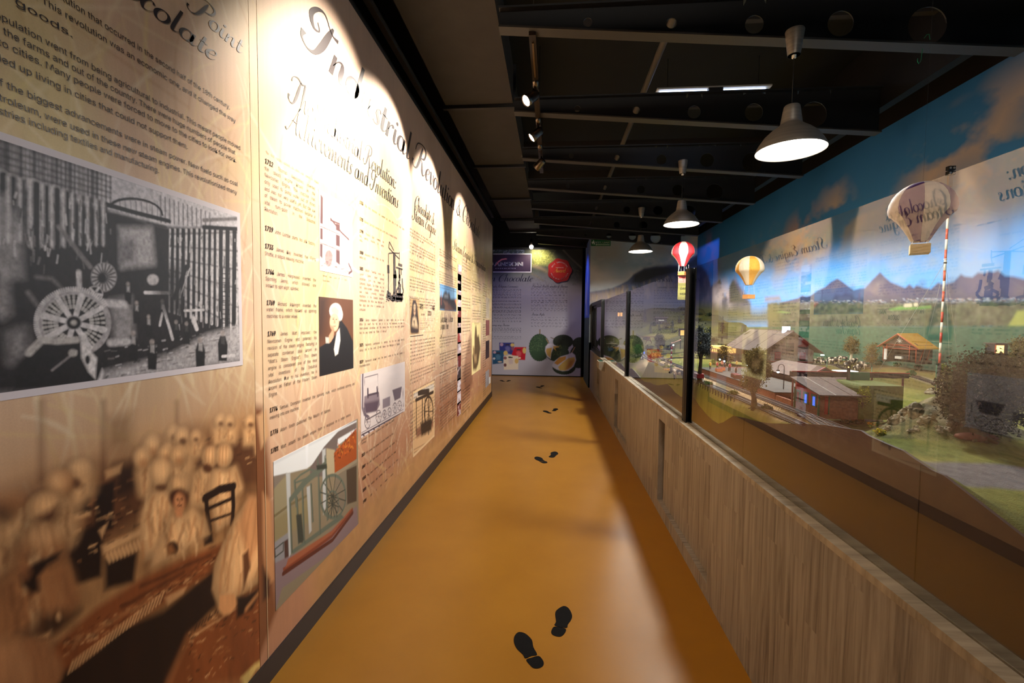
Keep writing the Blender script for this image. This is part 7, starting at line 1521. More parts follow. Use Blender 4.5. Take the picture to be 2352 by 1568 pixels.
# gabled annex with balcony at the far side
par(MB().box((1.72, 4.55, zb0 - .02), (1.90, 4.95, 1.15)), 'annex_walls', m_stone, st); par(MB().box((1.74, 4.6, 1.155), (1.89, 4.9, 1.215)), 'balcony_room', m_yel, st)
for k in range(8): par(MB().box((1.715, 4.56 + k * .05, 1.15), (1.719, 4.565 + k * .05, 1.19)), 'baluster', m_redw, st)
par(MB().box((1.71, 4.54, 1.19), (1.721, 4.96, 1.195)), 'balcony_rail', m_redw, st); par(MB().box((1.71, 4.54, 1.146), (1.92, 4.96, 1.152)), 'balcony_floor', m_redw, st)
moved(st, 2.09, 4.1, 1.22)
# lower hip-roofed waiting room in front
sh = empty('waiting_room', (1.62, 3.2, 1.09), 'low hip-roofed model waiting room with red gable in front of the hall', 'building')
par(MB().box((1.57, 2.84, 1.1015), (1.80, 3.34, 1.137)), 'walls', m_brown, sh)
par(MB().add([(1.545, 2.80, 1.137), (1.82, 2.80, 1.137), (1.82, 3.36, 1.137), (1.545, 3.36, 1.137), (1.672, 2.88, 1.204), (1.690, 2.88, 1.204), (1.690, 3.30, 1.204), (1.672, 3.30, 1.204)], [(0, 1, 5, 4), (1, 2, 6, 5), (2, 3, 7, 6), (3, 0, 4, 7), (4, 5, 6, 7), (0, 3, 2, 1)]), 'hip_roof', m_roof, sh)
par(MB().prism([(1.595, 1.162), (1.74, 1.162), (1.672, 1.206)], 'y', 2.79, 2.80), 'red_gable', m_redw, sh); par(MB().prism([(1.612, 1.165), (1.722, 1.165), (1.67, 1.198)], 'y', 2.786, 2.791), 'gable_panel', m_dk, sh)
for x_ in (1.55, 1.64, 1.74): par(MB().box((x_, 2.81, 1.1015), (x_ + .006, 2.816, 1.138)), 'veranda_post', m_redw, sh)
moved(sh, 1.68, 3.1, 1.15)
# lean-to shop with lit windows
lt = empty('shop_building', (1.31, 2.16, 1.075), 'lean-to model shop with brown roof, brick wall and blue windows', 'building')
z0 = 1.07; par(MB().prism([(2.065, z0 - .02), (2.27, z0 - .02), (2.27, 1.195), (2.065, 1.155)], 'x', 1.225, 1.40), 'brick_walls', m_brick, lt)
par(MB().prism([(2.035, 1.153), (2.035, 1.158), (2.28, 1.206), (2.28, 1.20)], 'x', 1.205, 1.402), 'lean_roof', m_roof, lt)
for x_ in (1.27, 1.335): par(MB().prism([(2.035, 1.158), (2.035, 1.160), (2.28, 1.2075), (2.28, 1.206)], 'x', x_, x_ + .0018), 'roof_seam', m_wh if x_ < 1.3 else m_roof, lt)
par(MB().prism([(2.07, 1.11), (2.265, 1.11), (2.265, 1.193), (2.07, 1.152)], 'x', 1.2225, 1.2255), 'red_end_wall', mat('model_red', (170, 34, 30), .6), lt)
for y_ in (2.085, 2.15, 2.215):
    w_ = par(MB().box((1.2205, y_, 1.095), (1.2235, y_ + .042, 1.15)), 'window_frame', m_greenp, lt); w2 = MB().box((1.219, y_ + .010, 1.10), (1.221, y_ + .026, 1.14)).build('pane', m_blue if y_ < 2.2 else mat('reddish_pane', (140, 40, 40), .4)); w2.parent = w_
for y_, in ((2.066,), (2.262,)): par(MB().box((1.219, y_, 1.06), (1.226, y_ + .007, 1.16)), 'corner_post', m_greenp, lt)
par(MB().box((1.258, 2.060, 1.07), (1.262, 2.066, 1.155)), 'door_jamb', m_greenp, lt); par(MB().box((1.244, 2.061, 1.07), (1.256, 2.066, 1.15)), 'red_door', _mats['model_red'], lt)
moved(lt, 1.3, 2.12, 1.12)
# canopy fascia behind the shop
cn = empty('platform_canopy', (1.5, 2.36, 1.07), 'long dark canopy with a thin red edge behind the shop', 'canopy')
par(MB().box((1.232, 2.30, 1.208), (1.76, 2.325, 1.232)), 'canopy_fascia', mat('canopy_dark', (60, 46, 42), .7), cn); par(MB().box((1.230, 2.297, 1.231), (1.762, 2.301, 1.235)), 'red_edge', _mats['model_red'], cn)
for x_ in (1.24, 1.42, 1.6, 1.74): par(MB().box((x_, 2.31, 1.06), (x_ + .006, 2.316, 1.21)), 'canopy_post', m_redw, cn)
par(MB().box((1.565, 2.50, 1.214), (1.66, 2.56, 1.217)), 'lit_skylight', mat('skylight_glow', (255, 255, 250), .5, emit=(255, 250, 240), estr=3.0), cn)
moved(cn, 1.4, 2.32, 1.2)
# green embankment block
em = empty('grassed_embankment', (1.5, 2.12, 1.07), 'rounded olive-green embankment block beside the shop', 'embankment')
prof = [(1.404, 1.05), (1.404, 1.180), (1.408, 1.190), (1.416, 1.196), (1.58, 1.196), (1.58, 1.05)]
par(MB().prism(prof, 'y', 2.06, 2.27), 'grassed_block', noise_mat('embankment_flock', [(74, 84, 26), (92, 100, 34)], 120, 4, rough=.95), em)
par(MB().box((1.48, 2.262, 1.196), (1.575, 2.268, 1.232)), 'green_screen', mat('model_green_screen', (44, 120, 84), .6), em)
moved(em, 1.5, 2.1, 1.15)
# platform with brick edge
pf = empty('station_platform', (1.4, 3.0, 1.07), 'grey-topped model platform with a brick edge along the track', 'platform')
par(MB().box((1.228, 2.50, 1.03), (1.80, 3.75, 1.096)), 'brick_edge', m_brick, pf); par(MB().box((1.222, 2.494, 1.096), (1.806, 3.755, 1.101)), 'platform_slab', noise_mat('platform_asphalt', [(66, 60, 54), (80, 74, 66)], 40, 3, rough=.9), pf)
par(MB().box((1.226, 2.30, 1.03), (1.238, 2.49, 1.085)), 'low_brick_wall', m_brick, pf); par(MB().box((1.45, 2.52, 1.101), (1.62, 2.70, 1.106)), 'pale_paving', noise_mat('ballast_paving', [(200, 180, 150), (216, 196, 164)], 40, 4, rough=.9), pf)
for k in range(6): par(MB().box((1.30 + k * .012, 2.42, 1.075), (1.39, 2.49 , 1.080 + k * .004)), 'step', m_stone, pf)
moved(pf, 1.3, 2.9, 1.1)
# farther building front on the platform, crates, people and lamps
def person(x, y, z, h, cs, label, seated=False):
    r = empty('person', (x, y, z), label, 'person', 'model passengers on the platform')
    s_ = h / 1.75; b = MB()
    # one continuous body: lofted rings hips-chest-neck-head, legs and arms joined
    b.lathe([(.0, .80), (.16, .82), (.17, .95), (.14, 1.10), (.19, 1.30), (.20, 1.42), (.07, 1.48), (.06, 1.53), (.10, 1.58), (.11, 1.66), (.08, 1.74), (.0, 1.76)], 10)
    for k in (-1, 1):
        b.tube([(k * .09, 0, .88), (k * .10, -.02, .48), (k * .10, .02, .04), (k * .10, -.08, .02)], [.09, .065, .045, .04], 7)
        b.tube([(k * .18, 0, 1.40), (k * .25, .02, 1.12), (k * .22, -.12, .92)], [.055, .045, .035], 6)
    o = b.build('body', mat('model_skin', (214, 160, 128), .7), r); o.scale = (s_,) * 3
    o = MB().lathe([(.175, .80), (.18, .95), (.15, 1.10), (.20, 1.30), (.205, 1.42), (.09, 1.475)], 10, cap=False).build('coat', mat('coat_' + '%d_%d_%d' % cs, cs, .7), r); o.scale = (s_,) * 3
    b = MB(); 
    for k in (-1, 1): b.tube([(k * .09, 0, .90), (k * .10, -.02, .48), (k * .10, .02, .08)], [.10, .075, .055], 7)
    o = b.build('trousers', m_dk, r); o.scale = (s_,) * 3
    o = MB().lathe([(.118, 1.66), (.10, 1.74), (.03, 1.785), (.0, 1.79)], 10, cap=False).build('hair', m_bark, r); o.scale = (s_,) * 3
    return r
for i, (px, py, z, cs, lb) in enumerate(((1631, 848, PZ, (236, 180, 40), 'tiny model passenger in a yellow coat at the platform end'), (1647, 848, PZ, (190, 40, 36), 'tiny model passenger in red beside the yellow-coated one'), (1676, 852, PZ, (180, 36, 34), 'tiny model passenger in red under the lamp'), (1658, 836, PZ, (214, 170, 60), 'tiny model passenger in mustard near the hall corner'), (1664, 846, PZ, (60, 60, 70), 'tiny model passenger in dark clothes on the platform'), (1690, 862, PZ, (90, 50, 44), 'tiny model passenger in brown near the trolley'), (1636, 838, PZ, (210, 120, 90), 'tiny model passenger in salmon by the kiosk'))):
    q = at(px, py, z); person(min(q[0], 1.70), min(q[1], 3.72), z, .062, cs, lb)
for i, (px, py) in enumerate(((1651, 853), (1657, 850), (1688, 866), (1694, 869))):
    q = at(px, py, PZ); r = empty('luggage_crate', (q[0], q[1], PZ), ['orange crate stack at the platform edge', 'orange crate stacked behind the first one', 'brown luggage trolley near the lamp post', 'brown crate next to the luggage trolley'][i], 'crate', 'crates on the platform')
    MB().box((-.02, -.02, 0), (.02, .02, .022)).build('crate', mat('crate_orange' if i < 2 else 'crate_brown', (206, 116, 70) if i < 2 else (130, 80, 56), .7), r); MB().box((-.017, -.017, .022), (.017, .017, .026)).build('lid', m_redw, r)
# kiosk with advertising column (red, yellow, lit)
q = at(1638, 826, 1.10); kx, ky = q[0], q[1]
k_ = empty('advertising_column', (kx, ky, H(kx, ky)), 'glowing red and yellow advertising column behind the platform', 'column'); k_z = 0.0
MB().lathe([(.0, -.02), (.017, -.02), (.017, .12), (.0, .12)], 16, (0, 0, k_z)).build('column_shaft', mat('column_red', (200, 70, 40), .5, emit=(200, 60, 30), estr=.5), k_); MB().lathe([(.0, .12), (.019, .12), (.019, .155), (.0, .16)], 16, (0, 0, k_z)).build('lit_top', mat('column_yellow', (255, 200, 80), .5, emit=(255, 190, 60), estr=1.8), k_)
MB().lathe([(.0, .16), (.024, .16), (.0, .18)], 16, (0, 0, k_z)).build('cap', m_dk, k_)
k2 = empty('salmon_shed', (1.55, 3.95, H(1.55, 3.95)), 'small salmon-coloured model shed beyond the platform end', 'shed'); MB().box((-.07, -.04, -.01), (.07, .04, .045)).build('walls', mat('salmon', (206, 130, 106), .7), k2); MB().box((-.08, -.05, .045), (.08, .05, .05)).build('roof', m_redw, k2); MB().box((-.02, -.043, 0), (.0, -.039, .035)).build('door', m_dk, k2)
def street_lamp(x, y, z, h, style, lab, lit=True, col=(235, 250, 245)):
    r = empty('street_lamp', (x, y, z), lab, 'street lamp', 'model street lamps'); mm = m_greenp if style == 'green' else m_dk
    MB().tube([(0, 0, -.01), (0, 0, h * .9)], .0022, 6).build('pole', mm, r)
    glow = mat('model_lamp_glow', (240, 250, 246), .5, emit=col, estr=14.0)
    if style == 'crook':
        pts = [(0, 0, h * .88)] + [(-.016 + .016 * math.cos(a), 0, h * .9 + .018 * math.sin(a)) for a in np.linspace(0, PI, 9)] + [(-.032, 0, h * .80)]; MB().tube(pts, .0016, 6).build('crook', mm, r)
        MB().lathe([(.0, 0), (.007, 0), (.009, -.008), (.0, -.009)], 12, (-.032, 0, h * .8)).build('lamp_hood', mm, r); MB().blob((-.032, 0, h * .8 - .012), .0065, 10, 6).build('globe', glow if lit else m_wh, r)
    else:
        MB().tube([(0, 0, h * .88), (-.004, 0, h), (-.03, 0, h * 1.05)], .0022, 6).build('arm', mm, r); MB().box((-.042, -.005, h * 1.05 - .003), (-.022, .005, h * 1.05 + .003)).build('lamp_head', glow if lit else mm, r)
    return r
for i, (x, y, h, s_, lab, lit) in enumerate(((1.335, 2.62, .13, 'crook', 'crook-necked lit lamp post in front of the waiting room', 1), (1.36, 3.10, .115, 'crook', 'crook-necked lit lamp post behind the nearest tree', 1), (1.36, 3.50, .105, 'crook', 'crook-necked lit lamp post at the hall corner', 1), (1.40, 3.70, .10, 'crook', 'farthest lit lamp post on the platform', 1))): street_lamp(*fx(x, y), PZ, h, s_, lab, lit)
q = onx(1899, 840, 1.95); street_lamp(1.95, q[1], H(1.95, q[1]), (ony(1899, 816, q[1])[2] - H(1.95, q[1])) / 1.04, 'green', 'green street lamp with a bright head beyond the hall', True)
q = onx(2002, 855, 2.2); street_lamp(2.2, q[1], H(2.2, q[1]), .15, 'green', 'unlit green street lamp in front of the barn', False)
q = onx(2150, 860, 2.5); street_lamp(2.5, q[1], H(2.5, q[1]), .19, 'green', 'unlit green street lamp beside the mast', False)
# barn
by0 = 4.0; bx0 = ony(2029, 800, by0)[0]; bzz = ony(2060, 822, by0)[2]; depth = .165; W = .25; He = .118; Hr = .20
br = empty('barn', (bx0 + .08, by0 - .12, bzz), 'red-brown model barn with orange roof and open front', 'barn')
# the long side faces right: barn is turned, its ridge runs to the right and back
bR = Matrix.Translation((bx0, by0, bzz)) @ Matrix.Rotation(math.radians(-70), 4, 'Z')
def bp(b, name, m, lab=None): o = b.build(name, m, None, lab); o.matrix_world = bR; return keep(o, br)
m_tim = mat('barn_orange_timber', (176, 78, 44), .7); m_bw = noise_mat('barn_dark_wall', [(64, 46, 38), (88, 60, 46)], 40, 4, rough=.9)
bp(MB().box((0, .0, -.03), (.01, depth, He)), 'side_wall', m_bw); bp(MB().box((W - .01, 0, -.03), (W, depth, He)), 'side_wall', m_bw); bp(MB().box((0, depth - .01, -.03), (W, depth, He)), 'rear_wall', m_bw); bp(MB().prism([(0, He), (W, He), (W / 2, Hr)], 'y', .0, .01), 'gable', m_bw)
bp(MB().box((.01, -.002, He * .68), (W - .01, .008, He)), 'lintel_boards', m_bw)
for s_, (xa, xb) in ((0, (-.03, W / 2)), (1, (W + .03, W / 2))): bp(MB().prism([(xa, He - .03), (xa, He - .024), (xb, Hr + .008), (xb, Hr)], 'y', -.03, depth + .02), 'roof_slope', m_org)
for (a, c) in (((-.03, He - .03), (W / 2, Hr + .002)), ((W + .03, He - .03), (W / 2, Hr + .002))): bp(MB().tube([(a[0], -.032, a[1]), (c[0], -.032, c[1])], .005, 5), 'barge_board', m_tim)
for pts in (((.0, He * .98), (W, He * .98)), ((.0, He * .70), (W, He * .70)), ((.0, He * .74), (W * .5, He * .95)), ((W, He * .74), (W * .5, He * .95)), ((.004, -.02), (.004, He)), ((W - .004, -.02), (W - .004, He)), ((.03, 0), (.03, He)), ((W * .8, 0), (W * .8, He))): bp(MB().tube([(pts[0][0], -.006, pts[0][1]), (pts[1][0], -.006, pts[1][1])], .0028, 5), 'timber', m_tim)
for k in range(8): a = PI * k / 4 + .2; bp(MB().tube([(W / 2, -.006, He * 1.22), (W / 2 + .022 * math.cos(a), -.007, He * 1.22 + .022 * math.sin(a))], .0018, 5), 'star_arm', m_wh)
bp(MB().box((.012, -.008, -.01), (.034, -.003, He * .66)), 'open_door', m_wh); bp(MB().box((.05, .05, .0), (W * .75, .12, .03)), 'hay_wagon', m_dk); bp(MB().box((.07, .03, .0), (.12, .06, .02)), 'white_cart', m_wh)
for y_ in (.03, .10): bp(MB().tube([(W + .002, y_, 0), (W + .002, y_ + .05, He)], .003, 5), 'brace', m_tim)
# cows
def cow(x, y, z, s_, rot, lab, grp='dairy cows in the field before the barn'):
    r = empty('cow', (x, y, z), lab, 'cow', grp, rz=rot); m_cw = noise_mat('cow_hide', [(24, 20, 20), (30, 26, 24), (220, 196, 168), (228, 206, 180)], 28, 1, rough=.8, pos=(.42, .56))
    b = MB(); b.blob((0, 0, .036), (.030, .013, .014), 12, 8); b.blob((-.022, 0, .036), (.012, .012, .013), 10, 6); b.tube([(.024, 0, .042), (.036, 0, .044), (.043, 0, .034)], [.009, .007, .006], 7); b.blob((.047, 0, .032), (.009, .0055, .006), 8, 6)
    for xx in (-.022, .020):
        for yy in (-.007, .007): b.tube([(xx, yy, .030), (xx + .001, yy, .016), (xx - .001, yy, .0)], [.005, .003, .0028], 6)
    o = b.build('body', m_cw, r); o.scale = (s_,) * 3
    b = MB(); b.tube([(-.032, 0, .043), (-.037, 0, .030), (-.036, 0, .014)], [.0015, .001, .0018], 5); o = b.build('tail', m_dk, r); o.scale = (s_,) * 3
    b = MB(); b.tube([(.042, -.004, .038), (.042, -.011, .040)], [.002, .001], 4).tube([(.042, .004, .038), (.042, .011, .040)], [.002, .001], 4); o = b.build('ears', m_dk, r); o.scale = (s_,) * 3
    return r
rr = random.Random(3); cxs = [1868, 1877, 1886, 1893, 1905, 1912, 1921, 1930, 1938, 1946, 1956, 1964, 1972, 1979, 1986]
cw0 = None
for i, px in enumerate(cxs):
    py = 795 + (px - 1868) * .11 + rr.uniform(-2, 4); q = onx(px, py, 2.74 + (i % 3) * .06); rot = rr.uniform(-3, 3)
    if cw0 is None: cw0 = cow(q[0], q[1], H(q[0], q[1]) - .002, 1.1, rot, 'small black and white model cow, leftmost of the long grazing herd'); cc = cw0
    else: cc = dup(cw0); cc['label'] = 'small black and white model cow, %s from the left in the long grazing herd' % ['first', 'second', 'third', 'fourth', 'fifth', 'sixth', 'seventh', 'eighth', 'ninth', 'tenth', 'eleventh', 'twelfth', 'thirteenth', 'fourteenth', 'last'][i]; cc.location = (q[0], q[1], H(q[0], q[1]) - .002); cc.rotation_euler = (0, 0, rot)
q = at(1558, 906, .985); cow(max(q[0], .945), q[1], H(max(q[0], .945), q[1]), 1.5, 2.4, 'black, white and tan model cow on the bank left of the nearer post', 'cattle beside the glass'); q = (0.965, 3.15)
# red cart with white wheels just right of the post
rc = empty('red_cart', (.972, 3.08, H(.972, 3.08)), 'small red model cart with pale wheels right of the nearer post', 'cart'); MB().box((-.022, -.035, .03), (.022, .035, .058)).build('cart_body', _mats['model_red'], rc)
for s_ in (-1, 1):
    for y_ in (-.02, .022): MB().lathe([(.013, -.0015), (.016, -.0015), (.016, .0015), (.013, .0015), (.013, -.0015)], 18, (s_ * .025, y_, .016), axis='x', cap=False).lathe([(0, -.001), (.003, -.001), (.003, .001), (0, .001)], 8, (s_ * .025, y_, .016), axis='x').build('wheel', m_wh, rc)
MB().tube([(-.02, -.02, .028), (-.02, -.02, .016), (.02, -.02, .016), (.02, -.02, .028)], .001, 4).build('axle', m_dk, rc); MB().tube([(0, .03, .03), (0, .07, .012)], .0012, 4).build('shaft', m_dk, rc)
# lineside fence on the bank
fn = empty('lineside_fence', (.962, 2.8, 1.05), 'low grey picket fence along the bank below the nearer track', 'fence'); ys_ = np.arange(2.45, 3.4, .045)
for y_ in ys_: keep(MB().box((.955, y_, H(.957, y_) - .004), (.958, y_ + .006, H(.957, y_) + .026)).build('picket', m_slp), fn)
for h_ in (.012, .021):
    keep(MB().tube([(.9575, y_, H(.957, y_) + h_) for y_ in ys_], .0012, 4).build('fence_rail', m_slp), fn)
# semaphore signal near the shop
q = at(1944, 962, 1.085); sg = empty('semaphore_signal', (q[0], q[1], q[2]), 'dark model semaphore signal post before the green embankment', 'signal'); zt_ = ony(1944, 832, q[1])[2] - q[2]
MB().box((-.005, -.005, -.02), (.005, .005, zt_ + .004)).build('post', mat('signal_dark', (58, 48, 44), .7), sg); MB().box((-.05, -.02, -.001), (.05, .03, .003)).build('base_slab', mat('dark_slab', (84, 80, 80), .8), sg)
za = ony(1944, 838, q[1])[2] - q[2]; MB().box((-.052, -.008, za - .002), (.004, -.005, za + .002)).build('arm', _mats['signal_dark'], sg); MB().lathe([(.0035, -.001), (.0062, -.001), (.0062, .001), (.0035, .001), (.0035, -.001)], 16, (-.056, -.0065, za), axis='y', cap=False).build('arm_ring', _mats['signal_dark'], sg)
MB().tube([(-.05, -.006, za - .004), (-.004, -.006, za - .007)], .0008, 4).build('stay', _mats['signal_dark'], sg)
MB().box((-.012, -.01, za - .012), (-.004, .0, za - .004)).build('lamp_case', m_dk, sg); MB().blob((-.008, -.011, za - .009), .0028, 8, 6).build('lamp_lens', mat('signal_lens_orange', (255, 170, 110), .4, emit=(255, 150, 80), estr=10.0), sg)
# striped signal in the far curve
q = at(1541, 852, 1.03); s2 = empty('striped_signal', (q[0], q[1], H(q[0], q[1])), 'red and white striped model signal beside the curving siding', 'signal'); hh = ony(1541, 789, q[1])[2] - H(q[0], q[1])
for k in range(9): MB().lathe([(0, 0), (.0055, 0), (.0055, hh * .085), (0, hh * .085)], 8, (0, 0, hh * .2 + k * hh * .085)).build('stripe_band', _mats['model_red'] if k % 2 else m_wh, s2)
MB().lathe([(0, -.01), (.0055, -.01), (.0055, hh * .2), (0, hh * .2)], 8).build('dark_foot', m_dk, s2); MB().box((-.012, -.012, hh * .93), (.012, .012, hh * 1.0)).build('lamp_case', m_dk, s2); MB().blob((.01, -.013, hh * .95), .006, 8, 6).build('lamp_lens', _mats['model_lamp_glow'], s2)
MB().box((-.004, -.008, hh), (.004, -.004, hh * 1.06)).tube([(0, -.006, hh * 1.02), (.06, -.006, hh * 1.13)], .0035, 6).blob((.066, -.006, hh * 1.14), .007, 8, 6).build('arm', mat('signal_pink', (220, 170, 150), .6), s2)
# red and white mast with floodlights and guy wires
mx_, my_ = 2.60, None; my_ = onx(2157, 851, mx_)[1]; zb_ = onx(2157, 851, mx_)[2]; ztp = ony(2167, 404, my_)[2]; xtp = ony(2167, 404, my_)[0]
ms = empty('lattice_mast', (mx_, my_, zb_), 'tall red and white banded mast carrying black floodlights', 'mast'); hm = ztp - zb_; dx_ = 0.0
MB().lathe([(0, H(mx_, my_) - zb_ - .01), (.009, H(mx_, my_) - zb_ - .01), (.009, .05), (0, .05)], 10).build('dark_foot', m_dk, ms); nb = 17
for k in range(nb):
    z0_ = .05 + (hm - .12) * k / nb; z1_ = .05 + (hm - .12) * (k + 1) / nb; MB().lathe([(0, z0_), (.0068, z0_), (.0068, z1_), (0, z1_)], 10).build('mast_band', mat('mast_red', (190, 70, 46), .5) if k % 2 == 0 else mat('mast_white', (222, 206, 182), .5), ms)
MB().box((-.012, -.008, hm - .07), (.012, .008, hm)).build('light_bracket', mat('mast_grey', (150, 130, 120), .6), ms)
for j in range(2):
    for s_ in (-1, 1): MB().box((s_ * .011 - .010, -.014, hm + .003 + j * .032), (s_ * .011 + .010, .012, hm + .029 + j * .032)).build('floodlight', m_dk, ms); MB().lathe([(0, 0), (.007, 0), (.007, .002), (0, .002)], 10, (s_ * .011, -.0165, hm + .016 + j * .032), axis='y').build('floodlight_lens', mat('flood_lens', (170, 160, 150), .2), ms)
MB().box((-.002, -.002, hm), (.002, .002, hm + .066)).build('mast_tip', m_dk, ms); MB().lathe([(0, 0), (.009, 0), (.009, .01), (0, .01)], 10, (0, 0, hm * .555)).build('clamp', m_dk, ms); MB().lathe([(0, 0), (.009, 0), (.009, .006), (0, .006)], 10, (0, 0, hm * .575)).build('clamp', m_wh, ms)
for (dx, dy) in ((-.30, .18), (.22, .10), (-.10, -.22), (.1, .3)):
    gz = H(mx_ + dx, my_ + dy); o = MB().tube([(0, 0, hm * .565), (dx, dy, gz - zb_)], .0008, 4).build('guy_wire', mat('guy_wire', (150, 146, 130), .6), ms)
# glowing signs and huts
bb = empty('lit_billboard', (1.99, 4.05, 1.421), 'small glowing bluish white screen on the hall roof', 'screen'); zc_ = ony(1806, 757, 4.05)
MB().box((zc_[0] - 1.99 - .032, 0, zc_[2] - 1.421 - .027), (zc_[0] - 1.99 + .032, .006, zc_[2] - 1.421 + .027)).build('screen_face', mat('screen_glow', (220, 232, 255), .5, emit=(190, 215, 255), estr=3.0), bb); MB().tube([(0, .008, -.004), (0, .008, zc_[2] - 1.421)], .003, 5).build('bracket', m_dk, bb)
q = onx(2296, 802, 2.70); hk = empty('lit_hut', (q[0], q[1], H(q[0], q[1])), 'small dark hut with a bright yellow window above the big pine', 'hut'); hz = q[2] - H(q[0], q[1])
MB().box((-.028, 0, -.01), (.045, .06, hz + .032)).build('hut_walls', m_dk, hk); MB().box((-.032, -.01, hz + .032), (.05, .07, hz + .037)).build('hut_roof', m_brown, hk); f = MB().box((-.027, -.004, hz - .027), (.023, .001, hz + .028)).build('window_frame', m_tim, hk); MB().box((-.022, -.0055, hz - .022), (.019, -.0035, hz + .024)).build('pane', mat('bright_window', (255, 236, 170), .5, emit=(255, 226, 140), estr=2.0), f)
q = ony(1424, 722, 8.9); ch = empty('cottage', (q[0], 8.9, H(q[0], 8.9)), 'small model cottage with two glowing orange windows on the far hillside', 'cottage'); cz = q[2] - H(q[0], 8.9); m_fire = mat('cottage_glow', (255, 190, 100), .5, emit=(255, 170, 80), estr=2.6)
MB().box((-.06, 0, -.05), (.06, .12, cz + .06)).build('walls', m_brown, ch); MB().prism([(-.08, cz + .05), (.08, cz + .05), (0, cz + .11)], 'y', -.02, .14).build('roof', m_dk, ch)
for x_ in (-.045, .005): MB().box((x_, -.005, cz - .035), (x_ + .04, 0, cz + .035)).build('window', m_fire, ch)
q = ony(1568, 764, 6.4); h2 = empty('lit_watch_hut', (q[0], 6.4, H(q[0], 6.4)), 'small glowing hut on legs just left of the nearer post', 'hut'); cz = q[2] - H(q[0], 6.4)
MB().box((-.035, 0, cz - .045), (.045, .08, cz + .05)).build('walls', m_brown, h2); MB().box((-.03, -.004, cz - .035), (.035, 0, cz + .035)).build('window', m_yel, h2); MB().box((-.045, -.01, cz + .05), (.055, .09, cz + .058)).build('roof', m_dk, h2)
for x_ in (-.03, .035): MB().box((x_, .0, -.02), (x_ + .008, .008, cz - .045)).build('leg', m_dk, h2)
q = ony(1519, 736, 8.7); fh = empty('farm_hut', (q[0], 8.7, H(q[0], 8.7)), 'long dark flat-roofed farm hut in the far meadow', 'hut'); cz = q[2] - H(q[0], 8.7)
MB().box((-.10, 0, -.03), (.10, .1, max(cz, .02) + .05)).build('walls', mat('hut_dark', (62, 52, 50), .8), fh); MB().box((-.12, -.02, max(cz, .02) + .05), (.12, .12, max(cz, .02) + .07)).build('roof', mat('hut_roof', (76, 62, 60), .8), fh); MB().box((-.05, -.004, max(cz, .02) + .0), (.05, 0, max(cz, .02) + .012)).build('pale_board', m_wh, fh)
# far garden: blue cart, trestle, fallen timbers, red fence, blue lit pond
q = at(1404, 812, 1.02); bc = empty('blue_cart', (q[0], q[1], H(q[0], q[1])), 'blue model cart with a cream canopy in the far garden', 'cart'); MB().box((-.06, -.05, .04), (.06, .05, .09)).build('cart_body', mat('cart_blue', (50, 96, 140), .6), bc); MB().box((-.09, -.07, .15), (.09, .07, .16)).build('canopy', mat('cart_cream', (200, 186, 150), .7), bc)
for s_ in (-1, 1):
    MB().box((s_ * .055 - .004, -.04, .09), (s_ * .055 + .004, -.035, .15)).build('canopy_post', m_wh, bc); MB().lathe([(0, -.003), (.03, -.003), (.03, .003), (0, .003)], 14, (s_ * .064, 0, .03), axis='x').build('wheel', m_dk, bc)
pnd = empty('blue_lit_fountain', (fx(1.22, 6.0)[0], 6.0, H(fx(1.22, 6.0)[0], 6.0)), 'small blue-glowing fountain behind the slim post', 'fountain'); MB().lathe([(0, .0), (.05, .0), (.05, .012), (0, .012)], 20).build('basin', m_stone, pnd); MB().lathe([(0, .0125), (.044, .0125), (.044, .015), (0, .015)], 20).build('lit_water', m_blue, pnd); MB().lathe([(.0, .015), (.012, .015), (.009, .06), (.0, .075)], 12).build('jet', m_blue, pnd)
q = at(1490, 790, 1.15); tr_ = empty('red_trestle', (q[0], q[1], H(q[0], q[1])), 'rust-red model crane trestle in the meadow', 'trestle')
for pts in (((-.05, .0), (-.01, .11)), ((.05, .0), (.01, .11)), ((-.10, .11), (.12, .115)), ((-.03, .055), (.03, .055))): MB().tube([(pts[0][0], 0, pts[0][1]), (pts[1][0], 0, pts[1][1])], .005, 5).build('beam', m_redw, tr_)
wf = empty('red_fence', (1.1, 5.4, 1.04), 'red and grey model fence running along the siding', 'fence')
for k in range(22):
    y_ = 5.9 - k * .09; x_ = 1.21 - k * .010; z_ = H(x_, y_); keep(MB().box((x_ - .003, y_ - .006, z_ - .005), (x_ + .003, y_ + .006, z_ + .05)).build('fence_post', m_redw if k < 8 else m_slp), wf)
for h_ in (.02, .04): keep(MB().tube([(1.21 - k * .010, 5.9 - k * .09, H(1.21 - k * .010, 5.9 - k * .09) + h_) for k in range(22)], .002, 4).build('fence_rail', m_slp), wf)
q = at(1441, 804, 1.05)
for i, (px, py, ln_) in enumerate(((1415, 798, .2), (1425, 803, .16), (1405, 792, .18))):
    q = at(px, py, 1.1); z_ = H(q[0], q[1]); b = MB().tube([(-ln_ / 2, 0, .012), (0, .01, .05), (ln_ / 2, 0, .02)], [.006, .008, .004], 6)
    for k in range(5): b.tube([(-ln_ / 2 + k * ln_ / 5, .0, .03), (-ln_ / 2 + k * ln_ / 5 + random.uniform(-.04, .04), random.uniform(-.03, .03), random.uniform(.08, .14))], [.004, .0015], 4)
    o = b.build('dead_branch', mat('bleached_wood', (176, 164, 150), .8)); o.location = (q[0], q[1], z_); tag(o, ['bleached dead branch in the far garden, the longest one', 'bleached dead branch in the far garden, nearest the slim post', 'bleached dead branch in the far garden, lying farthest back'][i], 'branch', 'dead branches in the far garden')
q = at(1533, 870, .99); lg = MB().tube([(-.04, 0, .006), (.04, .02, .006)], .007, 8).build('fallen_log', mat('log_orange', (206, 140, 50), .8)); lg.location = (max(q[0], .965), q[1], H(max(q[0], .965), q[1])); tag(lg, 'small orange log on the grassy bank', 'log')
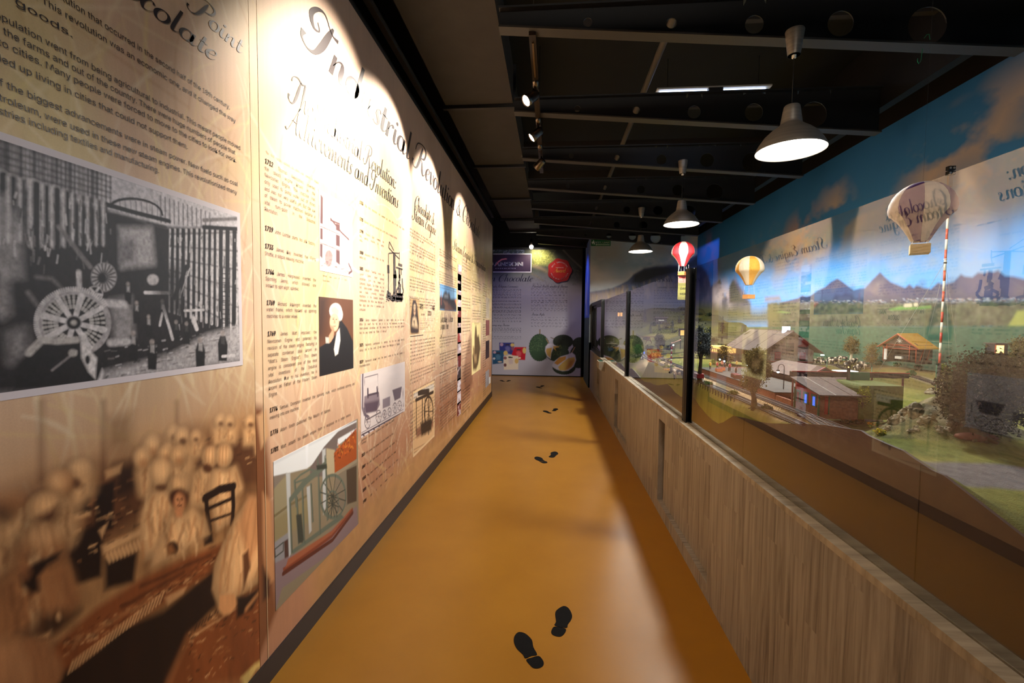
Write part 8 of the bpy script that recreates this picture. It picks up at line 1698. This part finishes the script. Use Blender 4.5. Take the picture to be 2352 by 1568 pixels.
q = at(1531, 861, 1.03); lg = MB().tube([(-.07, 0, .004), (.07, .015, .004)], .005, 8).build('fallen_log', mat('plank_tan', (170, 130, 90), .8)); lg.location = (max(q[0], .99), q[1], H(max(q[0], .99), q[1])); tag(lg, 'tan plank lying beneath the striped signal', 'log')
q = at(1851, 958, 1.075); o = MB().box((-.03, -.012, 0), (.03, .012, .008)).build('track_cover', m_dk); o.location = (q[0], q[1], q[2]); tag(o, 'black cover box between the two model tracks', 'box')
o = MB().box((-.06, -.03, -.004), (.06, .03, .004)).build('paving_slab', mat('slab_grey', (106, 100, 100), .8)); q = at(1975, 965, 1.085); o.location = (q[0], q[1], H(q[0], q[1]) + .004); o.rotation_euler = (0, 0, .3); tag(o, 'grey slab lying beside the signal base', 'slab')
# rocks set into the hill
m_rock = noise_mat('model_rock', [(96, 84, 64), (150, 136, 110), (172, 158, 132)], 26, 6, rough=.95, bump=.6, pos=(.35, .65))
RK = [(2035, 990, 1.105, .030, 'pale rock at the very foot of the rocky hill'), (2062, 968, 1.13, .036, 'angular pale rock just above the road verge'), (2078, 948, 1.15, .034, 'tilted slab in the middle of the rocky slope'), (2015, 968, 1.11, .020, 'small rock by the road bend'), (2032, 935, 1.14, .024, 'dark rock on the left shoulder of the hill'), (2050, 915, 1.17, .026, 'rock jutting high on the left slope'), (2112, 935, 1.18, .040, 'largest rough rock under the hill crest'), (2135, 905, 1.22, .036, 'upper crag beside the pine crown'), (2128, 965, 1.14, .034, 'craggy rock left of the pine foot'), (2160, 985, 1.13, .036, 'rough boulder below the pine crown'), (2195, 972, 1.14, .034, 'grey boulder nearest the earth mound'), (2100, 985, 1.11, .022, 'low stone at the verge below the crag'), (2345, 925, 1.17, .04, 'rock showing behind the big pine at the right edge')]
for i, (px, py, z, r_, lb) in enumerate(RK):
    q = at(px, py, z); rr = random.Random(i + 3); b = MB(); z = q[2] + r_ * .45
    for k in range(5): b.blob((rr.uniform(-.7, .7) * r_, rr.uniform(-.3, .3) * r_, rr.uniform(-.4, .3) * r_), (r_ * rr.uniform(.35, .7), r_ * rr.uniform(.3, .5), r_ * rr.uniform(.25, .6)), 8, 6, .28, rr)
    o = b.build('model_rock', m_rock); o.location = (q[0], q[1], z - r_ * .25); o.rotation_euler = (0, rr.uniform(-.5, .1), rr.uniform(-.4, .4)); o['label'] = lb; o['category'] = 'rock'; o['group'] = 'rocks of the model hill'; o.data.polygons.foreach_set('use_smooth', [False] * len(o.data.polygons))
q = at(2240, 1000, 1.125); o = MB().blob((0, 0, 0), (.07, .03, .016), 14, 8, .06).build('earth_mound', noise_mat('red_earth', [(110, 62, 48), (130, 76, 58)], 60, 4, rough=.95)); o.location = (q[0], q[1], H(q[0], q[1]) + .004); tag(o, 'reddish earth mound beside the grey model road', 'mound')

# --- paper balloons hanging over the landscape
def balloon(px, py, y, wpx, c1, c2, bc, label, half=None, basket=(0, 0), by=0):
    c = ony(px, py, y); R_ = wpx * y / F / 2; r = empty('paper_balloon', (c[0], y, c[2]), label, 'balloon', 'hot-air balloon lanterns above the landscape')
    prof = []
    for i in range(25):
        t = i / 24; a = PI * t
        if t < .62: rad = math.sin(a * .90 + .02) ; z = math.cos(a * .90 + .02)
        else:
            u_ = (t - .62) / .38; rad = .985 * (1 - u_) ** 1.0 * .98 + .26 * u_; z = -.17 - 1.05 * u_; rad = max(.26, rad * (1 - .12 * math.sin(PI * u_)))
        prof.append((max(rad, .03) * R_, z * R_))
    n = 48; vs = []; fs = []; cols = []
    for j, (rad, z) in enumerate(prof):
        rad2 = rad * (1 + .012 * (j % 2))
        for k in range(n): a = 2 * PI * k / n; vs.append((rad2 * math.cos(a), rad2 * math.sin(a), z))
    for g in range(8):
        f = []
        for j in range(len(prof) - 1):
            for k in range(g * 6, g * 6 + 6): f.append((j * n + k, j * n + (k + 1) % n, (j + 1) * n + (k + 1) % n, (j + 1) * n + k))
        used = sorted({i for q in f for i in q}); mp = {u_: i for i, u_ in enumerate(used)}
        MB().add([vs[u_] for u_ in used], [tuple(mp[i] for i in q) for q in f], True).build('gore', mat('paper_%d_%d_%d' % (c1 if g % 2 else c2), c1 if g % 2 else c2, .8), r)
    zb_ = prof[-1][1]; bz = -R_ * basket[0]; bw_ = R_ * basket[1]
    MB().box((-bw_, -bw_ * .8, bz - bw_ * .62), (bw_, bw_ * .8, bz + bw_ * .3)).build('basket', mat('basket_%d_%d_%d' % bc, bc, .8), r)
    for sx in (-1, 1):
        for sy in (-1, 1): MB().tube([(sx * R_ * .22, sy * R_ * .22, zb_), (sx * bw_ * .9, sy * bw_ * .7, bz)], .0012, 4).build('basket_cord', m_wh, r)
    MB().tube([(0, 0, R_), (0, 0, 3.58 - c[2])], .0002, 4).build('hanging_line', mat('nylon_line', (30, 40, 50), .8), r)
    return r
balloon(1569, 580, 5.95, 49, (196, 26, 32), (226, 206, 190), (226, 140, 70), 'red and white paper balloon hanging near the corner', basket=(1.82, .36)).rotation_euler = (0, 0, .95)
balloon(1722, 618, 4.17, 57, (240, 170, 60), (238, 214, 180), (236, 150, 66), 'orange and cream paper balloon over the station', basket=(2.05, .34)).rotation_euler = (0, 0, .35)
balloon(2117, 480, 1.81, 112, (84, 50, 110), (214, 200, 190), (216, 180, 110), 'purple and white paper balloon behind the glass top', basket=(1.45, .36)).rotation_euler = (0, 0, 1.0)
# hanging banner below the red balloon
q = ony(1558, 626, 5.95); q2 = ony(1580, 688, 5.95); bn = empty('hanging_banner', (q[0], 5.95, q2[2]), 'pale red and yellow banner strip hanging below the red balloon', 'banner'); w_ = q2[0] - q[0]; h_ = q[2] - q2[2]
MB().box((0, 0, 0), (w_, .002, h_)).build('banner_cloth', mat('banner_yellow', (150, 140, 66), .8), bn); MB().box((.0, -.001, h_ * .62), (w_, .0, h_)).build('banner_top', mat('banner_pink', (190, 130, 116), .8), bn)
for k, z_ in enumerate((.90, .80)): MB().box((w_ * .1, -.002, h_ * z_), (w_ * .95, -.001, h_ * (z_ + .045))).build('red_line', mat('banner_red', (204, 50, 44), .8), bn)
P_ = Print()
for z_, t in ((.38, 'CHOC'), (.18, 'STEAM')): g = sans(t, h_ * .13, .9, 0, .04); P_.put(g, w_ * .2, h_ * z_, w_ * .75)
P_.mesh('lettering', m_ink, lambda u, v: np.stack([u, np.full(u.shape, -.0015), v], -1), bn)
for k in range(14): MB().box((w_ * (.05 + k * .065), -.0015, h_ * .52), (w_ * (.07 + k * .065), -.0005, h_ * .60)).build('fringe_bar', m_brown, bn); MB().box((w_ * (.05 + k * .065), -.0015, h_ * .02), (w_ * (.07 + k * .065), -.0005, h_ * .10)).build('fringe_bar', m_brown, bn)
for x_ in (.02, .98): MB().tube([(w_ * x_, .001, h_), (w_ * x_, .001, h_ + .1)], .0008, 4).build('banner_cord', m_wh, bn)
